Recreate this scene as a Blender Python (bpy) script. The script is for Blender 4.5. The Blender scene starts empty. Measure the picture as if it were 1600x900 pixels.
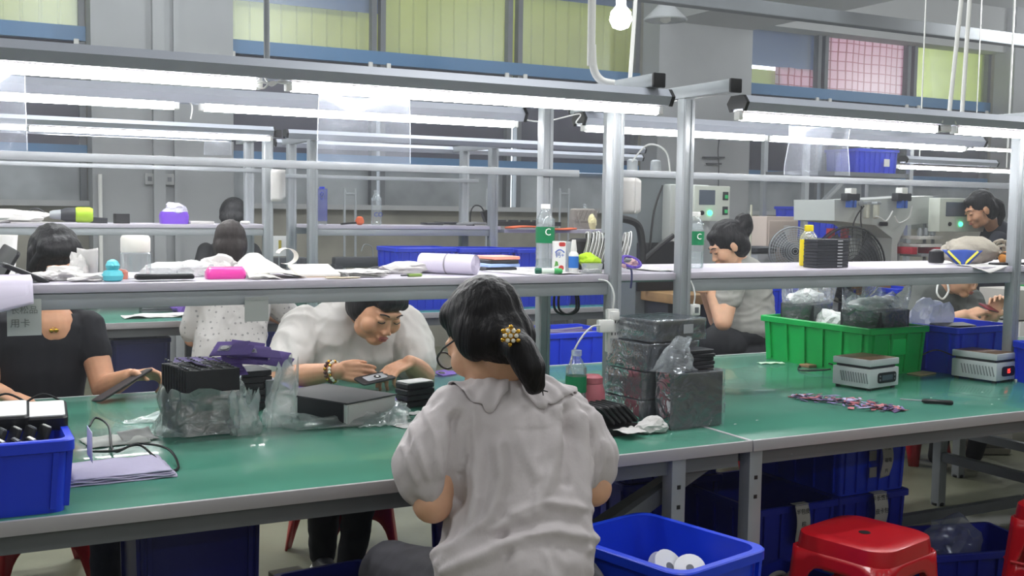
import bpy, bmesh, math, random
from math import *
from mathutils import Vector as V, Matrix, noise
random.seed(7)
C = bpy.context.scene.collection
# ---------------------------------------------------------------- camera
F, YAW, PITCH, ROLL, CH = 1700., radians(27.5), radians(4.1), radians(0.8), 1.45
_f = V((sin(YAW)*cos(PITCH), cos(YAW)*cos(PITCH), -sin(PITCH)))
_r0 = V((cos(YAW), -sin(YAW), 0)); _u0 = _r0.cross(_f)
_r = cos(ROLL)*_r0 + sin(ROLL)*_u0; _u = -sin(ROLL)*_r0 + cos(ROLL)*_u0
EYE = V((0, 0, CH))
cam = bpy.data.cameras.new('camera'); camo = bpy.data.objects.new('camera', cam); C.objects.link(camo)
cam.sensor_width = 36; cam.lens = F/1600*36; cam.clip_end = 200; cam.clip_start = .05
camo.matrix_world = Matrix(((_r.x, _u.x, -_f.x, 0), (_r.y, _u.y, -_f.y, 0), (_r.z, _u.z, -_f.z, CH), (0, 0, 0, 1)))
bpy.context.scene.camera = camo
def at(x, y, Y=None, z=None, X=None):
    """survey helper: the bearing of a measured photo point met with a known real plane of the hall"""
    d = _f + (x-800)/F*_r - (y-450)/F*_u
    t = Y/d.y if Y is not None else ((z-CH)/d.z if z is not None else X/d.x)
    return EYE + d*t
# ---------------------------------------------------------------- world, exposure
W = bpy.data.worlds.new('sky'); bpy.context.scene.world = W; W.use_nodes = True
W.node_tree.nodes['Background'].inputs[0].default_value = (.80, .90, 1.0, 1)
W.node_tree.nodes['Background'].inputs[1].default_value = 3.2
vs = bpy.context.scene.view_settings
bpy.context.scene.display_settings.display_device = 'sRGB'
vs.view_transform = 'Standard'; vs.look = 'None'; vs.gamma = 1; vs.use_curve_mapping = False; vs.exposure = 0.8
TUBE_POWER = 23.0
# ---------------------------------------------------------------- helpers
def lin(h):
    if isinstance(h, str):
        c = [int(h[i:i+2], 16)/255 for i in (0, 2, 4)]
        return tuple(x/12.92 if x <= .04045 else ((x+.055)/1.055)**2.4 for x in c)
    return h
def mat(name, col, rough=.5, metal=0., emit=0, alpha=1., trans=0., nz=0, nzs=8., bump=0, bs=40., coat=0, spec=.5, sub=0, col2=None, ior=1.45, stretch=None, sheen=0):
    m = bpy.data.materials.new(name); m.use_nodes = True; nt = m.node_tree; b = nt.nodes['Principled BSDF']
    c = lin(col); I = b.inputs
    I['Base Color'].default_value = (*c, 1); I['Roughness'].default_value = rough; I['Metallic'].default_value = metal
    I['Alpha'].default_value = alpha; I['Transmission Weight'].default_value = trans; I['IOR'].default_value = ior
    I['Coat Weight'].default_value = coat; I['Specular IOR Level'].default_value = spec
    if sheen: I['Sheen Weight'].default_value = sheen
    if sub:
        I['Subsurface Weight'].default_value = sub; I['Subsurface Radius'].default_value = (.012, .005, .003)
    if emit:
        I['Emission Color'].default_value = (*c, 1); I['Emission Strength'].default_value = emit
    def tex(scale, detail=4):
        t = nt.nodes.new('ShaderNodeTexNoise'); t.inputs['Scale'].default_value = scale; t.inputs['Detail'].default_value = detail
        tc = nt.nodes.new('ShaderNodeTexCoord'); mp = nt.nodes.new('ShaderNodeMapping')
        if stretch: mp.inputs['Scale'].default_value = stretch
        nt.links.new(tc.outputs['Object'], mp.inputs[0]); nt.links.new(mp.outputs[0], t.inputs['Vector']); return t
    if nz or col2:
        t = tex(nzs); r = nt.nodes.new('ShaderNodeValToRGB'); e = r.color_ramp.elements
        c2 = lin(col2) if col2 else tuple(min(1, x*(1+nz)) for x in c); c1 = c if col2 else tuple(x*(1-nz) for x in c)
        e[0].position = .32; e[1].position = .68; e[0].color = (*c1, 1); e[1].color = (*c2, 1)
        nt.links.new(t.outputs['Fac'], r.inputs[0]); nt.links.new(r.outputs[0], I['Base Color'])
    if bump:
        t = tex(bs, 3); bn = nt.nodes.new('ShaderNodeBump'); bn.inputs['Strength'].default_value = bump; bn.inputs['Distance'].default_value = .01
        nt.links.new(t.outputs['Fac'], bn.inputs['Height']); nt.links.new(bn.outputs[0], I['Normal'])
    return m
def pix(p):
    v = V(p)-EYE; d = v.dot(_f); return 800+F*v.dot(_r)/d, 450-F*v.dot(_u)/d
def film(name, col, opacity, rough=.25, bump=0, bs=30):
    """thin clear or milky plastic film: part see-through, part glossy / translucent"""
    m = bpy.data.materials.new(name); m.use_nodes = True; nt = m.node_tree; N = nt.nodes; L = nt.links
    N.remove(N['Principled BSDF']); out = N['Material Output']
    tr = N.new('ShaderNodeBsdfTransparent'); gl = N.new('ShaderNodeBsdfGlossy'); df = N.new('ShaderNodeBsdfDiffuse'); tl = N.new('ShaderNodeBsdfTranslucent')
    c = (*lin(col), 1)
    for n in (df, tl, gl): n.inputs['Color'].default_value = c
    gl.inputs['Roughness'].default_value = rough
    a1 = N.new('ShaderNodeMixShader'); a2 = N.new('ShaderNodeMixShader'); a3 = N.new('ShaderNodeMixShader'); fr = N.new('ShaderNodeLayerWeight')
    fr.inputs[0].default_value = .25
    L.new(df.outputs[0], a1.inputs[1]); L.new(tl.outputs[0], a1.inputs[2])
    a2.inputs[0].default_value = opacity; L.new(tr.outputs[0], a2.inputs[1]); L.new(a1.outputs[0], a2.inputs[2])
    mp = N.new('ShaderNodeMath'); mp.operation = 'MULTIPLY_ADD'; mp.inputs[1].default_value = .45; mp.inputs[2].default_value = .06
    L.new(fr.outputs['Fresnel'], mp.inputs[0]); L.new(mp.outputs[0], a3.inputs[0]); L.new(a2.outputs[0], a3.inputs[1]); L.new(gl.outputs[0], a3.inputs[2])
    if bump:
        tc = N.new('ShaderNodeTexCoord'); t = N.new('ShaderNodeTexNoise'); t.inputs['Scale'].default_value = bs; t.inputs['Detail'].default_value = 2; t.inputs['Distortion'].default_value = 1.5
        b = N.new('ShaderNodeBump'); b.inputs['Strength'].default_value = bump; b.inputs['Distance'].default_value = .012
        L.new(tc.outputs['Object'], t.inputs['Vector']); L.new(t.outputs['Fac'], b.inputs['Height'])
        for n in (gl, df): L.new(b.outputs[0], n.inputs['Normal'])
        mp.inputs[1].default_value = .55; mp.inputs[2].default_value = .14
    L.new(a3.outputs[0], out.inputs[0]); return m
def rr(w, d, r, n=4):
    """rounded rectangle outline, counter-clockwise"""
    r = min(r, w/2-1e-5, d/2-1e-5); p = []
    for cx, cy, a0 in ((w/2-r, d/2-r, 0), (-w/2+r, d/2-r, 90), (-w/2+r, -d/2+r, 180), (w/2-r, -d/2+r, 270)):
        for i in range(n+1):
            a = radians(a0+90*i/n); p.append((cx+r*cos(a), cy+r*sin(a)))
    return p
class MB:
    def __init__(s): s.v = []; s.f = []
    def add(s, vs, fs, M=None):
        o = len(s.v)
        for v in vs: s.v.append(tuple(M @ V(v)) if M else tuple(v))
        s.f += [tuple(i+o for i in f) for f in fs]; return s
    def box(s, c, d, b=0, M=None, rz=0):
        x, y, z = d[0]/2, d[1]/2, d[2]/2; T = Matrix.Translation(c) @ Matrix.Rotation(rz, 4, 'Z')
        if M: T = M @ T
        if b <= 0:
            vs = [(-x, -y, -z), (x, -y, -z), (x, y, -z), (-x, y, -z), (-x, -y, z), (x, -y, z), (x, y, z), (-x, y, z)]
            return s.add(vs, [(3, 2, 1, 0), (4, 5, 6, 7), (0, 1, 5, 4), (1, 2, 6, 5), (2, 3, 7, 6), (3, 0, 4, 7)], T)
        b = min(b, x*.9, y*.9, z*.9); bm = bmesh.new(); bmesh.ops.create_cube(bm, size=1)
        for v in bm.verts: v.co = (v.co.x*2*x, v.co.y*2*y, v.co.z*2*z)
        bmesh.ops.bevel(bm, geom=bm.edges[:], offset=b, segments=2, affect='EDGES', profile=.6)
        bm.verts.index_update(); s.add([v.co for v in bm.verts], [[v.index for v in f.verts] for f in bm.faces], T); bm.free(); return s
    def bar(s, a, b, w, h=None, up=(0, 0, 1)):
        """square bar from a to b"""
        a, b = V(a), V(b); h = h or w; d = (b-a).normalized(); u = V(up)
        if abs(d.dot(u)) > .99: u = V((0, 1, 0))
        x = d.cross(u).normalized()*w/2; y = x.cross(d).normalized()*h/2
        vs = [a-x-y, a+x-y, a+x+y, a-x+y, b-x-y, b+x-y, b+x+y, b-x+y]
        return s.add(vs, [(0, 1, 2, 3), (7, 6, 5, 4), (4, 5, 1, 0), (5, 6, 2, 1), (6, 7, 3, 2), (7, 4, 0, 3)])
    def loft(s, loops, cap0=True, cap1=True, M=None, closed=True):
        n = len(loops[0]); vs = [p for l in loops for p in l]; fs = []
        for k in range(len(loops)-1):
            for i in range(n if closed else n-1):
                j = (i+1) % n; fs.append((k*n+i, k*n+j, (k+1)*n+j, (k+1)*n+i))
        if cap0: fs.append(tuple(reversed(range(n))))
        if cap1: fs.append(tuple(range((len(loops)-1)*n, len(loops)*n)))
        return s.add(vs, fs, M)
    def rbox(s, c, w, d, h, r=.01, n=4, b=0, M=None, rz=0):
        """box with rounded plan corners, optional small top/bottom round b"""
        T = Matrix.Translation(c) @ Matrix.Rotation(rz, 4, 'Z')
        if M: T = M @ T
        L = []
        for ins, z in (((b, -h/2), (0, -h/2+b), (0, h/2-b), (b, h/2)) if b else ((0, -h/2), (0, h/2))):
            L.append([(x, y, z) for x, y in rr(w-2*ins, d-2*ins, r, n)])
        return s.loft(L, M=T)
    def lathe(s, prof, n=20, c=(0, 0, 0), cap0=True, cap1=True, M=None):
        T = Matrix.Translation(c)
        if M: T = M @ T
        return s.loft([[(r*cos(2*pi*i/n), r*sin(2*pi*i/n), z) for i in range(n)] for r, z in prof], cap0, cap1, T)
    def tube(s, path, r, n=8, closed=False, caps=True):
        P = [V(p) for p in path]; m = len(P); R = r if isinstance(r, (list, tuple)) else [r]*m
        nrm = None; loops = []
        for i in range(m):
            d = (P[(i+1) % m]-P[i-1]) if closed else (P[min(i+1, m-1)]-P[max(i-1, 0)])
            d = d.normalized() if d.length > 1e-9 else V((0, 0, 1))
            if nrm is None: nrm = d.orthogonal().normalized()
            nrm = nrm - d*nrm.dot(d); nrm = nrm.normalized() if nrm.length > 1e-6 else d.orthogonal().normalized()
            bn = d.cross(nrm)
            loops.append([P[i]+R[i]*(cos(2*pi*k/n)*nrm+sin(2*pi*k/n)*bn) for k in range(n)])
        if closed: loops.append(loops[0])
        return s.loft(loops, caps and not closed, caps and not closed)
    def grid(s, fn, nu, nv, wrap=False):
        vs = [fn(i/(nu if wrap else nu), j/nv) for j in range(nv+1) for i in range(nu+1)]; k = nu+1
        return s.add(vs, [(j*k+i, j*k+i+1, (j+1)*k+i+1, (j+1)*k+i) for j in range(nv) for i in range(nu)])
    def prism(s, poly, h0, h1, M=None):
        return s.loft([[(x, y, h0) for x, y in poly], [(x, y, h1) for x, y in poly]], M=M)
    def build(s, name, m, parent=None, smooth=35, solid=0, loc=None, subd=0, off=0, weld=0):
        me = bpy.data.meshes.new(name); me.from_pydata(s.v, [], s.f)
        if weld:
            bm = bmesh.new(); bm.from_mesh(me); bmesh.ops.remove_doubles(bm, verts=bm.verts[:], dist=weld); bm.to_mesh(me); bm.free()
        if m: me.materials.append(m)
        if smooth:
            me.shade_smooth(); me.set_sharp_from_angle(angle=radians(smooth))
        o = bpy.data.objects.new(name, me); C.objects.link(o)
        if parent: o.parent = parent
        if loc is not None: o.location = loc
        if subd:
            k = o.modifiers.new('s', 'SUBSURF'); k.levels = k.render_levels = subd
        if solid:
            k = o.modifiers.new('t', 'SOLIDIFY'); k.thickness = solid; k.offset = off
        return o
def smoothpath(pts, k=6, closed=False):
    P = [V(p) for p in pts]; n = len(P); out = []
    for i in range(n if closed else n-1):
        p0, p1, p2, p3 = (P[(i-1) % n], P[i], P[(i+1) % n], P[(i+2) % n]) if closed else (P[max(i-1, 0)], P[i], P[i+1], P[min(i+2, n-1)])
        for j in range(k):
            t = j/k; out.append(.5*((2*p1)+(p2-p0)*t+(2*p0-5*p1+4*p2-p3)*t*t+(3*p1-p0-3*p2+p3)*t**3))
    if not closed: out.append(P[-1])
    return out
def tag(o, label, cat, group=None):
    o['label'] = label; o['category'] = cat
    if group: o['group'] = group
    return o
def thing(name, label, cat, loc=(0, 0, 0), rz=0, group=None):
    o = bpy.data.objects.new(name, None); o.empty_display_size = .05; C.objects.link(o); o.location = loc; o.rotation_euler = (0, 0, rz)
    return tag(o, label, cat, group)
def struct(o): o['kind'] = 'structure'; return o
def stuff(o): o['kind'] = 'stuff'; return o
def dup(root, loc, rz=None, label=None, group=None):
    def cp(o, par):
        c = o.copy(); C.objects.link(c)
        if par: c.parent = par
        for ch in o.children: cp(ch, c)
        return c
    r = cp(root, None); r.location = loc
    if rz is not None: r.rotation_euler = (0, 0, rz)
    if label: r['label'] = label
    if group: r['group'] = group
    return r
_tc = {}
def text(s, size, name, m, parent, M, depth=.0006, align='CENTER'):
    """flat lettering as a thin mesh; M places its plane (x right, y up, z out)"""
    cu = bpy.data.curves.new(name, 'FONT'); cu.body = s; cu.size = size; cu.align_x = align; cu.align_y = 'CENTER'; cu.extrude = depth; cu.resolution_u = 2
    o = bpy.data.objects.new(name, cu); C.objects.link(o); bpy.context.view_layer.update()
    me = bpy.data.meshes.new_from_object(o.evaluated_get(bpy.context.evaluated_depsgraph_get()))
    bpy.data.objects.remove(o); me.name = name; me.materials.clear(); me.materials.append(m); me.transform(M)
    o = bpy.data.objects.new(name, me); C.objects.link(o)
    if parent: o.parent = parent
    return o
def frame(o, xdir, up):
    """matrix with x along xdir, y along up, z = x cross y, origin o"""
    x = V(xdir).normalized(); y = V(up); y = (y-x*y.dot(x)).normalized(); z = x.cross(y)
    return Matrix(((x.x, y.x, z.x, o[0]), (x.y, y.y, z.y, o[1]), (x.z, y.z, z.z, o[2]), (0, 0, 0, 1)))
def nz3(p, s, a): return noise.noise_vector(V(p)*s)*a
# ---------------------------------------------------------------- materials
STEEL = mat('painted_steel', '9ea3a7', .38, .25, nz=.06, nzs=5)
STEELD = mat('dark_painted_steel', '6a6e72', .45, .2, nz=.08, nzs=5)
ALU = mat('aluminium_rail', 'a9aeb9', .4, .1)
WHITEP = mat('white_plastic', 'e8e8e4', .4)
BLACKP = mat('black_plastic', '17181b', .42)
DARKP = mat('dark_grey_plastic', '2b2d33', .5)
LAMINATE = mat('shelf_laminate', 'bdb8c4', .35, nz=.03)
EDGE = mat('edge_band', 'a9a7aa', .4)
GREEN_TOP = mat('green_rubber_mat', '468571', .26, nz=.10, nzs=2.5, bump=.03, bs=300, coat=.25)
TUBE = mat('lit_tube', (1, 1, 1), .5, emit=TUBE_POWER)
PAPER = mat('paper', 'cccac8', .8)
LILAC = mat('lilac_paper', 'd6d0e2', .8)
BLUE = mat('blue_crate_plastic', '1b3bd0', .38, nz=.07, nzs=6)
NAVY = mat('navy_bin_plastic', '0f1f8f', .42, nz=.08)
GREENC = mat('green_crate_plastic', '07a54a', .38, nz=.06)
RED = mat('red_stool_plastic', 'b3121f', .3, nz=.05, coat=.3)
CABLE = mat('black_cable', '1c1d1f', .5)
WCABLE = mat('white_cable', 'dfe0de', .5)
FILM = film('clear_film', 'e6ebf2', .16, .12)
BAG = film('milky_bag', 'f4f8f8', .34, .16, .8, 22)
WRAP = film('dark_wrap', 'e4e8ee', .09, .14, .9, 15)
GLASS = film('bottle_plastic', 'e4ecee', .15, .06)
INK = mat('ink', '22252b', .7)
# ---------------------------------------------------------------- setting
CONC = mat('concrete_wall', 'a3a6a8', .8, nz=.10, nzs=1.3, bump=.15, bs=6)
CONC_D = mat('stained_concrete', 'a29f92', .85, col2='7c7b70', nzs=2.2, bump=.2, bs=6)
PLASTER = mat('plaster', 'b3b5b6', .85, nz=.05, nzs=.8)
FLOORM = mat('floor_concrete', '6c6d58', .45, col2='868773', nzs=1.7, bump=.05, bs=30)
BLUEFR = mat('blue_window_frame', '4a7aa6', .4)
DARKPANE = mat('dark_pane', '4a4a58', .25, nz=.06, nzs=1)
FROST = mat('frosted_pane', '9aa0a3', .4, nz=.32, nzs=2.0, spec=.5)
CLEAR = film('window_glass', 'e8f0ee', .05, .35)
WALLY = 10.5
struct(MB().box((8, 6, -.05), (34, 30, .1)).build('floor', FLOORM, smooth=0))
struct(MB().box((8, 2.5, 4.35), (34, 16.4, .1)).build('ceiling', PLASTER, smooth=0))
struct(MB().box((-8.9, 2.5, 2.15), (.2, 16.4, 4.3)).build('wall_left', PLASTER, smooth=0))
struct(MB().box((24.9, 2.5, 2.15), (.2, 16.4, 4.3)).build('wall_right', PLASTER, smooth=0))
struct(MB().box((8, -5.6, 2.15), (34, .2, 4.3)).build('wall_front', PLASTER, smooth=0))
wx = lambda px, py=150: at(px, py, Y=WALLY).x
xa, xb, xc, xd, xe = wx(136), wx(352), wx(1003), wx(1146), wx(1552)
ZL, ZS, ZT = 1.475, 3.03, 4.3
wall = MB().box((8, WALLY+.12, ZL/2), (34, .24, ZL))
for a, b in ((xa, xb), (xc, xd), (xe, 25)): wall.box(((a+b)/2, WALLY+.12, (ZL+ZT)/2), (b-a, .24, ZT-ZL))
struct(wall.build('wall_back', CONC_D, smooth=0))
n = 0
for a, b in ((xa, xb), (xc, xd), (xe, xe+1.6)):
    n += 1
    struct(MB().box(((a+b)/2, WALLY-.16, 2.15), (b-a, .33, 4.3)).build('trim_%d' % n, CONC, smooth=0))
n += 1; struct(MB().box((8, WALLY-.05, ZL-.02), (33, .1, .05)).build('trim_%d' % n, PLASTER, smooth=0))
n += 1; struct(MB().box(((xa+xb)/2-.06, WALLY-.36, 2.15), (.10, .1, 4.3)).box(((xa+xb)/2+.10, WALLY-.345, 2.15), (.05, .06, 4.3)).build('trim_%d' % n, CONC, smooth=0))
# ceiling beams: one along the hall over the windows, one reaching out from the middle pillar
zb = at(1200, 23, Y=7.6).z
n += 1; struct(MB().box((8, 7.66, zb+.06), (30, .12, .12), .01).build('trim_%d' % n, mat('dark_beam', '5d6266', .7, nz=.1, nzs=2), smooth=0))
zb2 = at(1145, 42, Y=10.1).z
n += 1; struct(MB().box(((xc+xd)/2+.05, 7.0, (zb2+4.3)/2), (1.2, 6.8, 4.3-zb2)).build('trim_%d' % n, PLASTER, smooth=0))
n += 1; struct(MB().box(((xd+xe)/2, WALLY-.02, 4.0), (xe-xd+.1, .30, .6)).build('trim_%d' % n, PLASTER, smooth=0))
zs = ZS
panes = {1: [(-8, xa)], 2: [(xb, wx(592)), (wx(597), wx(804)), (wx(812), xc)], 3: [(xd, wx(1287)), (wx(1292), wx(1427)), (wx(1432), xe)]}
for k, L in panes.items():
    x0, x1 = L[0][0], L[-1][1]
    w = struct(MB().bar((x0, WALLY+.1, zs-.06), (x1, WALLY+.1, zs-.06), .12, .13).build('window_%d' % k, BLUEFR, smooth=0))
    MB().bar((x0, WALLY+.08, 1.93), (x1, WALLY+.08, 1.93), .1, .10).build('transom', BLUEFR, w, 0)
    MB().bar((x0, WALLY+.06, zs-.20), (x1, WALLY+.06, zs-.20), .06, .035).build('blind_rail', STEEL, w, 0)
    MB().bar((x0, WALLY+.1, ZT-.05), (x1, WALLY+.1, ZT-.05), .1, .1).build('head_rail', BLUEFR, w, 0)
    for a, b in L:
        for xx in (a+.03, b-.03):
            MB().bar((xx, WALLY+.1, ZL), (xx, WALLY+.1, ZT), .055, .09, (0, 1, 0)).build('mullion', STEELD, w, 0)
            MB().box((xx+(.05 if xx < (a+b)/2 else -.05), WALLY+.03, zs-.22), (.045, .03, .22), .008).build('bracket', WHITEP, w)
        MB().box(((a+b)/2, WALLY+.16, (ZL+1.88)/2), (b-a, .02, 1.88-ZL)).build('frosted_pane', FROST, w, 0)
        MB().box(((a+b)/2, WALLY+.15, (1.98+zs-.12)/2), (b-a, .02, zs-.12-1.98)).build('dark_pane', DARKPANE, w, 0)
        MB().box(((a+b)/2, WALLY+.12, (zs+ZT)/2), (b-a, .008, ZT-zs)).build('pane', CLEAR, w, 0)
def translucent(m, k=.55):
    nt = m.node_tree; b = nt.nodes['Principled BSDF']; tl = nt.nodes.new('ShaderNodeBsdfTranslucent'); mx = nt.nodes.new('ShaderNodeMixShader'); mx.inputs[0].default_value = k
    if b.inputs['Base Color'].is_linked: nt.links.new(b.inputs['Base Color'].links[0].from_socket, tl.inputs[0])
    else: tl.inputs[0].default_value = b.inputs['Base Color'].default_value
    nt.links.new(b.outputs[0], mx.inputs[1]); nt.links.new(tl.outputs[0], mx.inputs[2]); nt.links.new(mx.outputs[0], nt.nodes['Material Output'].inputs[0]); return m
# beyond the panes: corrugated yellow-green sheeting, a check cloth, blue boards
YG = mat('yellow_green_sheet', 'bcc258', .7, nz=.06, nzs=2); BL = mat('blue_board', '1f4f90', .6)
def corr(x0, x1, y, z0, z1):
    def fn(u, v):
        x = x0+(x1-x0)*u; ph = (x/.16) % 1
        return (x, y+(.02 if ph < .12 else 0), z0+(z1-z0)*v)
    return MB().grid(fn, int((x1-x0)/.0133), 1)
o = corr(-6, xa+.6, 11.0, 2.7, 5).build('corrugated_sheet', YG, smooth=0, solid=.004); tag(o, 'yellow-green corrugated sheet outside the window at far left', 'sheet')
o = corr(xb-.4, xc+.6, 11.0, 2.7, 5).build('corrugated_sheet', YG, smooth=0, solid=.004); tag(o, 'wide yellow-green corrugated sheet outside the three-pane window left of the middle pillar', 'sheet')
def board(px0, py0, px1, py1, y, m, name, label, cat, **k):
    a, b = at(px0, py0, Y=y), at(px1, py1, Y=y)
    o = MB().box(((a.x+b.x)/2, y, (a.z+b.z)/2), (abs(b.x-a.x), .015, abs(b.z-a.z))).build(name, m, smooth=0)
    return tag(o, label, cat)
board(345, -60, 590, 22, 10.78, BL, 'blue_board', 'blue board behind the upper panes above a low strip of yellow-green sheet', 'board')
board(808, -60, 1000, 15, 10.78, BL, 'blue_board', 'blue board at the top of the pane beside the hanging ceiling lamp', 'board')
board(1140, -40, 1289, 112, 10.78, BL, 'blue_board', 'large blue board in the window right of the middle pillar', 'board')
board(1286, -40, 1570, 60, 10.80, BL, 'blue_board', 'blue board above the red check curtain', 'board')
board(1140, 104, 1214, 140, 10.80, YG, 'sheet_strip', 'low strip of yellow sheet under the large blue board', 'sheet')
def plaid(name):
    m = mat(name, 'c9b3bd', .85); nt = m.node_tree; N = nt.nodes; L = nt.links
    tc = N.new('ShaderNodeTexCoord'); sx = N.new('ShaderNodeSeparateXYZ'); L.new(tc.outputs['Object'], sx.inputs[0])
    outs = []
    for ax, per, wd in (('X', .118, .18), ('Z', .118, .10)):
        a = N.new('ShaderNodeMath'); a.operation = 'DIVIDE'; a.inputs[1].default_value = per; L.new(sx.outputs[ax], a.inputs[0])
        f = N.new('ShaderNodeMath'); f.operation = 'FRACT'; L.new(a.outputs[0], f.inputs[0])
        g = N.new('ShaderNodeMath'); g.operation = 'LESS_THAN'; g.inputs[1].default_value = wd; L.new(f.outputs[0], g.inputs[0]); outs.append(g)
    mx = N.new('ShaderNodeMath'); mx.operation = 'MAXIMUM'; L.new(outs[0].outputs[0], mx.inputs[0]); L.new(outs[1].outputs[0], mx.inputs[1])
    mix = N.new('ShaderNodeMix'); mix.data_type = 'RGBA'; mix.inputs[6].default_value = (*lin('d2b0bc'), 1); mix.inputs[7].default_value = (*lin('9c2444'), 1)
    L.new(mx.outputs[0], mix.inputs[0]); L.new(mix.outputs[2], N['Principled BSDF'].inputs['Base Color']); return m
def curtain(px0, py0, px1, py1, y, m, name, label, amp=.02, wob=18):
    a, b = at(px0, py0, Y=y), at(px1, py1, Y=y)
    fn = lambda u, v: (a.x+(b.x-a.x)*u, y+amp*sin(u*wob)+.01*noise.noise(V((u*6, v*3, 1))), b.z+(a.z-b.z)*v)
    o = MB().grid(fn, 60, 10).build(name, m, solid=.004); return tag(o, label, 'curtain')
PL = translucent(plaid('red_check_cloth'))
curtain(1289, 46, 1430, 156, 10.70, PL, 'check_curtain', 'red and white check curtain hanging behind the middle right pane')
curtain(1212, 104, 1292, 142, 10.72, PL, 'check_curtain', 'low strip of red check cloth under the large blue board')
curtain(1424, 50, 1560, 172, 10.70, translucent(mat('yellow_cloth', 'cdd36c', .8, nz=.05)), 'yellow_curtain', 'plain yellow-green curtain behind the rightmost pane', .012, 9)
# ceiling lamp, rods, conduits
p = at(970, 25, Y=7.0)
t = thing('ceiling_lamp', 'round glowing ceiling lamp hanging before the middle pillar', 'lamp', p)
MB().lathe([(.02, -.1), (.06, -.085), (.085, -.03), (.075, .03), (.04, .07), (.03, .1)], 20).build('bulb', mat('lit_bulb', (1, 1, 1), emit=14), t)
MB().tube([(0, 0, .1), (0, 0, 4.3-p.z)], .008).lathe([(.035, .08), (.04, .1), (.035, .17), (.01, .19)], 14).build('pendant_rod', WHITEP, t)
p = at(1040, 22, Y=8.3)
t = thing('ceiling_lamp', 'unlit round ceiling lamp with a flared shade beside the middle pillar top', 'lamp', p)
MB().lathe([(.19, -.06), (.20, -.05), (.12, .03), (.06, .09), (.05, .16)], 24, cap0=False).build('lamp_shade', mat('enamel', 'c5c9cc', .3, .3), t)
MB().lathe([(.02, -.08), (.05, -.06), (.05, .0), (.03, .04)], 14).build('bulb', WHITEP, t)
MB().tube([(0, 0, .16), (0, 0, 4.3-p.z)], .012).build('pendant_rod', STEEL, t)
# ---------------------------------------------------------------- row one: work tables
def table(name, label, x0, x1, y0, y1, z, legs, rails=(), braces=(), top=GREEN_TOP):
    t = thing(name, label, 'table', ((x0+x1)/2, (y0+y1)/2, 0)); ox, oy = (x0+x1)/2, (y0+y1)/2
    MB().box((0, 0, z-.016), (x1-x0-.012, y1-y0-.012, .032), .002).build('tabletop', top, t)
    for s in (-1, 1):
        MB().box((0, s*(y1-y0)/2, z-.016), (x1-x0, .012, .034), .002).build('edge_band', EDGE, t)
        MB().box((s*(x1-x0)/2, 0, z-.016), (.008, y1-y0, .034), .002).build('edge_band', EDGE, t)
    a = MB()
    for yy in (y0+.05, (y0+y1)/2, y1-.05): a.bar((x0-ox+.02, yy-oy, z-.06), (x1-ox-.02, yy-oy, z-.06), .03, .05)
    for xx in (x0+.04, x1-.04): a.bar((xx-ox, y0-oy+.05, z-.06), (xx-ox, y1-oy-.05, z-.06), .03, .05)
    a.build('apron_frame', STEELD, t)
    for lx, ly in legs:
        l = MB().box((lx-ox, ly-oy, (z-.035)/2), (.05, .05, z-.035), .004).build('leg', STEEL, t)
        MB().lathe([(.028, 0), (.03, .012), (.02, .025)], 12, (lx-ox, ly-oy, 0)).build('foot', BLACKP, l)
        for k in range(2): MB().box((lx-ox, ly-oy-.0255, z-.12-.06*k), (.012, .002, .012)).build('bolt_hole', BLACKP, l)
    for a_, b_ in rails: MB().bar(V(a_)-V((ox, oy, 0)), V(b_)-V((ox, oy, 0)), .035, .045).build('stretcher', STEELD, t)
    for a_, b_ in braces: MB().bar(V(a_)-V((ox, oy, 0)), V(b_)-V((ox, oy, 0)), .03, .045).build('brace', STEELD, t)
    return t
TZ = .76
table('work_table', 'green topped steel work table on the left where four women sit', -.6, 2.160, 2.56, 4.15, TZ,
      ((1.905, 2.60), (1.905, 4.1), (-.5, 2.6), (-.5, 4.1)), braces=(((1.30, 2.66, .30), (2.13, 2.66, .715)), ((1.935, 2.63, .66), (1.935, 3.5, .12))))
table('work_table', 'green topped steel work table on the right with hot plates and crates', 2.166, 4.45, 2.56, 4.19, TZ,
      ((2.195, 2.60), (2.195, 4.1), (4.40, 3.78), (4.40, 2.6)), rails=(((4.40, 3.78, .25), (4.40, 2.6, .25)), ((3.6, 3.33, .13), (4.44, 3.33, .13))),
      )
table('work_table', 'green topped steel work table at the right edge beyond the last shelf post', 4.456, 6.6, 2.56, 4.19, TZ,
      ((4.98, 4.15), (6.5, 4.1), (6.5, 2.6)), rails=(((4.98, 4.15, .25), (4.98, 2.6, .25)), ((4.98, 4.15, .42), (6.5, 4.15, .42)), ((4.46, 3.33, .13), (6.5, 3.33, .13))))
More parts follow.
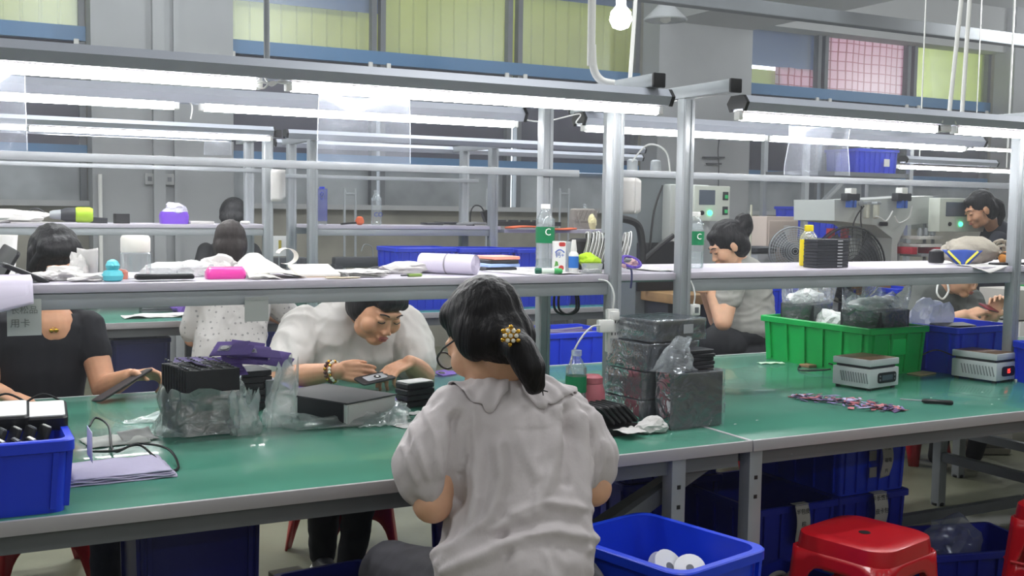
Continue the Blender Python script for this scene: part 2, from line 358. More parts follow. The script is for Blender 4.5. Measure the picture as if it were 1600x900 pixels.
# ---------------------------------------------------------------- shelf racks
def rack(label, x0, x1, yf, yb, zt, zs, zp, postx, shelf_x0, shelf_x1, rail=None, arms=(), w=.046, short=(), skip=()):
    t = thing('shelf_rack', label, 'rack', (x0, yf, zt))
    L = lambda x, y, z: V((x-x0, y-yf, z-zt))
    for px_ in postx:
        for yy in (yf, yb):
            if (px_, yy) in skip: continue
            zb = zs-.07 if (px_, yy) in short else zt
            q = MB().box(L(px_, yy, (zb+zp)/2), (w, w*.9, zp-zb), .005).build('post', STEEL, t)
            for sx in (-1, 1): MB().box(L(px_+sx*w*.30, yy-w*.45, (zb+zp)/2), (w*.3, .008, zp-zb-.01), .002).build('post_lip', STEEL, q)
    e = .012
    MB().box(L((shelf_x0+shelf_x1)/2, (yf+yb)/2, zs-.012), (shelf_x1-shelf_x0, yb-yf+.03, .024), .003).build('shelf_board', LAMINATE, t)
    for yy in (yf+.005, yb-.005): MB().box(L((min(postx)+max(postx))/2, yy, zs-.047), (max(postx)-min(postx)-w, .028, .042), .003).build('shelf_beam', STEEL, t)
    if rail:
        rx0, rx1, ry, rz = rail; MB().box(L((rx0+rx1)/2, ry, rz), (rx1-rx0, .02, .026), .002).build('hanging_rail', STEEL, t)
    for ax, ya, yb_ in arms:
        MB().box(L(ax, (ya+yb_)/2, zp+.021), (.042, yb_-ya, .042), .004).build('lamp_arm', STEEL, t)
        for yy in (ya-.004, yb_+.004): MB().box(L(ax, yy, zp+.021), (.046, .012, .046), .004).build('end_cap', BLACKP, t)
    return t
SZ = 1.238
rack('grey steel shelf rack over the left green table, loaded with papers and bottles', 1.996, 0, 3.10, 3.58, TZ, SZ, 1.842, (-.4, 1.996), -.5, 1.972,
     rail=(-.6, 2.12, 3.545, 1.59), arms=((1.996, 2.86, 3.86), (-.4, 2.86, 3.86)))
rack('grey steel shelf rack over the right green table, with a cloth bag on it', 2.284, 0, 3.10, 3.58, TZ, SZ+.004, 1.842, (2.284, 4.0, 5.7), 2.31, 5.8, short=((2.284, 3.58),), skip=((4.0, 3.58),),
     rail=(2.3, 5.7, 3.545, 1.597), arms=((2.284, 2.84, 3.86), (4.0, 2.84, 3.86), (5.7, 2.84, 3.86)))
t = MB().box((2.14, 3.34, SZ-.012), (.288, .47, .024), .003).build('shelf_board', LAMINATE); tag(t, 'short white shelf board bridging the gap between the two tall posts', 'shelf')
# ---------------------------------------------------------------- lamps
def lamp_rail(x0, x1, y, z, label, tilt=0):
    t = thing('lamp_rail', label, 'lamp rail', ((x0+x1)/2, y, z)); w = x1-x0
    pr = [(-.05, -.012), (-.035, -.040), (-.03, -.040), (-.03, -.03), (.03, -.03), (.03, -.040), (.035, -.040), (.05, -.012), (.03, .012), (-.03, .012)]
    MB().loft([[(-w/2, a, b) for a, b in pr], [(w/2, a, b) for a, b in pr]]).build('rail_profile', ALU, t, 0)
    for s in (-1, 1): MB().loft([[(s*(w/2), a*1.05, b*1.05) for a, b in pr], [(s*(w/2+.012), a*1.05, b*1.05) for a, b in pr]]).build('end_cap', BLACKP, t, 0)
    return t
def tube_light(x0, x1, y, z, label, group=None, lit=True):
    t = thing('tube_light', label, 'lamp', ((x0+x1)/2, y, z), group=group); w = x1-x0
    MB().box((0, 0, .0155), (w+.02, .03, .008), .002).build('batten', mat_batten, t)
    MB().tube([(-w/2, 0, 0), (w/2, 0, 0)], .0135, 10).build('tube', TUBE if lit else WHITEP, t)
    for s in (-1, 1): MB().box((s*(w/2+.008), 0, .003), (.018, .03, .03), .004).build('end_cap', WHITEP, t)
    return t
mat_batten = mat('batten_white', 'd9cfcb', .5)
LY, LZ, BY, BZ = 2.92, 1.774, 3.76, 1.780
lx = lambda p, y_=LY: at(p, 150, Y=y_).x
lamp_rail(-.9, lx(1036), LY, LZ+.055, 'long grey lamp rail over the front of the left table')
lamp_rail(lx(1150), 5.9, LY-.02, LZ+.054, 'long grey lamp rail over the front of the right table')
lamp_rail(-.9, lx(812, BY), BY, BZ+.050, 'long grey lamp rail over the back of the left table')
lamp_rail(lx(908, BY), 4.55, BY, BZ+.050, 'long grey lamp rail over the back of the right table')
tube_light(-.45, lx(399), LY, LZ, 'bright tube lamp at upper left nearest the camera')
tube_light(lx(455), lx(1026), LY, LZ, 'longest bright tube lamp across the top middle, front row')
tube_light(lx(1152), lx(1456), LY-.02, LZ-.003, 'bright tube lamp right of the tall post, front row')
tube_light(lx(1489), lx(1489)+1.15, LY-.02, LZ-.003, 'bright tube lamp at the right edge, front row')
tube_light(-.5, lx(271, BY), BY, BZ, 'bright tube lamp at the left edge, back row of the first table')
tube_light(lx(319, BY), lx(802, BY), BY, BZ, 'bright tube lamp behind the hanging clear sheet, back row')
tube_light(lx(916, BY), lx(1194, BY), BY, BZ, 'bright tube lamp passing behind the two tall posts')
tube_light(lx(1206, BY), lx(1507, BY), BY, BZ, 'bright tube lamp behind the right clear sheet, back row')
# ---------------------------------------------------------------- row two, behind
T2, Y2F, Y2B, Y2A, Y2C = .80, 6.27, 7.9, 6.84, 7.32
table('work_table', 'green work table of the second row behind the woman in the dotted shirt', -1.2, 1.63, Y2F, Y2B, T2, ((1.5, 6.33), (1.5, 7.8), (-1, 6.33)))
table('work_table', 'green work table of the second row carrying blue crates', 1.64, 4.75, Y2F, Y2B, T2, ((1.75, 6.33), (4.6, 6.33), (4.6, 7.8)))
rack('grey shelf rack on the second row left table with a heat gun', at(418, 300, Y=Y2A).x, 0, Y2A, Y2C, T2, 1.335, 1.875, (-1, at(418, 300, Y=Y2A).x), -1.2, at(411, 300, Y=Y2A).x,
     rail=(-1.2, 1.9, Y2C-.03, 1.69), arms=((at(418, 300, Y=Y2A).x, 6.6, 7.6),), w=.06)
rack('grey shelf rack on the second row right table with bottles', at(488, 300, Y=Y2A).x, 0, Y2A, Y2C, T2, 1.335, 1.875, (at(488, 300, Y=Y2A).x, 3.4), at(494, 300, Y=Y2A).x, at(782, 300, Y=Y2A).x,
     rail=(2.0, 3.5, Y2C-.03, 1.66), arms=((at(488, 300, Y=Y2A).x, 6.6, 7.6), (3.4, 6.6, 7.6)), w=.06)
t = MB().box((1.72, 7.08, 1.323), (.24, .46, .024), .003).build('shelf_board', LAMINATE); tag(t, 'short shelf board between the second row posts', 'shelf')
l2 = lambda p, y, yy: at(p, y, Y=yy)
for a, b, ya, yb, yy, lab in ((46, 421, 203, 215, 6.62, 'bright tube lamp of the second row left of its post'), (-160, 40, 192, 199, 6.62, 'glaring tube lamp at the left edge, second row'),
                           (70, 357, 204, 219, 7.52, 'thin bright tube lamp at the back of the second row')):
    A, B = l2(a, ya, yy), l2(b, yb, yy); tube_light(A.x, B.x, yy, (A.z+B.z)/2, lab)
z_ = l2(200, 206, 6.62).z
lamp_rail(-1.5, l2(425, 210, 6.62).x, 6.62, z_+.055, 'lamp rail of the second row, left part'); lamp_rail(-1.5, l2(360, 210, 7.52).x, 7.52, z_+.06, 'lamp rail at the back of the second row, left part')
for a, b, y_, yy, lab in ((448, 1003, 222, 6.62, 'unlit lamp rail of the second row ending by the middle pillar'), (430, 1000, 236, 7.52, 'unlit lamp rail at the back of the second row')):
    A, B = l2(a, y_-6, yy), l2(b, y_, yy); lamp_rail(A.x, B.x, yy, (A.z+B.z)/2, lab)
# fill lamps added beyond the frame to raise the light in the hall
def fill_lamp(x, y, z=4.0, power=26):
    t = thing('fill_lamp', 'flat white fill lamp added out of view on the ceiling', 'lamp', (x, y, z), group='added flat fill lamps on the hall ceiling')
    MB().box((0, 0, .06), (1.25, .34, .05), .01).build('lamp_body', WHITEP, t)
    MB().tube([(0, 0, .08), (0, 0, 4.3-z)], .012).build('pendant_rod', STEEL, t)
    l = bpy.data.lights.new('fill_area', 'AREA'); l.shape = 'RECTANGLE'; l.size = 1.2; l.size_y = .3; l.energy = power; l.color = (.97, .99, 1)
    o = bpy.data.objects.new('fill_area', l); C.objects.link(o); o.parent = t
for x in (-3, 1, 5, 9):
    for y in (-3.4, -.6): fill_lamp(x, y, power=10)
for x in (-2, 2.2, 6.5, 11): fill_lamp(x, 2.4)
for x in (-3.4, .5, 4.5, 8.5, 13): fill_lamp(x, 5.6)
def fill_bulb(x, y, z, power):  # unseen bulbs added to brighten the upper walls
    t = thing('fill_bulb', 'round fill bulb added out of view under the ceiling', 'lamp', (x, y, z), group='added fill bulbs on the hall ceiling')
    MB().lathe([(.02, -.1), (.06, -.085), (.085, -.03), (.075, .03), (.04, .07), (.03, .1)], 16).build('bulb', WHITEP, t)
    MB().tube([(0, 0, .1), (0, 0, 4.3-z)], .008).build('pendant_rod', WHITEP, t)
    l = bpy.data.lights.new('fill_point', 'POINT'); l.shadow_soft_size = .12; l.energy = power; l.color = (.95, .98, 1)
    o = bpy.data.objects.new('fill_point', l); C.objects.link(o); o.parent = t; o.location.z = -.25
for x in (-2.2, 9.6, 14): fill_bulb(x, 7.2, 3.7, 70)
for x, y in ((1.2, 6.9), (3.6, 6.9), (7.2, 6.2)): fill_bulb(x, y, 4.0, 70)
# tube row added behind the camera to light the near side of the hall
for yy in (-1.0,):
    for k, x in enumerate((-.8, .6, 2.0, 3.4)):
        tube_light(x, x+1.2, yy, 2.05, 'bright tube lamp added behind the camera as fill light', 'added fill lamps behind the camera')
# lamps of the far right rows
for a, b, ya, yb, yy, lab in ((1405, 1600, 262, 268, 6.0, 'tube lamp over the press machines at far right'), (1512, 1586, 240, 228, 7.6, 'slanting bright tube lamp at far right by the window'),
                           (1215, 1330, 236, 236, 9.0, 'dim')):
    if lab == 'dim': continue
    A, B = at(a, ya, Y=yy), at(b, yb, Y=yy); t = tube_light(A.x, B.x, yy, (A.z+B.z)/2, lab)
    for s in (-.35, .35): MB().tube([(s*(B.x-A.x), 0, .03), (s*(B.x-A.x), 0, 4.3-(A.z+B.z)/2)], .006, 6).build('pendant_rod', WHITEP, t)
A, B = at(1412, 246, Y=6.0), at(1552, 252, Y=6.0); lamp_rail(A.x, B.x, 6.0, A.z, 'pale lamp rail over the far press machines')
# ---------------------------------------------------------------- builders of small things
def foot(n, l, r, z):
    """footprint of a box from its near, left and right bottom corners on plane z: centre, w (near-right), d (near-left), rotation"""
    N, L, R = at(*n, z=z), at(*l, z=z), at(*r, z=z); a = atan2((R-N).y, (R-N).x); b = atan2((L-N).y, (L-N).x)-pi/2
    w, d = (R-N).length, (L-N).length; rz = (a*w+b*d)/(w+d) if abs(a-b) < 1 else a
    c = N+V((cos(rz), sin(rz), 0))*w/2+V((-sin(rz), cos(rz), 0))*d/2
    return c, w, d, rz
def crate(name, label, m, w, d, h, loc, rz=0, group=None, taper=.96, ribs=(5, 4), wall=.006, cat='crate', r=.02, lip=.012):
    t = thing(name, label, cat, loc, rz, group)
    o = lambda k, z: [(x, y, z) for x, y in rr(w*k, d*k, r)]
    i = lambda k, z: [(x, y, z) for x, y in rr(w*k-2*wall, d*k-2*wall, r)]
    b = MB().loft([o(taper, 0), o(1, h), i(1, h), i(taper, .008)])
    b.build('tub', m, t)
    R = MB(); q = lambda ins, z: [(x, y, z) for x, y in rr(w+2*ins, d+2*ins, r)]
    R.loft([q(0, h-.028), q(lip, h-.024), q(lip, h-.001), q(lip-.003, h+.002), q(-wall, h+.002), q(-wall, h-.02)], False, False).build('rim', m, t)
    for s in (-1, 1):
        for k in range(ribs[0]):
            x = (k/(ribs[0]-1)-.5)*w*.86
            MB().bar((x*taper, s*(d*taper/2+.003), .01), (x, s*(d/2+.003), h-.026), .012, .012, (1, 0, 0)).build('rib', m, t, 0)
        for k in range(ribs[1]):
            y = (k/(ribs[1]-1)-.5)*d*.86
            MB().bar((s*(w*taper/2+.003), y*taper, .01), (s*(w/2+.003), y, h-.026), .012, .012, (0, 1, 0)).build('rib', m, t, 0)
    return t
def stool(label, loc, rz=0, h=.46, top=.29, base=.37, m=RED):
    t = thing('plastic_stool', label, 'stool', loc, rz)
    L = []
    for ins, z in ((.06, h-.004), (.012, h), (0, h-.006), (-.004, h-.03), (-.006, h-.055)):
        L.append([(x, y, z) for x, y in rr(top-2*ins, top-2*ins, .07-ins*.5, 5)])
    MB().loft(L[::-1], False, True).build('seat', m, t, 40)
    MB().lathe([(.018, 0), (.018, .001)], 14, (0, 0, h-.0035)).build('finger_hole', BLACKP, t)
    zt = h-.05
    def side(k):
        a = k*pi/2; M = Matrix.Rotation(a, 4, 'Z'); mb = MB(); N = 28
        def P(u, z):
            half = (base+(top+.012-base)*z/zt)/2; cr = .985; x = u*half; edge = max(0, abs(u)-.82)/.18
            return M @ V((x*(1-.02*edge), -half+.035*edge**2, z))
        us = [-1+2*i/N for i in range(N+1)]
        low = lambda u: 0 if abs(u) > .74 else .20*sqrt(max(0, 1-(u/.74)**4))*.9
        rail = .26
        def up(u):
            return (rail, rail) if abs(u) > .66 else (rail, rail+(.38-.26)*(1-(abs(u)/.66)**6))
        for A, B in zip(us, us[1:]):
            for lo, hi in ((low, lambda u: up(u)[0]), (lambda u: up(u)[1], lambda u: zt)):
                if hi(A)-lo(A) < 1e-4 and hi(B)-lo(B) < 1e-4: continue
                K = 4; vs = [P(A, lo(A)+(hi(A)-lo(A))*j/K) for j in range(K+1)]+[P(B, lo(B)+(hi(B)-lo(B))*j/K) for j in range(K+1)]
                mb.add(vs, [(j, j+K+1, j+K+2, j+1) for j in range(K)])
        mb.build('side_panel', m, t, 50, solid=.006, off=-1, weld=.0004)
        rl = MB().tube([P(u, rail) for u in [-.8+1.6*i/10 for i in range(11)]], .006, 6).build('rail_edge', m, t)
    for k in range(4): side(k)
    return t
def wrapped_pack(label, N, w, d, rz, z, h, name='wrapped_pack', seed=0, sticker=None, m=None, group=None):
    c = V((N[0], N[1], 0))+V((cos(rz), sin(rz), 0))*w/2+V((-sin(rz), cos(rz), 0))*d/2; t = thing(name, label, 'pack', (c.x, c.y, z), rz, group)
    MB().rbox((0, 0, h/2), w-.006, d-.006, h-.004, .008, 3, .004).build('block', m or DARKP, t)
    b = MB(); rnd = V((seed*3.1, seed*1.7, 0)); nu, nv = 44, 14; loops = []
    for j, (ins, zz) in enumerate([(.02, h+.001), (0, h+.001)]+[(-.002, h-h*k/8) for k in range(9)]):
        lp = []
        for x, y in rr(w-2*ins, d-2*ins, .012, 9):
            p = V((x, y, zz)); q = noise.noise(V((x*14, y*14, zz*26))+rnd)+.6*noise.noise(V((x*40, y*40, zz*18))+rnd)
            w3 = 1-2*abs(noise.noise(V(((x+y)*22, (x-y)*9, zz*30+x*20))+rnd)); dirv = V((x, y, 0)).normalized(); p += dirv*(.003*q+.002+.004*max(0, w3)**2)*(1 if j > 0 else 0); p.z += .002*q if zz > h*.9 else 0
            p.z = max(p.z, .001); lp.append(p)
        loops.append(lp)
    b.loft(loops, True, False).build('plastic_wrap', WRAP, t, 25)
    if sticker:
        MB().box((sticker[0]*w, -d/2-.006, sticker[1]*h), (.045, .001, .03)).build('sticker', mat('sticker', 'a5a8ac', .6), t, 0)
    return t
def bagsurf(mb, c, rx, ry, h, seed=0, amp=.03, flare=.0, lean=(0, 0), nu=48, nv=14, top=.0, zig=.02):
    """crumpled open film bag standing on the table"""
    rnd = V((seed*7.3, seed*2.9, seed*.7))
    def fn(u, v):
        a = 2*pi*u; ca, sa = cos(a), sin(a); e = .55
        sx = abs(ca)**e*(1 if ca > 0 else -1); sy = abs(sa)**e*(1 if sa > 0 else -1)
        k = 1+flare*(1-v)**2-top*v**2
        n1 = noise.noise(V((ca*1.6, sa*1.6, v*1.2))+rnd); n2 = noise.noise(V((ca*4.5, sa*4.5, v*3))+rnd); n3 = abs(noise.noise(V((ca*9, sa*9, v*2.4))+rnd))
        rad = 1+amp/rx*(n1*1.6*v+n2*.8+n3*.5*(v+.3)); hh = h*(v+zig*8*n2*v*v+.5*n1*v*v)
        return (c[0]+sx*rx*k*rad+lean[0]*v*v, c[1]+sy*ry*k*rad+lean[1]*v*v, c[2]+max(.002, hh))
    return mb.grid(fn, nu, nv)
def crumple(mb, c, r, seed=0, amp=.4, sub=3, fr=1.3):
    bm = bmesh.new(); bmesh.ops.create_icosphere(bm, subdivisions=sub, radius=1); rnd = V((seed*3.7, seed, seed*1.3))
    vs = []
    for v in bm.verts:
        p = v.co.copy(); k = 1+amp*(noise.noise(p*fr+rnd)+.7*abs(noise.noise(p*fr*2.4+rnd))+.35*noise.noise(p*fr*5+rnd))
        vs.append((c[0]+p.x*k*r[0], c[1]+p.y*k*r[1], max(c[2]+p.z*k*r[2], c[2]-r[2]*.9)))
    bm.verts.index_update(); mb.add(vs, [[v.index for v in f.verts] for f in bm.faces]); bm.free(); return mb
def tissue(label, loc, r, seed, m=PAPER, name='tissue', cat='tissue', amp=.5):
    o = crumple(MB(), (0, 0, r[2]*.9), r, seed, amp).build(name, m, smooth=20, loc=loc); return tag(o, label, cat)
def sheet(label, loc, w, d, rz=0, curl=.0, m=PAPER, name='paper_sheet', cat='paper', seed=0, wav=.004, z0=.001, group=None, curlx=0, th=.0006):
    rnd = V((seed*5.1, seed, 0))
    fn = lambda u, v: ((u-.5)*w, (v-.5)*d, z0+abs(noise.noise(V((u*2.5, v*2.5, 0))+rnd))*wav*2+curl*max(0, v-.35)**2+curlx*max(0, u-.4)**2)
    o = MB().grid(fn, 14, 14).build(name, m, smooth=60, solid=th, loc=loc); o.rotation_euler.z = rz; return tag(o, label, cat, group)
def block(name, label, cat, m, loc, dims, rz=0, r=.004, b=.002, tilt=None, group=None):
    o = MB().rbox((0, 0, dims[2]/2), *dims, r, 3, b).build(name, m, loc=loc); o.rotation_euler = (tilt[0] if tilt else 0, tilt[1] if tilt else 0, rz)
    return tag(o, label, cat, group)
def bottle(label, loc, h=.232, r=.032, cap=WHITEP, lab=None, water=.35, liquid=None, body=GLASS, labz=(.42, .66), name='water_bottle', group=None):
    t = thing(name, label, 'bottle', loc, 0, group)
    pr = [(r*.8, 0), (r, .008)]
    for k in range(7): pr += [(r, .02+k*.052*h/.232*.45), (r*.95, .02+(k+.5)*.052*h/.232*.45)]
    zz = pr[-1][1]; pr += [(r, zz+.01), (r, h*.70), (r*.86, h*.78), (r*.6, h*.86), (r*.42, h*.90), (r*.40, h*.935)]
    MB().lathe(pr, 24, cap1=False).build('bottle_body', body, t)
    if liquid: MB().lathe([(r*.78, .003), (r*.93, .012), (r*.93, h*water), (.001, h*water)], 20).build('drink', liquid, t)
    MB().lathe([(r*.47, h*.925), (r*.5, h*.93), (r*.5, h*.995), (r*.44, h)], 20).build('cap', cap, t)
    if lab:
        MB().lathe([(r*1.012, h*labz[0]), (r*1.012, h*labz[1])], 28, cap0=False, cap1=False).build('label_band', lab, t)
    return t
def S(px, Y, py=420): return V((at(px, py, Y=Y).x, Y, SZ+.0005))
def onT(px, py): p = at(px, py, z=TZ); return V((p.x, p.y, TZ+.0005))
def seeface(p):
    """rotation that turns a thing's -y side to the viewing direction from the aisle"""
    return atan2(p[1], p[0])-pi/2
def cable(label, pts, r=.003, m=CABLE, name='cable'):
    o = MB().tube(smoothpath(pts), r, 6).build(name, m); return tag(o, label, 'cable')
# ---------------------------------------------------------------- things on the left table
c = at(122, 800, z=TZ)
t = crate('blue_crate', 'blue plastic crate full of black cases at the lower left on the table', BLUE, .40, .30, .165, (c.x-.215, 2.735, TZ), 0, ribs=(4, 3), taper=.95, r=.025)
cx0, cy0 = c.x-.215, 2.735
GREY = mat('grey_case_edge', '6f7276', .4)
k = 0
for row, (yy, zz) in enumerate(((2.64, .10), (2.70, .115))):
    for i in range(11):
        x = cx0-.17+i*.031
        t = thing('phone_case', 'black phone case standing on edge in the blue crate', 'case', (x, yy, TZ+zz), .25, 'phone cases filed upright in the blue crate')
        MB().box((0, 0, 0), (.011, .055, .13), .003).build('case_body', BLACKP, t); MB().box((0, -.004, .066), (.006, .04, .003)).build('spine', GREY if i % 2 else WHITEP, t, 0); t.rotation_euler.y = .35 if row else -.25
for px, py, lab in ((68, 640, 'black box with a white striped top lying on the left crate'), (8, 640, 'black box with a white top at the left edge on the crate')):
    p = at(px, py, Y=2.80); t = thing('flat_box', lab, 'box', (p.x, 2.80, p.z-.034), -.06)
    MB().rbox((0, 0, .02), .105, .13, .034, .012, 4, .004).build('box_body', BLACKP, t)
    MB().rbox((0, -.004, .0385), .092, .11, .003, .008, 4).build('white_panel', WHITEP, t)
    MB().tube(smoothpath([(-.045, .066, .03), (0, .07, .052), (.045, .066, .03)]), .003, 6).build('loop', BLACKP, t)
    t.rotation_euler.x = .15
# folded lilac cloth, papers, black lead
LILC = mat('lilac_cloth', 'b9b3cc', .85, bump=.2, bs=60)
def clothstack(label, loc, w, d, h, n, rz, m, name):
    t = thing(name, label, 'cloth', loc, rz)
    for k in range(n):
        rnd = V((k*3.3, 1, 2)); z = h*k/n
        MB().grid(lambda u, v: ((u-.5)*w*(1-.03*k)+.006*noise.noise(V((v*4, k, 0))), (v-.5)*d*(1-.02*k)+.006*noise.noise(V((u*4, k, 3))), z+.002+.006*abs(noise.noise(V((u*3, v*3, 0))+rnd))), 18, 14).build('fold_layer', m, t, 60, solid=.003)
    return t
p = onT(190, 740); clothstack('folded lilac cloth lying on the left table beside the blue crate', (p.x-.01, p.y+.0, TZ), .26, .20, .02, 4, .02, LILC, 'folded_cloth')
p = onT(180, 690); sheet('white leaflet lying under the black lead near the left crate', p, .17, .13, .15, m=mat('leaflet_white', 'e6e5df', .7), seed=3, wav=.008)
p = onT(205, 688); sheet('curled white card beside the black lead', p+V((.02, .0, .002)), .10, .07, .3, .05, seed=5)
p = at(133, 690, Y=2.66); o = MB().box((0, 0, 0), (.001, .10, .07)).build('hanging_tag', LILAC, loc=(p.x+.012, 2.68, p.z-.01)); tag(o, 'lilac slip tucked against the right side of the left crate', 'tag')
a = [onT(140, 682)+V((0, 0, .03)), onT(150, 676)+V((0, 0, .045)), onT(170, 682)+V((0, 0, .03)), onT(178, 712)+V((0, 0, .012)), onT(215, 708)+V((0, 0, .026)), onT(262, 716)+V((0, 0, .026)), onT(279, 733)+V((0, 0, .006)), onT(262, 738)+V((0, 0, .006)), onT(238, 722)+V((0, 0, .02)), onT(215, 712)+V((0, 0, .03)), onT(180, 722)+V((0, 0, .03)), onT(140, 718)+V((0, 0, .022))]
cable('black coiled lead lying over the lilac cloth', a, .0035)
# bag with notebooks left of centre
NB = mat('notebook_black', '1d1e24', .5); PURPLE = mat('purple_felt', '7459aa', .85, nz=.08, nzs=20); PURPLE_L = mat('pale_purple_felt', 'a495c8', .85)
c, w, d, rz = foot((326, 688), (275, 668), (372, 682), TZ)
c = onT(325, 672)
t = thing('notebook_pack', 'dark pack of notebooks standing in the left plastic bag', 'pack', (c.x, c.y+.02, TZ), .12)
for k in range(10):
    MB().box((-.004*k, -.062+k*.0135, .097+.0012*k), (.165, .0115, .194), .002).build('notebook', NB, t)
    for j in range(5): MB().box((-.07-.004*k+.035*j, -.062+k*.0135, .1955+.0024*k), (.006, .008, .004)).build('spiral_ring', GREY, t, 0)
MB().box((.035, -.0688, .062), (.075, .0015, .07)).build('barcode_label', PAPER, t, 0)
for k in range(8): MB().box((.01+k*.007, -.070, .05), (.003, .001, .03)).build('barcode_bar', INK, t, 0)
MB().box((.05, -.069, .115), (.06, .0015, .022)).build('white_slip', PAPER, t, 0)
b = MB(); bagsurf(b, (0, 0, 0), .118, .088, .125, 3, .016, flare=.25, nu=60, zig=.01)
o = b.build('plastic_bag', BAG, smooth=35, loc=(c.x-.005, c.y+.02, TZ)); tag(o, 'milky plastic bag around the standing black notebooks', 'bag')
q = onT(262, 655)
def tail(u, v):
    x = -.17+.30*u; e = sin(pi*v); hh = .13*u**1.5
    return (x+.02*noise.noise(V((u*4, v*4, 7))), -.08*(.35+.65*u)+.16*(.35+.65*u)*v, max(.002, e*hh+.012*abs(noise.noise(V((u*6, v*6, 2))))))
o = MB().grid(tail, 24, 18).build('bag_tail', BAG, smooth=40, loc=(q.x+.03, q.y-.005, TZ)); tag(o, 'loose milky film flap trailing left from the notebook bag', 'bag')
# purple felt pieces
def felt(name, label, loc, w, d, m, rz, tilt, cut=True, seed=0, group=None):
    t = thing(name, label, 'felt piece', loc, rz, group); t.rotation_euler = (tilt[0]+(.38 if group else .08), tilt[1], rz)
    poly = [(-w/2, -d/2), (w/2, -d/2), (w/2, d*.15), (w*.32, d*.2), (w*.32, d/2), (-w/2, d/2)]
    b = MB(); b.loft([[(x, y, 0) for x, y in poly], [(x, y, .003) for x, y in poly]]); b.build('felt_panel', m, t, 0)
    MB().rbox((-w*.22, 0, .0035), w*.3, d*.4, .001, .004).build('grey_patch', mat('felt_patch', '9a93ad', .7), t, 0)
    MB().lathe([(.014, 0), (.014, .0015)], 14, (-w*.22, 0, .0036)).build('eyelet', BLACKP, t)
    return t
fl = 'purple felt piece in the loose pile on the notebook packs'
spots = [(318, 568, 2.0, .02), (345, 570, .15, .03), (300, 572, -.2, .0), (350, 580, .3, .01), (365, 545, -.25, .05), (390, 548, -.1, .06), (405, 550, .2, .055), (428, 560, -.35, .05), (375, 556, .4, .035)]
for i, (px, py, r_, dz) in enumerate(spots):
    p = at(px, py, Y=c.y+.06+.02*(i % 3)); felt('felt_piece', fl, p, .13, .09, PURPLE if i > 3 or i % 2 else PURPLE_L, r_-.3, (.12*((i % 3)-1), .12 if i > 4 else -.05), seed=i, group='purple felt pieces piled on the notebook packs')
# second black pack behind, strap and clip things
p = onT(398, 640)
t = thing('notebook_pack', 'second dark pack under the purple felt pieces', 'pack', (p.x, p.y+.06, TZ), .1)
for k in range(6): MB().box((0, 0, .014+k*.022), (.11-.004*(k % 2), .13, .02), .004).build('notebook', NB, t)
p = onT(428, 640); block('tape_box', 'small grey box with a clear side between the two bags', 'box', mat('grey_card', '8a8d8f', .6), (p.x, p.y+.04, TZ), (.05, .05, .10), .1)
for i, (px, py, r_) in enumerate(((470, 607, .3), (590, 625, -.5), (604, 640, .4), (440, 598, .1))):
    p = onT(px, py); felt('felt_piece', ('flat purple felt piece by the forearm of the woman in white', 'purple felt piece behind the bagged black box', 'crumpled purple felt piece right of the bagged black box', 'purple felt strip near the bracelet')[i], p+V((0, 0, .01)), .15, .08, PURPLE, r_, (.1, .1))
# bag with the black box in the middle
c, w, d, rz = foot((542, 668), (454, 644), (594, 648), TZ)
t = thing('open_box', 'black and white lidded box lying in the middle plastic bag', 'box', (c.x, c.y, TZ+.003), rz); H = .068
MB().box((0, 0, H/2), (w-.008, d-.008, H-.002), .003).build('white_block', WHITEP, t)
MB().box((0, 0, H+.003), (w, d, .006), .002).build('cover_top', mat('charcoal_cover', '4b4a4c', .6), t)
MB().box((-w/2+.001, -d*.14, H/2), (.004, d*.62, H+.004), .001).build('cover_flap', NB, t)
MB().box((0, -d/2+.002, H/2), (w*.94, .003, H*.9), .001).build('page_block', PAPER, t)
b = MB(); bagsurf(b, (0, 0, 0), .19, .17, .045, 11, .035, flare=.15, nu=64, zig=.04)
o = b.build('plastic_bag', BAG, smooth=35, loc=(c.x-.01, c.y-.01, TZ)); tag(o, 'milky plastic bag spread around the black and white box in the middle', 'bag')
b = MB(); bagsurf(b, (0, 0, 0), .045, .03, .17, 5, .02, nu=30, top=.5, lean=(.03, 0))
p = onT(440, 668); o = b.build('bag_end', BAG, smooth=35, loc=(p.x, p.y+.03, TZ)); tag(o, 'twisted bag handle standing up left of the black and white box', 'bag')
b = MB(); bagsurf(b, (0, 0, 0), .04, .035, .115, 8, .02, nu=30, top=.3)
p = onT(385, 680); o = b.build('bag_end', BAG, smooth=35, loc=(p.x, p.y+.02, TZ)); tag(o, 'crumpled bag end between the notebooks and the black and white box', 'bag')
p = onT(600, 665)
o = MB().grid(lambda u, v: ((u-.5)*.16+.01*noise.noise(V((v*5, u*3, 4))), (v-.5)*.12, .004+.06*u*u*sin(pi*v)+.02*abs(noise.noise(V((u*5, v*5, 1))))), 22, 16).build('bag_flap', BAG, smooth=40, loc=(p.x-.01, p.y+.03, TZ)); tag(o, 'milky bag flap spread toward the woman with the hair clip', 'bag')
# stack left of the woman in front, papers
p = onT(655, 636); t = thing('case_stack', 'small stack of black cases with a white top left of the woman in front', 'stack', (p.x, p.y+.04, TZ), .25)
for k in range(4): MB().rbox((0, 0, .011+k*.021), .12-.003*(k % 2), .08, .019, .008, 3, .003).build('case', BLACKP, t)
MB().rbox((0, 0, .086), .11, .074, .003, .006).build('white_top', PAPER, t)
p = onT(640, 665); sheet('white paper strip beside the sleeve of the woman in front', p, .10, .06, .3, seed=8)
p = onT(642, 650); sheet('small printed slip beside the sleeve of the woman in front', p+V((.02, .03, 0)), .06, .05, -.2, seed=9)
p = onT(705, 590); felt('felt_piece', 'purple felt scrap in front of the glasses of the woman in front', p+V((0, .06, .01)), .10, .07, PURPLE, .4, (.05, .0))
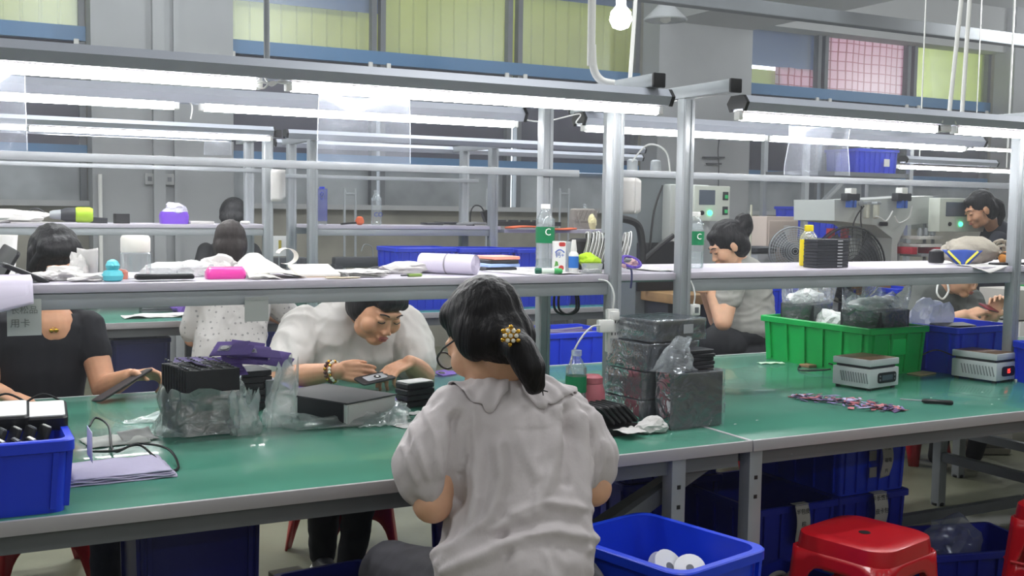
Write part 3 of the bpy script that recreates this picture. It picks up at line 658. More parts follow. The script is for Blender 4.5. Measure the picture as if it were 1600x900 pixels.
# cases beside her right sleeve
p = onT(968, 676); t = thing('case_tray', 'black tray holding tilted black cases with white faces right of the woman in front', 'tray', (p.x-.02, p.y+.03, TZ), .15)
MB().rbox((0, 0, .012), .17, .14, .024, .008, 3).build('tray_base', BLACKP, t)
for k in range(5):
    M = Matrix.Translation((-.055+k*.024, .0, .062)) @ Matrix.Rotation(.75, 4, 'Y')
    q = MB().rbox((0, 0, 0), .085, .12, .010, .012, 3, .002, M).build('case', BLACKP, t); MB().rbox((0, 0, .0065), .07, .10, .003, .008, 3, 0, M).build('white_face', PAPER, q)
p = onT(985, 690); sheet('printed white sheet leaning behind the tilted cases', p+V((.03, .05, .02)), .08, .08, .1, seed=4)
p = onT(1025, 678); tissue('crumpled white tissue at the foot of the wrapped packs', (p.x, p.y+.02, TZ), (.048, .032, .024), 4)
# wrapped black packs
N0 = at(1002, 667, z=TZ); zz = [TZ+.0005]+[at(1012, y_, Y=2.885).z for y_ in (624, 580, 536, 500)]
for k, lab in enumerate(('bottom wrapped black pack of the tall stack by the post', 'second wrapped black pack from the bottom of the tall stack', 'third wrapped black pack from the bottom of the tall stack', 'topmost wrapped black pack of the tall stack, with a sticker')):
    N = N0+V(((0, .008, .012, .045)[k], .0, 0)); wrapped_pack(lab, (N.x, N.y), (.225 if k < 3 else .235), .20, .10 if k < 3 else .16, zz[k], zz[k+1]-zz[k]-.003, seed=k+1, sticker=(.12, .55) if k == 3 else None)
N1 = at(1050, 674, z=TZ); wrapped_pack('large wrapped black pack standing in front of the tall stack', (N1.x, N1.y), .212, .085, .04, TZ, .183, seed=6)
c1 = N1+V((.105, .045, 0)); rz1 = .05
for k in range(5):
    t = block('black_folder', ('lowest', 'second', 'third', 'fourth', 'topmost')[k]+' flat black folder lying on the large wrapped pack', 'folder', NB, (c1.x+.02+.004*(k % 2), c1.y+.03, TZ+.1855+k*.0125), (.13, .075, .012), rz1+.05*((k % 3)-1))
b = MB()
def neck(u, v):
    a = 2*pi*u; r = (.05*(1-v)**1.6+.012+.012*v)*(1+.55*noise.noise(V((cos(a)*2.5, sin(a)*2.5, v*2.5)))+.35*noise.noise(V((cos(a)*7, sin(a)*7, v*4)))); return (r*cos(a)*1.2-.01+.035*v*v, r*sin(a)*.8, .002+.105*v+.02*noise.noise(V((cos(a)*2, sin(a)*2, 5)))*v)
b.grid(neck, 40, 16); o = b.build('bag_neck', film('clear_wrap', 'd2d7dc', .34, .12), smooth=20, loc=(c1.x-.065, c1.y-.005, TZ+.184)); tag(o, 'gathered clear bag neck rising from the large wrapped pack', 'bag')
# bottle and pink cup beside post
LIQ = film('water', 'cfe0de', .08, .05)
GLAB = mat('green_label', '0c7a4c', .45)
p = at(900, 600, Y=2.98); bottle('water bottle with a green label standing behind the woman in front', (p.x, 2.98, TZ), .245, .034, film('clear_cap', 'dfe8ea', .35), GLAB, .55, LIQ, labz=(.45, .66))
p = at(925, 632, Y=3.0); t = thing('pink_flask', 'dusty pink flask standing beside the post foot', 'flask', (p.x, 3.0, TZ))
PINK = mat('dusty_pink', 'b0636c', .5)
MB().lathe([(.038, 0), (.042, .005), (.042, .10), (.034, .128), (.033, .131)], 24).build('flask_body', PINK, t); MB().lathe([(.034, .132), (.034, .150), (.024, .158)], 24).build('lid', PINK, t)
# held and resting pieces
NBR = mat('dark_leather', '2a2326', .55)
# ---------------------------------------------------------------- right table
c, w, d, rz = foot((1355, 592), (1205, 551), (1428, 584), TZ)
t = crate('green_crate', 'green plastic crate holding two bagged black packs on the right table', GREENC, .35, .66, .205, (3.645, 3.715, TZ), .04, ribs=(4, 6), r=.015)
MB().box((0, -.325, .12), (.12, .012, .07), .004).build('handle_panel', mat('light_green', '14c25e', .4), t)
crate('blue_crate', 'blue plastic crate with a clear bag and black tablet behind the right hot plate', BLUE, .40, .56, .205, (4.065, 3.56, TZ), .06, ribs=(4, 5), r=.015)
def hpack(label, loc, w, d, h, rz, seed):
    t = thing('bagged_pack', label, 'pack', loc, rz)
    MB().rbox((0, 0, h/2), w, d, h, .01, 3, .004).build('block', mat('black_sheets', '25282b', .5), t)
    b = MB(); bagsurf(b, (0, 0, 0), w/2+.008, d/2+.008, h+.075, seed, .018, nu=44, top=-.08, zig=.06); b.build('bag_film', WRAPB, t, 35)
    for k in range(3): crumple(MB(), ((k-1)*w*.3, .0, h+.022), (w*.24, d*.3, .03), seed+k, .55).build('crumpled_top', BAGW, t, 20)
WRAPB = film('bag_clear', 'e2e7ea', .16, .16, .9, 24); BAGW = film('bag_white', 'f8faf9', .75, .25, .8, 30)
hpack('bagged black pack at the left end of the green crate', (3.61, 3.91, TZ+.12), .20, .17, .155, .35, 31)
hpack('larger bagged black pack at the near end of the green crate', (3.66, 3.53, TZ+.12), .25, .20, .155, .25, 35)
p = V((3.62, 3.74, TZ+.15)); tissue('white crumpled film between the two bagged packs', p, (.07, .07, .05), 6, BAGW, 'crumpled_film', 'film')
o = MB(); crumple(o, (0, 0, 0), (.10, .07, .11), 9, .5); o = o.build('clear_bag', BAGW, smooth=20, loc=(3.98, 3.50, TZ+.20)); tag(o, 'crumpled clear bag standing in the blue crate by the leaning man', 'bag')
block('black_tablet', 'black tablet lying across the blue crate rim', 'tablet', BLACKP, (3.97, 3.37, TZ+.200), (.19, .085, .011), -.12, tilt=(.08, 0))
GREYB = mat('light_grey_enamel', 'c3c8c9', .4, .1); PLATE = mat('brown_plate', '8a6a4c', .4, .6, nz=.1)
def hotplate(label, n, l, r, red, rz=None):
    c, w, d, a = foot(n, l, r, TZ); t = thing('hot_plate', label, 'hot plate', (c.x, c.y, TZ), a); H = .075
    MB().box((0, 0, .01+H/2), (w, d, H), .004).build('housing', GREYB, t)
    MB().box((0, 0, .01+H+.006), (w*.86, d*.9, .014)).build('gap_collar', DARKP, t, 0)
    MB().box((0, 0, .01+H+.024), (w*1.0, d*1.0, .026), .003).build('heating_block', GREYB, t)
    MB().box((0, 0, .01+H+.0375), (w*.9, d*.93, .002), .0008).build('hot_surface', PLATE, t)
    for k in range(11):
        y = -d*.40+k*d*.068
        MB().bar((-w/2-.001, y, .01+H*.78), (-w/2-.001, y-d*.055, .01+H*.25), .004, .003, (1, 0, 0)).build('vent_slot', mat('slot_grey', '7d8284', .6), t, 0)
    M = Matrix(((1, 0, 0, w*.08), (0, 0, -1, -d/2-.0005), (0, 1, 0, .01+H*.5), (0, 0, 0, 1)))
    MB().rbox((0, 0, .001), w*.62, H*.55, .004, H*.16, 4, 0, M).build('control_panel', BLACKP, t)
    if red: text('15', .026, 'display_digits', mat('red_led', (1, .04, .03), emit=2.2), t, M @ Matrix.Translation((0, 0, .0036)))
    else:
        MB().box((0, 0, .0035), (w*.36, H*.28, .001), 0, M).build('display_window', mat('lcd_grey', '46505a', .3), t, 0)
        for sx in (-1, 1):
            for sy in (-1, 1): MB().lathe([(.004, 0), (.004, .002)], 8, (sx*w*.25, sy*H*.1, .003), M=M).build('button', GREY, t)
    for sx in (-1, 1):
        for sy in (-1, 1): MB().lathe([(.010, 0), (.010, .011)], 10, (sx*w*.4, sy*d*.42, 0)).build('rubber_foot', BLACKP, t)
    return c
ca = hotplate('grey hot plate with a brown top and dark display in front of the green crate', (1358, 612), (1297, 603), (1408, 606), False)
cb = hotplate('grey hot plate with red digits in front of the blue crate', (1556, 600), (1484, 590), (1590, 596), True)
cable('black mains lead looped left of the first hot plate', [onT(1300, 580)+V((0, 0, .03)), onT(1285, 574)+V((0, 0, .02)), onT(1252, 572)+V((0, 0, .004)), onT(1250, 580)+V((0, 0, .004)), onT(1280, 583)+V((0, 0, .012)), onT(1298, 584)+V((0, 0, .02))], .0035)
cable('black mains lead arching up between the hot plates', [onT(1486, 581)+V((0, 0, .01)), onT(1455, 578)+V((0, 0, .004)), onT(1442, 565)+V((0, 0, .02)), at(1446, 552, Y=3.28), at(1465, 547, Y=3.27), at(1490, 556, Y=3.26)], .003)
CARD = mat('brown_card', 'a5825f', .8, nz=.06)
p = onT(1280, 575); block('card_piece', 'small brown cardboard piece by the looped black lead', 'cardboard', CARD, (p.x, p.y+.05, TZ), (.10, .06, .012), .1)
p = onT(1440, 584); block('card_piece', 'tan cardboard scrap between the two hot plates', 'cardboard', mat('tan_card', 'c4ad84', .8), (p.x, p.y, TZ), (.13, .07, .004), .2)
p = onT(1205, 568); sheet('pale green slip lying left of the green crate', p, .12, .05, -.3, m=mat('pale_green', 'b9d3ba', .7))
# scrap heap
cols = [mat('scrap_%s' % h, h, .7) for h in ('5a4670', '8a7fae', 'b7b0cf', 'c27e83', '3f3247', 'a45c66')]
A, B = onT(1238, 620), onT(1412, 643); ax = (B-A)
for i in range(230):
    u = random.random(); s = sin(pi*min(1, u*.9+.06))**.7
    q = A+ax*u+V((-ax.y, ax.x, 0)).normalized()*random.gauss(0, .042)*s
    n_ = random.randint(3, 5); L_ = random.uniform(.012, .038); poly = [(L_*cos(2*pi*k/n_+.3)*random.uniform(.5, 1), .5*L_*sin(2*pi*k/n_+.3)*random.uniform(.4, 1)) for k in range(n_)]
    o = MB().prism(poly, 0, .0012).build('felt_scrap', cols[i % 6], smooth=0, loc=(q.x, q.y, TZ+.001+.018*s*random.random()))
    o.rotation_euler = (random.gauss(0, .15), random.gauss(0, .15), random.random()*6.3)
    tag(o, 'small purple or pink felt offcut in the heap before the hot plate', 'scrap', 'felt offcuts heaped on the right table')
p, q = onT(1440, 630), onT(1484, 633); t = thing('screwdriver', 'screwdriver with a dark handle lying near the table edge', 'screwdriver', p+V((0, 0, .009)), atan2(q.y-p.y, q.x-p.x))
Ry = Matrix.Rotation(pi/2, 4, 'Y')
MB().lathe([(.005, 0), (.009, .01), (.008, .06), (.009, .10), (.006, .108)], 10, M=Ry).build('handle', BLACKP, t); MB().lathe([(.0028, -.075), (.0028, .002)], 8, M=Ry).build('shaft', STEEL, t)
for i, (px, py) in enumerate(((1148, 663), (1182, 657), (1534, 613), (1549, 632), (1454, 622), (1560, 624))):
    p = onT(px, py); o = MB().prism([(-.006, -.003), (.007, -.002), (.004, .004)], 0, .001).build('paper_bit', PAPER, smooth=0, loc=p); tag(o, 'tiny white paper bit on the green right table top', 'scrap', 'paper bits on the right table')
p = at(1603, 604, z=TZ); crate('blue_crate', 'blue crate cut off by the right picture edge beside the red-digit hot plate', BLUE, .3, .16, .17, (p.x+.20, p.y+.0, TZ), -.35, ribs=(4, 3))
# ---------------------------------------------------------------- on the shelf, left rack
o = MB().rbox((0, 0, .002), .085, .17, .010, .012, 4, .002).build('phone', BLACKP, loc=S(8, 3.3, 418)+V((0, 0, .05))); o.rotation_euler = (.2, -1.05, 0); tag(o, 'black phone standing tilted at the left edge of the shelf', 'phone')
t = thing('phone', 'black cased phone with a white screen leaning on the shelf at left', 'phone', S(38, 3.19)+V((0, 0, .024)), 0); t.rotation_euler = (-.0, .42, .1)
MB().rbox((0, 0, 0), .125, .075, .012, .012, 4, .003).build('phone_body', BLACKP, t); MB().rbox((-.004, 0, .0066), .105, .064, .0015, .008, 4).build('screen', mat('white_screen', 'e4e4e6', .2), t)
t = thing('white_cup', 'white plastic cup at the far left edge of the shelf', 'cup', S(2, 3.42))
MB().lathe([(.035, 0), (.045, .12), (.043, .12), (.034, .003)], 24, cap1=False).build('cup_body', WHITEP, t)
for i, (px, Y_, r, s, lab) in enumerate(((68, 3.22, (.035, .03, .014), 1, 'crumpled tissue beside the leaning phone'), (100, 3.24, (.045, .03, .02), 2, 'crumpled tissue below the hair of the woman in black'), (122, 3.28, (.026, .02, .035), 3, 'small upright crumpled tissue left of the turquoise duck'))):
    tissue(lab, S(px, Y_), r, s)
fn = lambda u, v: ((u-.5)*.055, .012*sin(u*5)+.02*(1-v)**2, .008+.075*v+.012*abs(u-.5)*v)
o = MB().grid(fn, 10, 10).build('paper_packet', PAPER, smooth=60, solid=.001, loc=S(137, 3.27)); tag(o, 'torn white paper packet standing up by the turquoise duck', 'packet')
tissue('flattened tissue in front of the torn paper packet', S(140, 3.18), (.045, .025, .010), 5)
t = thing('toy_duck', 'turquoise rubber duck standing on the shelf', 'toy', S(176, 3.17)); TEAL = mat('turquoise_rubber', '5cc3cf', .45)
MB().lathe([(.020, 0), (.026, .004), (.029, .016), (.024, .028), (.012, .033)], 24).build('body', TEAL, t); MB().lathe([(.010, .027), (.017, .034), (.019, .044), (.014, .055), (.004, .0605)], 20).build('head', TEAL, t)
MB().lathe([(.006, 0), (.004, .006), (.001, .009)], 10, M=Matrix.Translation((-.004, -.017, .043)) @ Matrix.Rotation(pi/2, 4, 'X')).build('bill', TEAL, t)
t = thing('orange_stopper', 'orange bottle stopper lying behind the turquoise duck', 'cap', S(190, 3.26)); ORANGE = mat('orange_plastic', 'e0673a', .45)
MB().lathe([(.017, 0), (.018, .02), (.012, .026)], 20).build('cap_body', ORANGE, t); MB().lathe([(.0125, .0255), (.006, .0275)], 14).build('cap_top', mat('orange_dark', 'c24f2a', .5), t)
t = thing('glass_jar', 'clear jar with a big white screw lid on the shelf', 'jar', S(212, 3.26))
MB().lathe([(.036, 0), (.042, .006), (.043, .070), (.034, .080)], 28, cap1=False).build('jar_body', GLASS, t); MB().lathe([(.039, .076), (.041, .080), (.041, .116), (.036, .124)], 28).build('lid', mat('cream_lid', 'e6e4dc', .45), t)
t = thing('tablet', 'slim black tablet lying in front of the clear jar', 'tablet', S(257, 3.155)); MB().rbox((0, 0, .011), .158, .05, .013, .008, 4, .003).build('tablet_body', BLACKP, t); MB().rbox((0, 0, .0185), .15, .044, .001, .006).build('screen', DARKP, t)
for px, Y_, r, s, lab, m in ((265, 3.36, (.07, .05, .022), 11, 'white film bag with purple bits behind the black tablet', BAGW), (305, 3.34, (.055, .05, .024), 12, 'white film bag left of the pink pouch', BAGW), (340, 3.40, (.05, .04, .03), 13, 'white tissue wad behind the pink pouch', PAPER), (372, 3.30, (.02, .02, .016), 14, 'small white clip clutter right of the pink pouch', PAPER)):
    tissue(lab, S(px, Y_), r, s, m, 'film_bag' if m is BAGW else 'tissue', 'bag' if m is BAGW else 'tissue', .45)
t = thing('pouch', 'shiny hot pink pouch lying on the shelf', 'pouch', S(352, 3.20)); PK = mat('hot_pink', 'e63ea4', .3, coat=.4)
MB().loft([[(x*k, y*k2, z) for x, y in rr(.115, .05, .012, 4)] for k, k2, z in ((.95, .9, 0), (1, 1, .006), (.98, .96, .02), (.9, .7, .03), (.86, .3, .033))]).build('pouch_body', PK, t); MB().bar((-.05, 0, .033), (.05, 0, .033), .005, .004).build('zip', mat('pink_light', 'f08cc6', .4), t)
# curled papers
def curl(label, px, Y_, w, d, h, sgn, seed, m=PAPER):
    fn = lambda u, v: ((u-.5)*w*(1-.25*v), -d*.5+d*v, .002+h*(sin(pi*min(1, .15+.85*u)))*(.25+.75*v)+.006*noise.noise(V((u*4, v*4, seed))))
    o = MB().grid(fn, 24, 14).build('curled_paper', m, smooth=70, solid=.0012, loc=S(px, Y_)); return tag(o, label, 'paper')
PAPERW = mat('warm_paper', 'dddad2', .8)
curl('large white paper curling up like a tent left of the card folder', 418, 3.28, .17, .26, .065, 1, 3, PAPERW)
curl('smaller curled white paper under the large tent-like sheet', 410, 3.17, .10, .09, .028, 1, 5, PAPERW)
fn = lambda u, v: (.03*cos(-2+5*u), .05*v, .05+.022*sin(-2+5*u)+.01*u)
o = MB().grid(fn, 24, 6).build('paper_curl', PAPERW, smooth=70, solid=.001, loc=S(452, 3.40)); tag(o, 'white paper strip rolled into a loop behind the curled paper', 'paper')
t = thing('card_folder', 'white card folder with a buff edge leaning right of the curled papers', 'folder', S(490, 3.28), -.1); t.rotation_euler.x = .12
MB().box((0, 0, .016), (.13, .18, .010), .003).build('card_cover', PAPERW, t); MB().box((0, -.088, .010), (.125, .006, .006)).build('buff_edge', mat('buff', 'c9b08f', .8), t, 0)
for px, Y_, w, d, rz, lab, s in ((555, 3.27, .17, .15, .2, 'flat white paper bag right of the card folder', 41), (570, 3.17, .12, .06, -.1, 'white paper bag corner hanging at the shelf edge', 42)):
    t = thing('paper_bag', lab, 'paper bag', S(px, Y_), rz)
    for k in range(3): MB().grid(lambda u, v: ((u-.5)*w, (v-.5)*d, .003+k*.005+.006*abs(noise.noise(V((u*3, v*3, s+k))))), 12, 12).build('bag_layer', PAPER, t, 60, solid=.001)
tissue('crumpled white paper behind the green craft knife', S(632, 3.33), (.075, .05, .020), 15)
t = thing('craft_knife', 'green craft knife lying on the shelf edge', 'knife', S(648, 3.14), .15); MB().rbox((0, 0, .005), .05, .014, .009, .004, 3, .002).build('handle', mat('olive_green', '7f9c4e', .5), t); MB().box((-.035, 0, .005), (.025, .010, .004)).build('blade_holder', DARKP, t, 0)
p = S(515, 3.11); o = MB().box((0, 0, .0), (.10, .03, .003)).build('buff_slip', mat('buff_paper', 'cbbfa8', .8), loc=p+V((.04, 0, .003))); tag(o, 'buff paper slip at the shelf edge below the card folder', 'paper')
# roll of paper
a, b = S(664, 3.32), S(738, 3.18); t = thing('paper_roll', 'thick roll of lilac white paper held by a band on the shelf', 'paper roll', (a+b)/2+V((0, 0, .033)), atan2((b-a).y, (b-a).x)); ln = .20
Rx = Matrix.Rotation(pi/2, 4, 'Y')
MB().lathe([(.0325, -ln/2), (.033, -ln/2+.002), (.033, ln/2)], 36, M=Rx, cap1=False).build('outer_sheet', mat('lilac_roll', 'e2dcec', .7), t)
sp = lambda z: [V((z, (.004+.0046*k/12)*cos(k*.524)*1.0*(1+0*z), (.004+.0046*k/12)*sin(k*.524))) for k in range(72)]
A_, B_ = sp(ln/2-.001), sp(-ln/2+.02); m_ = MB()
m_.add(A_+B_, [(k, k+1, 73+k-1+0, 72+k) for k in range(71)]); m_.build('inner_coil', LILAC, t, 70, solid=.0012)
MB().lathe([(.034, -.003), (.034, .003)], 36, M=Rx, cap0=False, cap1=False).build('rubber_band', mat('band', '9a96a0', .6), t)
for k, (m, w) in enumerate(((DARKP, .12), (mat('light_blue', '9db6e6', .5), .13), (DARKP, .115), (mat('salmon', 'ef9f8c', .5), .11))):
    block('notebook', ('dark notebook at the bottom beside the paper roll', 'light blue notebook second from bottom beside the paper roll', 'dark notebook under the salmon one beside the paper roll', 'salmon notebook on top beside the paper roll')[k], 'notebook', m, S(772+2*k, 3.42)+V((0, .0, .0128*k)), (w, .12, .012), .1*(k % 2))
for px, Y_, w, d, rz, lab in ((828, 3.25, .20, .26, .25, 'white sheets spread under the tall water bottle'), (800, 3.38, .16, .18, -.1, 'white sheet behind the salmon notebook'), (870, 3.17, .16, .1, -.05, 'white sheet at the shelf edge under the green marker'), (1105, 3.30, .24, .2, .1, 'white sheet under the bottle right of the tall post'), (1130, 3.17, .26, .09, -.08, 'white sheet at the right shelf edge by the tall post'), (1025, 3.30, .16, .2, .0, 'white sheet on the short bridging shelf'), (1400, 3.3, .5, .3, .05, 'wide white sheet lying on the right shelf'), (1455, 3.2, .3, .14, -.1, 'white sheet in front of the cloth bag')):
    sheet(lab, S(px, Y_)+V((0, 0, .001 if w < .2 else .0)), w, d, rz, seed=px, wav=.002, m=mat('sheet_white', 'e9e6ee', .8) if px == 828 else PAPER)
SZ0 = SZ+.0022
bottle('clear water bottle with a green label standing on the shelf left of the post', (S(851, 3.30).x, 3.30, SZ0), .232, .033, WHITEP, GLAB, .18, LIQ)
bottle('clear water bottle with a green label standing on the shelf right of the tall post', (S(1086, 3.30).x, 3.30, SZ0), .212, .031, WHITEP, GLAB, .3, LIQ)
for px, z_, s_ in ((845, .135, .035), (1083, .120, .032)):
    p = S(px, 3.266); text('C', s_, 'label_mark', WHITEP, [o for o in C.objects if o.name.startswith('water_bottle')][-2 if px == 845 else -1], Matrix.Translation((-.008, -.0335 if px == 845 else -.0315, z_)) @ Matrix.Rotation(pi/2, 4, 'X'))
t = thing('milk_carton', 'white milk carton with blue and red print in front of the water bottle', 'carton', (S(873, 3.215).x, 3.215, SZ0), -.35)
MB().box((0, 0, .053), (.042, .03, .106), .002).build('carton_body', WHITEP, t)
Mf = Matrix.Translation((0, -.0153, 0)) @ Matrix.Rotation(pi/2, 4, 'X'); BLUEINK = mat('blue_ink', '3f62b5', .5); REDINK = mat('red_ink', 'c2403c', .5)
text('钙+', .020, 'carton_print', BLUEINK, t, Mf @ Matrix.Translation((0, .058, 0)))
MB().tube([(-.016+.032*i/8, .068+.010*sin(pi*i/8), .0003) for i in range(9)], .002, 5).build('blue_arc', BLUEINK, t).matrix_local = Mf
MB().rbox((.008, .096, 0), .022, .014, .0008, .005).build('red_flag', REDINK, t).matrix_local = Mf
MB().lathe([(.009, -.0003), (.009, .0005)], 14, (.006, .016, 0)).build('red_dot', REDINK, t).matrix_local = Mf
MB().prism([(-.018, .02), (-.004, .024), (-.006, .036), (-.014, .04)], 0, .0006).build('green_leaf', mat('leaf_ink', '5d9a4a', .5), t).matrix_local = Mf
t = thing('clear_cup', 'clear plastic cup between the milk carton and the spray bottle', 'cup', (S(886, 3.28).x, 3.28, SZ0)); MB().lathe([(.02, 0), (.027, .10), (.026, .10), (.019, .002)], 20, cap1=False).build('cup_wall', film('cup_film', 'd5d9da', .3), t); MB().lathe([(.0275, .098), (.0285, .101), (.0275, .104)], 20, cap0=False, cap1=False).build('rim', GLASS, t)
t = thing('spray_bottle', 'small white spray bottle with a blue label on the shelf', 'bottle', (S(896, 3.19).x, 3.19, SZ0), -.3)
MB().lathe([(.015, 0), (.017, .004), (.017, .062), (.010, .072)], 20).build('bottle_body', WHITEP, t); MB().lathe([(.0174, .016), (.0174, .056)], 24, cap0=False, cap1=False).build('label_band', mat('blue_label', '2f74c8', .5), t); MB().lathe([(.010, .072), (.011, .076), (.008, .10), (.007, .112)], 16).build('nozzle', WHITEP, t)
a, b = S(843, 3.13), S(877, 3.13); t = thing('marker_pen', 'green marker pen with a dark green cap lying on the shelf edge', 'pen', (a+b)/2+V((0, 0, .012)), -.35)
MB().lathe([(.009, -.035), (.0095, .012)], 14, M=Rx).build('barrel', mat('white_green', 'd5e6d8', .4), t); MB().lathe([(.0095, .012), (.009, .036), (.006, .04)], 14, M=Rx).build('end_piece', mat('bright_green', '3fae5e', .4), t); MB().lathe([(.008, -.052), (.0105, -.048), (.0105, -.030)], 14, M=Rx).build('cap', mat('dark_green', '0f5a44', .4), t)
# strap basket, lime cloth, box of clips
t = thing('strap_bundle', 'bundle of black and white looped straps behind the lime cloth', 'straps', (S(930, 3.40).x, 3.40, SZ0))
MB().rbox((0, 0, .055), .19, .11, .11, .02, 3, .01).build('black_bundle', mat('black_cord', '202022', .8, nz=.2, nzs=60), t)
for k in range(26):
    x = -.085+.19*k/25; r = random.uniform(.8, 1.2)
    MB().tube(smoothpath([(x-.01, -.052, .015+.02*random.random()), (x-.006, -.062, .05), (x+.012*r, -.056, .098), (x+.03*r, -.03, .124+.012*random.random()), (x+.05*r, .02, .12), (x+.06, .03, .06)], 4), .0025, 5).build('strap', WCABLE if k % 2 else mat('grey_cord', '8e8e88', .7), t)
o = crumple(MB(), (0, 0, .035), (.038, .03, .028), 8, .5).build('lime_cloth', mat('lime_cloth', 'b9e02c', .7), smooth=25, loc=(S(922, 3.23).x, 3.23, SZ0)); tag(o, 'lime green cloth heaped on the clear clip box', 'cloth')
t = thing('clip_box', 'small clear box of white clips under the lime cloth', 'box', (S(925, 3.165).x, 3.165, SZ0)); MB().loft([[(x, y, z) for x, y in rr(.066+k, .045+k, .006)] for k, z in ((-.006, 0), (0, .032), (-.004, .032), (-.010, .003))], True, True).build('box_wall', film('clear_box', 'dfe3e3', .3), t)
for k in range(14): crumple(MB(), (-.024+.008*(k % 7), -.012+.018*(k//7), .008), (.006, .006, .006), k, .5, 1).build('clip', WHITEP, t)
# purple lace item on the bridge shelf, lanyard
t = thing('lace_headband', 'purple lace-edged mask lying on the short shelf between the posts', 'mask', (S(985, 3.2).x, 3.2, SZ0+.006)); PUR = mat('lace_purple', '6a52b8', .7)
pts = [(.034*cos(2*pi*k/44)*(1+.10*(k % 2)), .0+.03*sin(2*pi*k/44)*(1+.10*(k % 2)), .028+.018*sin(2*pi*k/44)) for k in range(44)]
MB().tube(pts, .005, 6, True).build('lace_edge', PUR, t); MB().tube([(x*.82, y*.82, z) for x, y, z in pts[::2]], .003, 6, True).build('inner_lace', PUR, t)
crumple(MB(), (-.004, 0, .02), (.032, .024, .016), 5, .4).build('mask_body', mat('pale_pink', 'd9b3b4', .7), t, 25); crumple(MB(), (-.012, -.008, .032), (.02, .012, .008), 6, .3).build('grey_pad', GREY, t, 25)
p = at(985, 425, Y=3.085); o = MB().tube(smoothpath([p+V((0, .02, .012)), p+V((0, -.004, .008)), p+V((.002, -.006, -.02)), p+V((0, -.004, -.055))]), [.003]*13+[.004]*6 if False else .0035, 6).build('lanyard', mat('lanyard_navy', '3a3f66', .7)); tag(o, 'thin dark lanyard hanging from the short shelf', 'lanyard')
# right shelf
YEL = mat('yellow_liquid', 'e8d21f', .3)
t = thing('yellow_bottle', 'yellow bottle with a yellow cap behind the stack of black cases', 'bottle', (S(1262, 3.31).x, 3.31, SZ0+.004), seeface((2.8, 3.3)))
MB().loft([[(x*k, y*k, z) for x, y in rr(.068, .05, .018, 5)] for k, z in ((.94, 0), (1, .006), (1, .105))]).build('bottle_body', YEL, t)
MB().loft([[(x*k, y*k, z) for x, y in rr(.068, .05, .018, 5)] for k, z in ((1, .1055), (.96, .117), (.55, .137), (.42, .14))], False, False).build('clear_shoulder', GLASS, t); MB().lathe([(.017, .138), (.018, .14), (.018, .16), (.015, .163)], 20).build('cap', YEL, t)
for k in range(9):
    t = thing('phone_case', ('lowest', 'second', 'third', 'fourth', 'fifth', 'sixth', 'seventh', 'eighth', 'topmost')[k]+' black case of the stack in front of the yellow bottle', 'case', (S(1290, 3.20).x, 3.20, SZ0+.004+k*.0122), .02)
    MB().rbox((0, 0, .006), .165+.002*(k % 2), .075, .0115, .003, 2, .001).build('case_body', DARKP, t); MB().box((.035, -.0385, .006), (.024, .003, .0045)).build('spine_mark', mat('mark_grey', 'a2a4a8', .5), t, 0)
CLOTH = mat('linen', 'a8a295', .85, bump=.25, bs=80)
t = thing('cloth_bag', 'slouched off-white cloth bag with a drawcord lying on the right shelf', 'bag', (S(1515, 3.32).x, 3.32, SZ0+.004))
crumple(MB(), (0, 0, .055), (.115, .10, .06), 23, .28, 4, 1.1).build('bag_body', CLOTH, t, 60)
for s_, (dx, dz) in enumerate(((.10, .075), (.125, .07), (.11, .05))): MB().tube(smoothpath([(dx-.02, -.05, dz+.01), (dx, -.075, dz+.03), (dx+.025, -.07, dz+.015), (dx+.03, -.06, dz-.03), (dx, -.07, dz-.03)], 5, True), .006, 7, True).build('drawcord', CLOTH, t)
q = S(1508, 3.19); t = thing('bandana', 'blue neckerchief with a yellow stripe draped over the cloth bag', 'neckerchief', q+V((-.02, 0, .07)), -.55); t.rotation_euler.x = -.25
tri = [(-.085, 0), (.085, 0), (.0, -.085)]
MB().grid(lambda u, v: ((u-.5)*.17*(1-v), .008*sin(u*9)+.012*v, -.085*v), 12, 8).build('cloth_panel', mat('bandana_blue', '3a55a8', .8), t, 60, solid=.002)
for a_, b_ in (((-.062, -.004, -.006), (0, .008, -.066)), ((0, .008, -.066), (.062, -.004, -.006))): MB().bar(a_, b_, .009, .003, (0, 1, 0)).build('yellow_stripe', mat('bandana_yellow', 'e2dc5a', .8), t, 0)
t = thing('burger_toy', 'orange burger-shaped soft roll right of the cloth bag', 'toy', (S(1571, 3.2).x, 3.2, SZ0+.03)); OR2 = mat('bun_orange', 'd9944a', .6); DK = mat('patty_brown', '4a3420', .7)
Rr = Matrix.Rotation(.9, 4, 'Y'); MB().lathe([(.006, .028), (.022, .022), (.029, .010), (.029, .006)], 24, M=Rr).build('upper_bun', OR2, t); MB().lathe([(.030, -.005), (.031, .0), (.030, .006)], 24, M=Rr).build('patty', DK, t); MB().lathe([(.029, -.006), (.028, -.014), (.02, -.022), (.006, -.026)], 24, M=Rr).build('lower_bun', OR2, t)
t = thing('tablet', 'black tablet lying at the right end of the shelf', 'tablet', (S(1578, 3.13).x, 3.14, SZ0+.005), .08); MB().rbox((0, 0, .006), .20, .06, .011, .01, 4, .003).build('tablet_body', BLACKP, t); MB().rbox((0.02, 0, .0125), .04, .03, .001, .006).build('white_spot', WHITEP, t)
p = S(1545, 3.085, 424); fn = lambda u, v: ((u-.5)*.19, .10-.11*v-.012*max(0, v-.8)*5, .004-.03*max(0, v-.72)/.28*(1-abs(u-.4)*1.7))
o = MB().grid(fn, 16, 16).build('paper_sheet', PAPER, smooth=60, solid=.001, loc=(p.x, 3.085, SZ0+.003)); tag(o, 'white sheet with one corner hanging over the right shelf edge', 'paper')
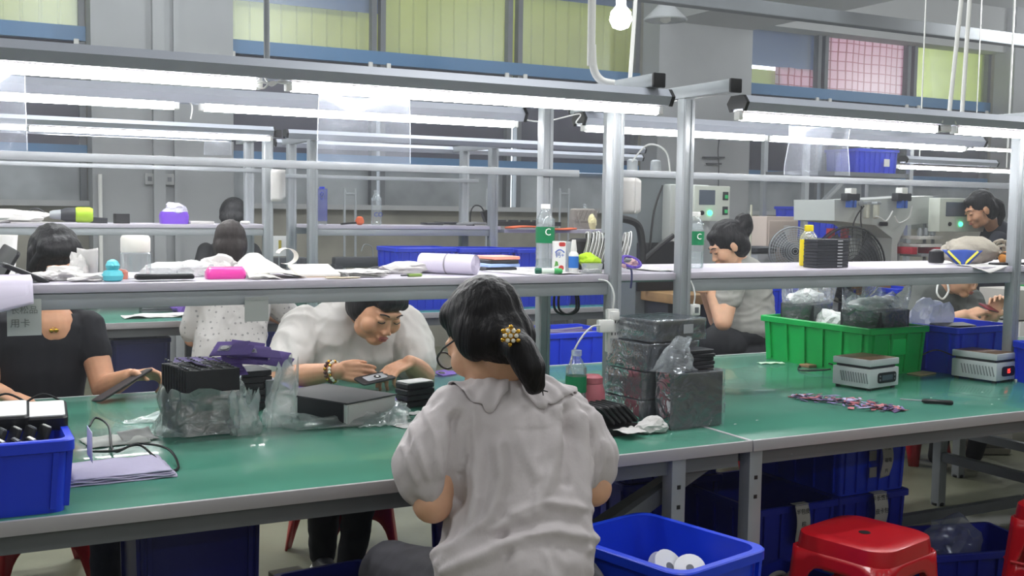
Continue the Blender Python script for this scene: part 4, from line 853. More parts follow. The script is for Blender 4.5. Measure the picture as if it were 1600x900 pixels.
p = S(1462, 3.36); o = MB().lathe([(.03, 0), (.034, .01), (.03, .05), (.015, .06)], 16).build('black_puck', BLACKP, loc=(p.x, 3.36, SZ0+.005)); tag(o, 'round black puck left of the cloth bag', 'puck')
# papers hanging from the shelf edge, left
p = at(18, 440, Y=3.08)
for k, (dx, w, dz, rot) in enumerate(((-.015, .11, .055, .0), (.0, .10, .075, .12))):
    fn = lambda u, v: ((u-.5)*w, .09*(1-v)**1.5*(1-v)-.012*v, .022*(1-v)-dz*max(0, v-.35)*1.5*(1-.35*u))
    o = MB().grid(fn, 12, 14).build('draped_paper', LILAC, smooth=60, solid=.001, loc=(p.x+dx, 3.07-.004*k, SZ+.001)); tag(o, ('upper lilac paper draped over the shelf edge at far left', 'lower lilac paper draped over the shelf edge at far left')[k], 'paper')
NOTE = film('note_sleeve', 'c9d0cb', .75, .2)
p = at(38, 496, Y=3.07); t = thing('hanging_note', 'handwritten note in a clear sleeve hanging under the shelf at left', 'note', p)
MB().box((0, 0, 0), (.082, .0015, .095)).build('note_sheet', mat('note_grey', 'b4bab4', .6), t, 0)
M0 = Matrix.Translation((0, -.002, 0)) @ Matrix.Rotation(pi/2, 4, 'X')
text('长松品', .022, 'handwriting', mat('pencil', '7d827d', .8), t, M0 @ Matrix.Translation((0, .018, 0)), .0003); text('用卡', .024, 'handwriting', mat('pencil2', '6f746f', .8), t, M0 @ Matrix.Translation((-.01, -.016, 0)), .0003)
p = at(401, 483, Y=3.07); t = thing('hanging_note', 'blank grey card hanging under the shelf before the dotted shirt', 'note', p); MB().box((0, 0, 0), (.068, .0015, .07)).build('note_sheet', mat('note_plain', 'a9aca9', .6), t, 0); MB().box((0, -.001, .03), (.068, .001, .008)).build('top_fold', mat('note_fold', '9a9d9a', .6), t, 0)
# things on the posts
p = at(938, 518, Y=3.05); t = thing('power_strip', 'white multi-socket power strip strapped upright to the post', 'power strip', (1.975, 3.064, p.z), -.15)
MB().box((0, 0, 0), (.040, .026, .145), .004).build('strip_body', WHITEP, t)
for k in range(3):
    for dx in (-.006, .006): MB().box((dx, -.0135, -.05+.04*k), (.003, .002, .009)).build('socket_slot', DARKP, t, 0)
for k, (x, z) in enumerate(((-.03, .018),)): MB().box((x-.004, -.022, z), (.055, .03, .042), .006).build('plug', WHITEP, t)
MB().box((.0, -.02, .052), (.03, .018, .03), .005).build('plug', WHITEP, t)
p0 = V((1.93, 3.04, p.z+.018)); cable('white lead running from the power strip down behind the water bottle', [p0, p0+V((-.05, .0, .0)), p0+V((-.10, .0, -.05)), p0+V((-.115, .02, -.12)), p0+V((-.085, .03, -.19))], .0035, WCABLE)
p0 = V((1.965, 3.045, p.z+.075)); cable('white lead rising from the power strip to the shelf beam', [p0, p0+V((.002, .0, .05)), p0+V((-.012, .02, .09)), p0+V((-.05, .06, .095))], .0035, WCABLE)
t = thing('power_strip', 'white socket block fixed low on the tall right post', 'power strip', (2.325, 3.08, at(1082, 485, Y=3.06).z), 0); MB().box((0, 0, 0), (.035, .03, .04), .005).build('strip_body', WHITEP, t); MB().box((0, -.016, 0), (.016, .003, .02), .001).build('socket_face', GREY, t)
p0 = V((2.32, 3.075, at(1082, 476, Y=3.06).z)); cable('white lead from the socket block up the tall right post', [p0, p0+V((.0, -.005, .03)), p0+V((-.004, 0, .06)), p0+V((-.012, .01, .085))], .003, WCABLE)
p = at(985, 306, Y=3.12)
fn = lambda u, v: (-.035+.075*u, -.012*sin(pi*u)*1.0+.0, (.062-.124*v)*(1-.18*max(0, u-.6)**2*6))
t = thing('paper_pad', 'white folded paper bundle clipped to the right side of the post', 'paper', p, -.1); MB().grid(fn, 16, 8).build('outer_sheet', PAPER, t, 60, solid=.003); MB().box((-.012, .008, 0), (.045, .008, .12), .002).build('inner_pages', WHITEP, t); MB().tube([(.012, -.013, .062), (.012, -.0135, -.058)], .0018, 5).build('fold_edge', PAPER, t)
# hanging clear sheets
def hang(label, px0, px1, py0, py1, Y_, seed, glare=None):
    a, b = at(px0, py0, Y=Y_), at(px1, py1, Y=Y_); w = b.x-a.x; h = a.z-b.z; t = thing('hanging_film', label, 'plastic sheet', (a.x+w/2, Y_, a.z))
    fn = lambda u, v: ((u-.5)*w*(1+.04*v), .014*noise.noise(V((u*2.2, v*1.6, seed)))+.006*sin(u*7+v*2), -h*v*(1+.02*sin(u*5)))
    MB().grid(fn, 26, 16).build('film_sheet', HFILM, t, 80)
    for u in (0, 1): MB().tube([fn(u, k/10) for k in range(11)], .0014, 5).build('film_edge', HEDGE, t)
HFILM = film('hanging_clear_film', 'ccd2e0', .20, .12); HEDGE = film('film_edge_fold', 'e6eaf2', .6, .2)
hang('clear plastic sheet hanging below the longest front lamp', 499, 640, 140, 258, 3.02, 1)
hang('clear plastic sheet hanging below the right front lamp', 1233, 1326, 196, 276, 3.02, 2)
hang('clear plastic sheet hanging at the left edge below the front lamp', -60, 41, 112, 238, 3.02, 3)
hang('small clear plastic sheet hanging far behind near the second row lamps', 320, 361, 220, 243, 6.62, 4)
# conduits
def pipe(label, pts, r, m=WHITEP, name='conduit'): return tag(MB().tube(smoothpath(pts, 8), r, 12).build(name, m), label, 'pipe')
a = [at(925, -90, Y=2.98), at(925, 0, Y=2.98), at(925, 70, Y=2.98), at(928, 108, Y=2.98), at(940, 126, Y=2.97), at(960, 131, Y=2.95)]
ztop = 4.3; a[0] = V((a[1].x, 2.98, ztop)); pipe('thick white conduit dropping from above and bending to the front lamp rail', a, .013)
a = at(984, 130, Y=3.0); b = at(993, 0, Y=3.3); d_ = (b-a)*((ztop-a.z)/(b.z-a.z)); pipe('thin white rod slanting up behind the end of the front lamp rail', [a, a+d_*.5, a+d_], .007)
for k, (x0, x1, lab) in enumerate(((1483, 1502, 'leaning white conduit rising from the right lamp rail'), (1503, 1515, 'upright white conduit rising from the right lamp rail'))):
    a = at(x0, 178, Y=2.92); b = at(x1, 0, Y=2.94); d_ = (b-a)*((ztop-a.z)/(b.z-a.z)); pipe(lab, [a, a+d_*.5, a+d_], .008)
a = at(417, 97, Y=2.95); pipe('grey hanging rod above the gap between the front lamps', [V((a.x, 2.95, a.z)), V((a.x-.005, 2.95, (a.z+ztop)/2)), V((a.x-.01, 2.95, ztop))], .008, STEEL)
p = at(425, 130, Y=2.92)
for k in range(3): cable(('upper', 'middle', 'lower')[k]+' white lamp lead between the two front left tubes', [at(400, 124+6*k, Y=2.90), at(412, 120+9*k, Y=2.89), at(424, 134-3*k, Y=2.89), at(440, 124+3*k, Y=2.90), at(455, 130, Y=2.90)], .0025, WCABLE)
cable('white lamp lead looping between the back row tubes at left', [at(272, 160, Y=3.75), at(290, 156, Y=3.74), at(300, 166, Y=3.73), at(298, 186, Y=3.73)], .003, WCABLE)
cable('white lamp lead looping left of the tube behind the posts', [at(812, 185, Y=3.74), at(850, 190, Y=3.74), at(905, 178, Y=3.74), at(900, 192, Y=3.73), at(915, 196, Y=3.74)], .003, WCABLE)
cable('white lead loop over the right front lamp joint', [at(1472, 192, Y=2.86), at(1475, 183, Y=2.86), at(1488, 184, Y=2.86), at(1494, 194, Y=2.86)], .003, WCABLE)
block('lamp_connector', 'white connector box between the two right front tubes', 'connector', WHITEP, at(1471, 206, Y=2.9), (.075, .03, .028))
# ---------------------------------------------------------------- below and in front of the tables
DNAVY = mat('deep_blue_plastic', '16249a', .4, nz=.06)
zr = at(1310, 780, Y=3.25).z; x0, x1, x2 = at(1184, 800, Y=3.25).x, at(1311, 780, Y=3.25).x, at(1420, 780, Y=3.25).x
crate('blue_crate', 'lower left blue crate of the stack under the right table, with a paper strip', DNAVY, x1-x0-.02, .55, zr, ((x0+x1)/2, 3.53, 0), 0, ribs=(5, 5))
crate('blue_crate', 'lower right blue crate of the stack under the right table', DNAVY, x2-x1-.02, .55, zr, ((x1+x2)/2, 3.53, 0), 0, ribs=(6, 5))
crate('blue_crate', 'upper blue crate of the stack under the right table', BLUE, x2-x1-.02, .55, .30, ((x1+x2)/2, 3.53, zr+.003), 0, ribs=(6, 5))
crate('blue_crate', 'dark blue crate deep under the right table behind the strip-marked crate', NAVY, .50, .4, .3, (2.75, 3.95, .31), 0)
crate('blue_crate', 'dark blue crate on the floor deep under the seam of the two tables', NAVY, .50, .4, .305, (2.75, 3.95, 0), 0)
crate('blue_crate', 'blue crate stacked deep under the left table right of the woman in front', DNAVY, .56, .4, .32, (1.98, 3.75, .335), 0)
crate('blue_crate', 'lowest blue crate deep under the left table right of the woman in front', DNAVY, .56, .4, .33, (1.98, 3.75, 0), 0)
STRIP = mat('paper_strip', 'b9b6b0', .8)
def strip(label, px, py0, py1, wpx, lines, lean=0):
    a = at(px, py0, Y=3.225); b = at(px, py1, Y=3.225); w = wpx*3.9/1700; h = a.z-b.z; t = thing('paper_strip', label, 'paper strip', a)
    fn = lambda u, v: ((u-.5)*w*(1-.35*max(0, v-.75)*4*(.2+u*.3))+lean*v*v, -.014-.012*sin(v*4), -h*v*(1-.05*u))
    MB().grid(fn, 8, 16).build('strip_sheet', STRIP, t, 60, solid=.0008)
    MB().box((0, -.002, .004), (w, .03, .002)).build('tucked_end', STRIP, t, 0)
    for s_, v in lines: text(s_, w*.34, 'handwriting', INK, t, Matrix.Translation((lean*v*v, -.0165-.012*sin(v*4), -h*v)) @ Matrix.Rotation(pi/2-.1, 4, 'X'), .0002)
strip('handwritten paper strip on the lower left blue crate', 1249, 788, 848, 30, (('半包皮', .16), ('棕', .48)), .012)
strip('handwritten paper strip on the lower right blue crate', 1371, 770, 832, 32, (('卡长性皮', .10), ('皮卡包', .42)), .008)
strip('torn handwritten paper strip on the upper blue crate', 1381, 690, 746, 26, (('半皮', .15), ('磁吸', .48), ('片', .78)), .008)
for py, lab in ((712, 'upper small grey label on the upper blue crate'), (738, 'lower small grey label on the upper blue crate')):
    p = at(1364, py, Y=3.23); o = MB().box((0, 0, 0), (.04, .002, .042)).build('grey_label', mat('label_grey', '94908f', .7), smooth=0, loc=p+V((0, -.0, 0))); tag(o, lab, 'label')
# bin, stools, trays
BIN = mat('bin_blue', '1a3fd2', .35, nz=.05)
t = crate('waste_bin', 'tall blue bin with discs in it right of the woman in front', BIN, .33, .42, .58, (1.665, 2.325, 0), .24, taper=.86, ribs=(2, 2), r=.05, lip=.016, cat='bin')
D_ = [at(1046, 886, z=.50), at(1078, 888, z=.50), at(1030, 884, z=.45), at(1060, 868, z=.40)]
for k, (dx, dy, rx, ry_, s) in enumerate(((-.01, -.10, .9, .3, .05), (.06, -.07, .6, -.5, .042), (-.05, -.03, 1.2, .2, .04), (.03, .03, .3, .1, .05))):
    t = thing('film_disc', ('round white disc leaning at the near side of the blue bin', 'second white disc right of the leaning one in the blue bin', 'white disc tilted left in the blue bin', 'white disc lying flat deep in the blue bin')[k], 'disc', D_[k], 0); t.rotation_euler = (rx, ry_, 0)
    MB().lathe([(s, 0), (s, .002)], 24).build('disc', WHITEP, t); MB().lathe([(s*.25, .002), (s*.25, .0032)], 16).build('hub', GREY, t)
p = at(312, 850, Y=3.0); a, b = at(219, 850, Y=3.0).x, at(404, 850, Y=3.0).x
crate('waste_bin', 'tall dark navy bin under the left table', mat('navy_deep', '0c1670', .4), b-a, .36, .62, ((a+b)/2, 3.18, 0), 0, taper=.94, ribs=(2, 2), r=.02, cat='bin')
stool('red plastic stool standing in front of the blue crates at lower right', (2.50, 2.42, 0), .24, .475, .315, .39)
p = at(1668, 880, z=.25); stool('red plastic stool cut off by the right picture edge', (p.x, p.y, 0), .3)
stool('red plastic stool under the woman in the white T-shirt', (1.45, 4.30, 0), .12, .455, .28, .38)
stool('red plastic stool under the woman in black at left', (.30, 4.50, 0), .05, .455, .28, .38)
stool('red plastic stool under the woman in front', (1.08, 2.03, 0), .3, .455, .28, .36)
stool('red plastic stool under the woman in the grey shirt', (3.94, 4.78, 0), .3, .455, .30, .38)
stool('red plastic stool under the leaning man at right', (5.1, 4.62, 0), .1, .455, .28, .38)
stool('red plastic stool under the woman in the dotted shirt', (1.42, 5.85, 0), .1, .455, .28, .38)
p = at(1505, 870, z=.08); crate('blue_tray', 'low blue tray on the floor with clear film in it at lower right', DNAVY, .52, .36, .15, (p.x+.0, p.y+.02, 0), -.25, cat='tray', ribs=(6, 4))
o = MB(); crumple(o, (0, 0, .10), (.11, .08, .08), 51, .5); o = o.build('clear_bag', film('floor_film', 'c4c9d8', .3, .15), smooth=25, loc=(p.x-.05, p.y+.02, .05)); tag(o, 'crumpled clear film bag lying in the low blue tray', 'bag')
p = at(1222, 905, z=.22); t = crate('blue_tray', 'blue tray at the bottom edge holding rolls of tape, between bin and red stool', DNAVY, .34, .26, .22, (p.x, p.y, 0), .2, cat='tray')
for k, dx in enumerate((-.05, .03)):
    tt = thing('tape_roll', ('left', 'right')[k]+' pale oval ring standing in the tray at the bottom edge', 'tape roll', (p.x+dx, p.y-.03, .235), .2)
    MB().tube([(.045*cos(a*.3142), 0, .022*sin(a*.3142)) for a in range(20)], .008, 8, True).build('ring', mat('pale_pink_ring', 'c8a9a8', .6) if k else PAPER, tt); MB().tube([(.03*cos(a*.3142), 0, .012*sin(a*.3142)) for a in range(20)], .004, 6, True).build('inner_ring', GREY, tt)
p = at(535, 915, z=.25); crate('blue_tray', 'dark blue crate at the bottom edge left of the woman in front', NAVY, .30, .3, .25, (p.x, p.y+.05, 0), .1)
p = at(455, 905, z=.1); block('grey_box', 'grey box at the bottom edge beside the dark blue crate', 'box', mat('box_grey', '6a665f', .8), (p.x, p.y, 0), (.12, .15, .12), .1)
o = MB().grid(lambda u, v: ((u-.5)*.10, (v-.5)*.02, .03*sin(u*3)), 8, 3).build('yellow_band', mat('yellow_tape', 'd8b51a', .5), smooth=60, solid=.003, loc=at(692, 772, Y=2.50)); tag(o, 'yellow tape strip under the arm of the woman in front', 'tape')
# ---------------------------------------------------------------- behind the first row
p = at(880, 540, Y=4.95); zc = at(870, 522, Y=4.80).z
crate('blue_crate', 'open blue crate of zip cords behind the bottle, topmost of its pile', BLUE, .46, .38, .22, (p.x, 5.0, zc-.22), 0)
for k in range(9):
    o = MB().tube(smoothpath([(p.x-.20, 4.86+.033*k, zc-.03+.01*(k % 3)), (p.x, 4.865+.033*k, zc-.02), (p.x+.2, 4.86+.033*k, zc-.03+.01*((k+1) % 3))]), .008, 6).build('zip_cord', mat('zip_grey', '7f7c8c', .7) if k % 2 else mat('zip_violet', '574a78', .7)); tag(o, 'grey or violet zip cord laid across the open blue crate', 'cord', 'zip cords in the open blue crate')
z = zc-.225; k = 0
while z > .05:
    h = min(.28, z); k += 1
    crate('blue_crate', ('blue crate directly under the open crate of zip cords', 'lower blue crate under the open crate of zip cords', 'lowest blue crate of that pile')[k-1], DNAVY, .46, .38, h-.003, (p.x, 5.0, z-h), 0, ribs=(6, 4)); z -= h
    if z < .1: break
for k, (a_, b_) in enumerate(((868, 900), (875, 904))):
    cable(('left', 'right')[k]+' black lead hanging in a loop under the left shelf end', [at(a_, 446, Y=3.6), at(a_-2, 480, Y=3.6), at(a_+12, 491, Y=3.6), at(b_, 482, Y=3.6), at(b_-3, 446, Y=3.6)], .005)
# blue crates standing on the second row right table
def crow(px0, px1, pyt, Y_, label, m=BLUE):
    a, b = at(px0, pyt, Y=Y_), at(px1, pyt, Y=Y_); crate('blue_crate', label, m, b.x-a.x-.03, .35, a.z-T2, ((a.x+b.x)/2, Y_+.19, T2), 0, ribs=(7, 4))
crow(619, 716, 388, 6.42, 'leftmost tall blue crate on the second row table behind the paper roll')
crow(718, 806, 389, 6.42, 'tall blue crate second from the left on the second row table'); crow(808, 900, 390, 6.42, 'tall blue crate behind the water bottle on the second row table')
crow(903, 966, 440, 6.42, 'lower blue crate behind the post on the second row table'); crow(968, 1052, 434, 6.42, 'lower blue crate seen between the two tall posts')
# under the second row
a, b = at(178, 580, Y=6.4).x, at(266, 580, Y=6.4).x
crate('waste_bin', 'navy bin under the second row table left of the dotted shirt', mat('navy_far', '16205f', .5), b-a, .4, .55, ((a+b)/2, 6.62, 0.14), 0, ribs=(2, 2), cat='bin')
block('card_box', 'flat brown cardboard box under the navy bin of the second row', 'box', CARD, ((a+b)/2+.05, 6.62, 0), (.7, .5, .138))
for px0, px1, pyt, pyb, Y_, lab in ((400, 452, 515, 565, 6.7, 'blue crate under the second row behind the dotted shirt'), (652, 668, 540, 590, 6.0, 'blue crate partly hidden right of the woman in the white T-shirt')):
    a, b = at(px0, pyt, Y=Y_), at(px1, pyt, Y=Y_); h = a.z
    crate('blue_crate', lab, BLUE, max(.3, b.x-a.x), .35, max(.25, h), ((a.x+b.x)/2-(.10 if px1 == 668 else 0), Y_+.2, 0), 0)
t = thing('trolley', 'small dark trolley on castors under the second row table', 'trolley', at(700, 560, Y=6.9)*1)
t.location = (at(700, 560, Y=6.9).x, 6.9, 0)
MB().box((0, 0, .14), (.5, .35, .03), .005).build('deck', DARKP, t)
for sx in (-1, 1):
    for sy in (-1, 1): MB().lathe([(.035, -.012), (.04, 0), (.035, .012)], 14, M=Matrix.Translation((sx*.2, sy*.13, .04)) @ Matrix.Rotation(pi/2, 4, 'X')).build('wheel', BLACKP, t); MB().box((sx*.2, sy*.13, .095), (.03, .02, .06)).build('fork', STEEL, t, 0)
# things on the second row shelf and tables
S2Z = 1.3355
S2 = lambda px, Y_=6.95: V((at(px, 352, Y=Y_).x, Y_, S2Z))
t = thing('heat_gun', 'lime green and black heat gun lying on the second row shelf', 'heat gun', S2(112)+V((0, 0, .05)), -.05); LIME = mat('lime_green', 'a6cc2a', .45)
MB().lathe([(.040, .02), (.046, .03), (.046, .10), (.038, .118)], 24, M=Rx).build('lime_body', LIME, t); MB().lathe([(.03, -.06), (.042, -.03), (.044, .021)], 24, M=Rx).build('black_collar', DARKP, t); MB().lathe([(.018, -.12), (.026, -.10), (.03, -.055)], 20, M=Rx).build('nozzle', STEEL, t); MB().bar((.10, .02, -.03), (.20, .03, -.035), .03, .035).build('grip', DARKP, t)
p = S2(128); cable('black lead of the heat gun arching to the left', [S2(70)+V((0, 0, .06)), S2(55)+V((0, 0, .085)), S2(30)+V((0, 0, .04)), S2(-10)+V((0, 0, .02))], .006)
block('black_box', 'small black box standing on the second row shelf', 'box', BLACKP, S2(190), (.085, .06, .06), .1)
t = thing('purple_pouch', 'purple plastic tub with film on the second row shelf', 'tub', S2(272)); MB().loft([[(x*k, y*k, z) for x, y in rr(.17, .12, .03, 4)] for k, z in ((.95, 0), (1, .05), (.9, .075))]).build('tub_body', mat('violet_plastic', '7a4ad0', .4), t); crumple(MB(), (.01, 0, .085), (.07, .05, .04), 3, .4).build('film_top', BAGW, t, 25)
t = thing('paper_pile', 'pile of white film and papers at the left end of the second row shelf', 'papers', S2(15)); crumple(MB(), (0, 0, .03), (.2, .12, .045), 6, .4).build('film_heap', PAPER, t, 25); MB().box((.1, -.05, .004), (.2, .12, .006)).build('paper_layer', PAPER, t, 0)
block('paper_stack', 'thin white paper stack right of the purple tub', 'papers', PAPER, S2(312), (.15, .12, .018), .1); block('white_mouse', 'small white rounded gadget near the second row post', 'gadget', WHITEP, S2(383), (.06, .07, .022), 0, r=.02, b=.008)
for px, h, r, lab, capm in ((503, .25, .035, 'blue wrapped bottle on the second row shelf beside the post', BLUE), (588, .235, .036, 'clear bottle with blue letters on the second row shelf', GLASS)):
    p = S2(px); bottle(lab, (p.x, p.y, S2Z), h, r, capm, film('violet_label', '7a80c8', .5) if px == 503 else None, .3, None, labz=(.1, .95))
    if px == 588: text('CO', .042, 'bottle_letters', mat('blue_letters', '3c4fb0', .5), [o for o in C.objects if o.name.startswith('water_bottle')][-1], Matrix.Translation((.0, -.038, .07)) @ Matrix.Rotation(pi/2, 4, 'X'))
    else: text('CO', .035, 'bottle_letters', mat('blue_letters2', '3c4fb0', .5), [o for o in C.objects if o.name.startswith('water_bottle')][-1], Matrix.Translation((-.01, -.037, .19)) @ Matrix.Rotation(pi/2, 4, 'X') @ Matrix.Rotation(pi/2, 4, 'Z'))
t = thing('glue_tool', 'hand tool with an orange ball handle on the second row shelf', 'tool', S2(562)); MB().lathe([(.012, 0), (.028, .012), (.03, .03), (.02, .052), (.008, .058)], 18).build('ball_handle', ORANGE, t); MB().bar((-.02, 0, .016), (-.13, 0, .006), .02, .012).build('black_arm', BLACKP, t)
t = thing('flat_cases', 'row of flat grey and black cases lying on the second row shelf', 'cases', S2(710)); 
for k in range(4): MB().rbox((-.17+.11*k, .01*(k % 2), .012+.006*(k % 2)), .13, .12, .016, .01, 3, .003, rz=.1*k).build('case', DARKP if k < 2 else mat('mid_grey', '8b8d90', .5), t)
t = thing('gooseneck_tool', 'small black work lamp on a bent neck on the second row shelf', 'lamp', S2(735)); MB().tube(smoothpath([(0, 0, 0), (0, 0, .09), (.03, 0, .14), (.08, 0, .135), (.11, 0, .09)]), .005, 7).build('neck', CABLE, t); MB().bar((.10, 0, .105), (.135, 0, .03), .045, .04).build('lamp_head', BLACKP, t); MB().lathe([(.03, 0), (.03, .012)], 16).build('base', BLACKP, t)
p = at(835, 356, Y=7.0); t = thing('black_instrument', 'long black tray of tools at the right end of the second row shelf', 'tool tray', (p.x-.06, 7.05, S2Z)); MB().rbox((0, 0, .015), .52, .2, .03, .01, 3).build('tray_body', BLACKP, t)
for k in range(5): MB().box((-.2+.1*k, -.02, .036), (.06, .05, .014), .003).build('tool_block', DARKP, t)
p = at(838, 362, Y=6.85); o = MB().grid(lambda u, v: ((u-.5)*.52, (v-.5)*.12, .01*sin(u*6)), 14, 4).build('orange_sheet', mat('orange_leather', 'e06a40', .6), smooth=60, solid=.012, loc=(p.x, 6.78, S2Z-.01)); tag(o, 'orange leather sheet along the right end of the second row shelf', 'leather sheet')
MB_ = MB().box((0, 0, 0), (1.05, .5, .024)); o = MB_.build('shelf_board', LAMINATE, smooth=0, loc=(at(885, 362, Y=6.85).x+.0, 7.06, S2Z-.0345)); tag(o, 'shelf board carrying the black tool tray and handbag', 'shelf')
t = thing('handbag', 'grey quilted handbag standing on the second row shelf', 'handbag', (at(910, 355, Y=7.1).x, 7.1, S2Z-.022)); QB = mat('taupe_leather', '8b857f', .6, bump=.3, bs=90)
MB().loft([[(x*k, y*k, z) for x, y in rr(.21, .09, .03, 4)] for k, z in ((.92, 0), (1, .02), (1, .10), (.93, .145), (.8, .155))]).build('bag_body', QB, t); MB().rbox((0, -.046, .10), .20, .006, .085, .002, 2).build('flap', QB, t)
for k in range(6): MB().bar((-.09+.035*k, -.0495, .065), (-.06+.035*k, -.0495, .14), .003, .003, (0, 1, 0)).build('quilt_seam', mat('taupe_dark', '6d6862', .7), t, 0)
MB().tube(smoothpath([(-.06, -.05, .14), (-.075, -.056, .09), (-.05, -.056, .04)]), .004, 6).build('strap', QB, t)
p = at(930, 355, Y=7.0); bottle('small clear bottle with a gold cord behind the handbag', (p.x, 7.15, S2Z-.022), .19, .028, STEEL, None, .2)
p = at(926, 345, Y=6.98); o = crumple(MB(), (0, 0, .05), (.03, .025, .06), 8, .4).build('gold_charm', mat('pale_gold', 'd8cf9e', .5), smooth=25, loc=(p.x, 6.98, S2Z-.022)); tag(o, 'pale gold tassel hanging beside the grey handbag', 'tassel')
# on the second row table
p = at(248, 493, Y=6.5); 
for k in range(2): sheet(('white leaflet lying on the second row table left of the dotted shirt', 'folded newsprint under the leaflet on the second row table')[k], (at(235+22*k, 493, z=T2).x, 6.55+.05*k, T2+.002), .34, .16, -.1*k, seed=60+k, wav=.012)
for k in range(2):
    t = thing('card_stack', ('left', 'right')[k]+' grey card stack standing on the second row table', 'stack', (at(232+24*k, 470, Y=6.9).x, 6.9, T2), 0)
    for j in range(7): MB().box((0, 0, .008+.016*j), (.095, .12, .013)).build('card', GREY, t, 0)
o = crumple(MB(), (0, 0, .06), (.12, .08, .08), 7, .4).build('purple_cloth', PURPLE, smooth=25, loc=(at(300, 480, Y=6.7).x, 6.75, T2)); tag(o, 'purple cloth heap left of the dotted shirt on the second row table', 'cloth')
def sewing(px, Y_, label, zt=1.05):
    t = thing('sewing_machine', label, 'sewing machine', (at(px, 400, Y=Y_).x, Y_, T2)); D = mat('machine_dark', '4a4c50', .45)
    MB().box((0, 0, .03), (.46, .2, .06), .01).build('bed', D, t); MB().rbox((.17, 0, .17), .10, .11, .22, .02, 3).build('pillar', D, t); MB().box((-.02, 0, .25), (.40, .09, .08), .02).build('arm', D, t); MB().box((-.19, 0, .19), (.07, .09, .10), .012).build('head', D, t)
    MB().lathe([(.05, 0), (.06, .008), (.05, .02)], 20, M=Matrix.Translation((.235, 0, .25)) @ Ry).build('hand_wheel', STEEL, t); MB().tube([(-.19, 0, .14), (-.19, 0, .07)], .005, 6).build('needle_bar', STEEL, t); MB().tube(smoothpath([(.1, .03, .29), (.09, .03, .36), (.03, .02, .38), (0, .01, .33)]), .004, 6).build('thread_guide', STEEL, t)
sewing(565, 7.65, 'dark sewing machine on the far side of the second row right table'); sewing(440, 7.65, 'round-headed sewing machine by the second row posts')
t = thing('bright_card', 'bright white card with a yellow tag propped by the second row posts', 'card', (at(436, 375, Y=7.4).x, 7.4, T2+.38)); MB().box((0, 0, .0), (.10, .004, .14)).build('white_card', mat('bright_white', 'f6f6f6', .5), t, 0); MB().rbox((.005, -.006, 0), .02, .005, .08, .002).build('yellow_tag', mat('yellow_tag', 'b8a53a', .5), t); MB().tube([(0, 0, -.07), (0, 0, -.38)], .006).build('card_stand', STEEL, t)
p = at(433, 290, Y=6.78); t = thing('paper_pad', 'white folded paper bundle hung on the second row post', 'paper', p); MB().grid(lambda u, v: (-.045+.09*u, -.02*sin(pi*u)-.03, .10-.2*v*(1-.3*max(0, u-.6))), 14, 8).build('outer_sheet', PAPER, t, 60, solid=.003); MB().box((-.02, -.02, 0), (.05, .008, .18)).build('inner_pages', WHITEP, t, 0)
# trolley handles by the wall, outlets, pipe
for px, py, lab in ((547, 350, 'tall suitcase handle standing by the wall behind the orange ball handle'), (768, 350, 'suitcase handle standing by the wall behind the work lamp'), (882, 345, 'suitcase handle by the wall behind the handbag')):
    p = at(px, 303, Y=9.2); t = thing('suitcase', lab, 'suitcase', (p.x, 9.2, 0)); h = p.z
    MB().rbox((0, 0, .42), .45, .26, .75, .05, 4, .03).build('shell', mat('case_shell', '3c3f46', .5), t); MB().tube(smoothpath([(-.05, 0, .79), (-.05, 0, h-.01), (-.04, 0, h), (.04, 0, h), (.05, 0, h-.01), (.05, 0, .79)], 3), .011, 8).build('pull_handle', STEEL, t)
    for sx in (-1, 1): MB().lathe([(.03, -.01), (.032, 0), (.03, .01)], 14, M=Matrix.Translation((sx*.18, 0, .032)) @ Ry).build('wheel', BLACKP, t)
yy = WALLY-.335-.02
p = at(249, 280, Y=yy); t = thing('wall_sockets', 'row of three white sockets on the left pillar', 'sockets', p)
for k in range(3): MB().box((-.085+.085*k, -.0, 0), (.082, .04, .10), .006).build('socket_box', mat('socket_grey', 'a9abab', .5), t); MB().box((-.085+.085*k, -.022, 0), (.035, .004, .04)).build('socket_face', GREY, t, 0)
a = at(156, 272, Y=yy+.01); pipe('thin white vertical pipe on the left pillar', [(a.x, yy-.0, a.z), (a.x, yy, .7), (a.x, yy, 0)], .018)
p = at(965+160, 215, Y=WALLY-.35); cable('black lead hanging on the middle pillar', [at(1124, 215, Y=yy), at(1122, 235, Y=yy), at(1123, 262, Y=yy), at(1122, 300, Y=yy)], .006)
for k in range(2): o = MB().bar(at(1098+6*k, 246+10*k, Y=yy), at(1132-5*k, 246+10*k, Y=yy), .02, .02).build('cable_clip', DARKP); tag(o, ('upper', 'lower')[k]+' dark bracket on the middle pillar', 'bracket')
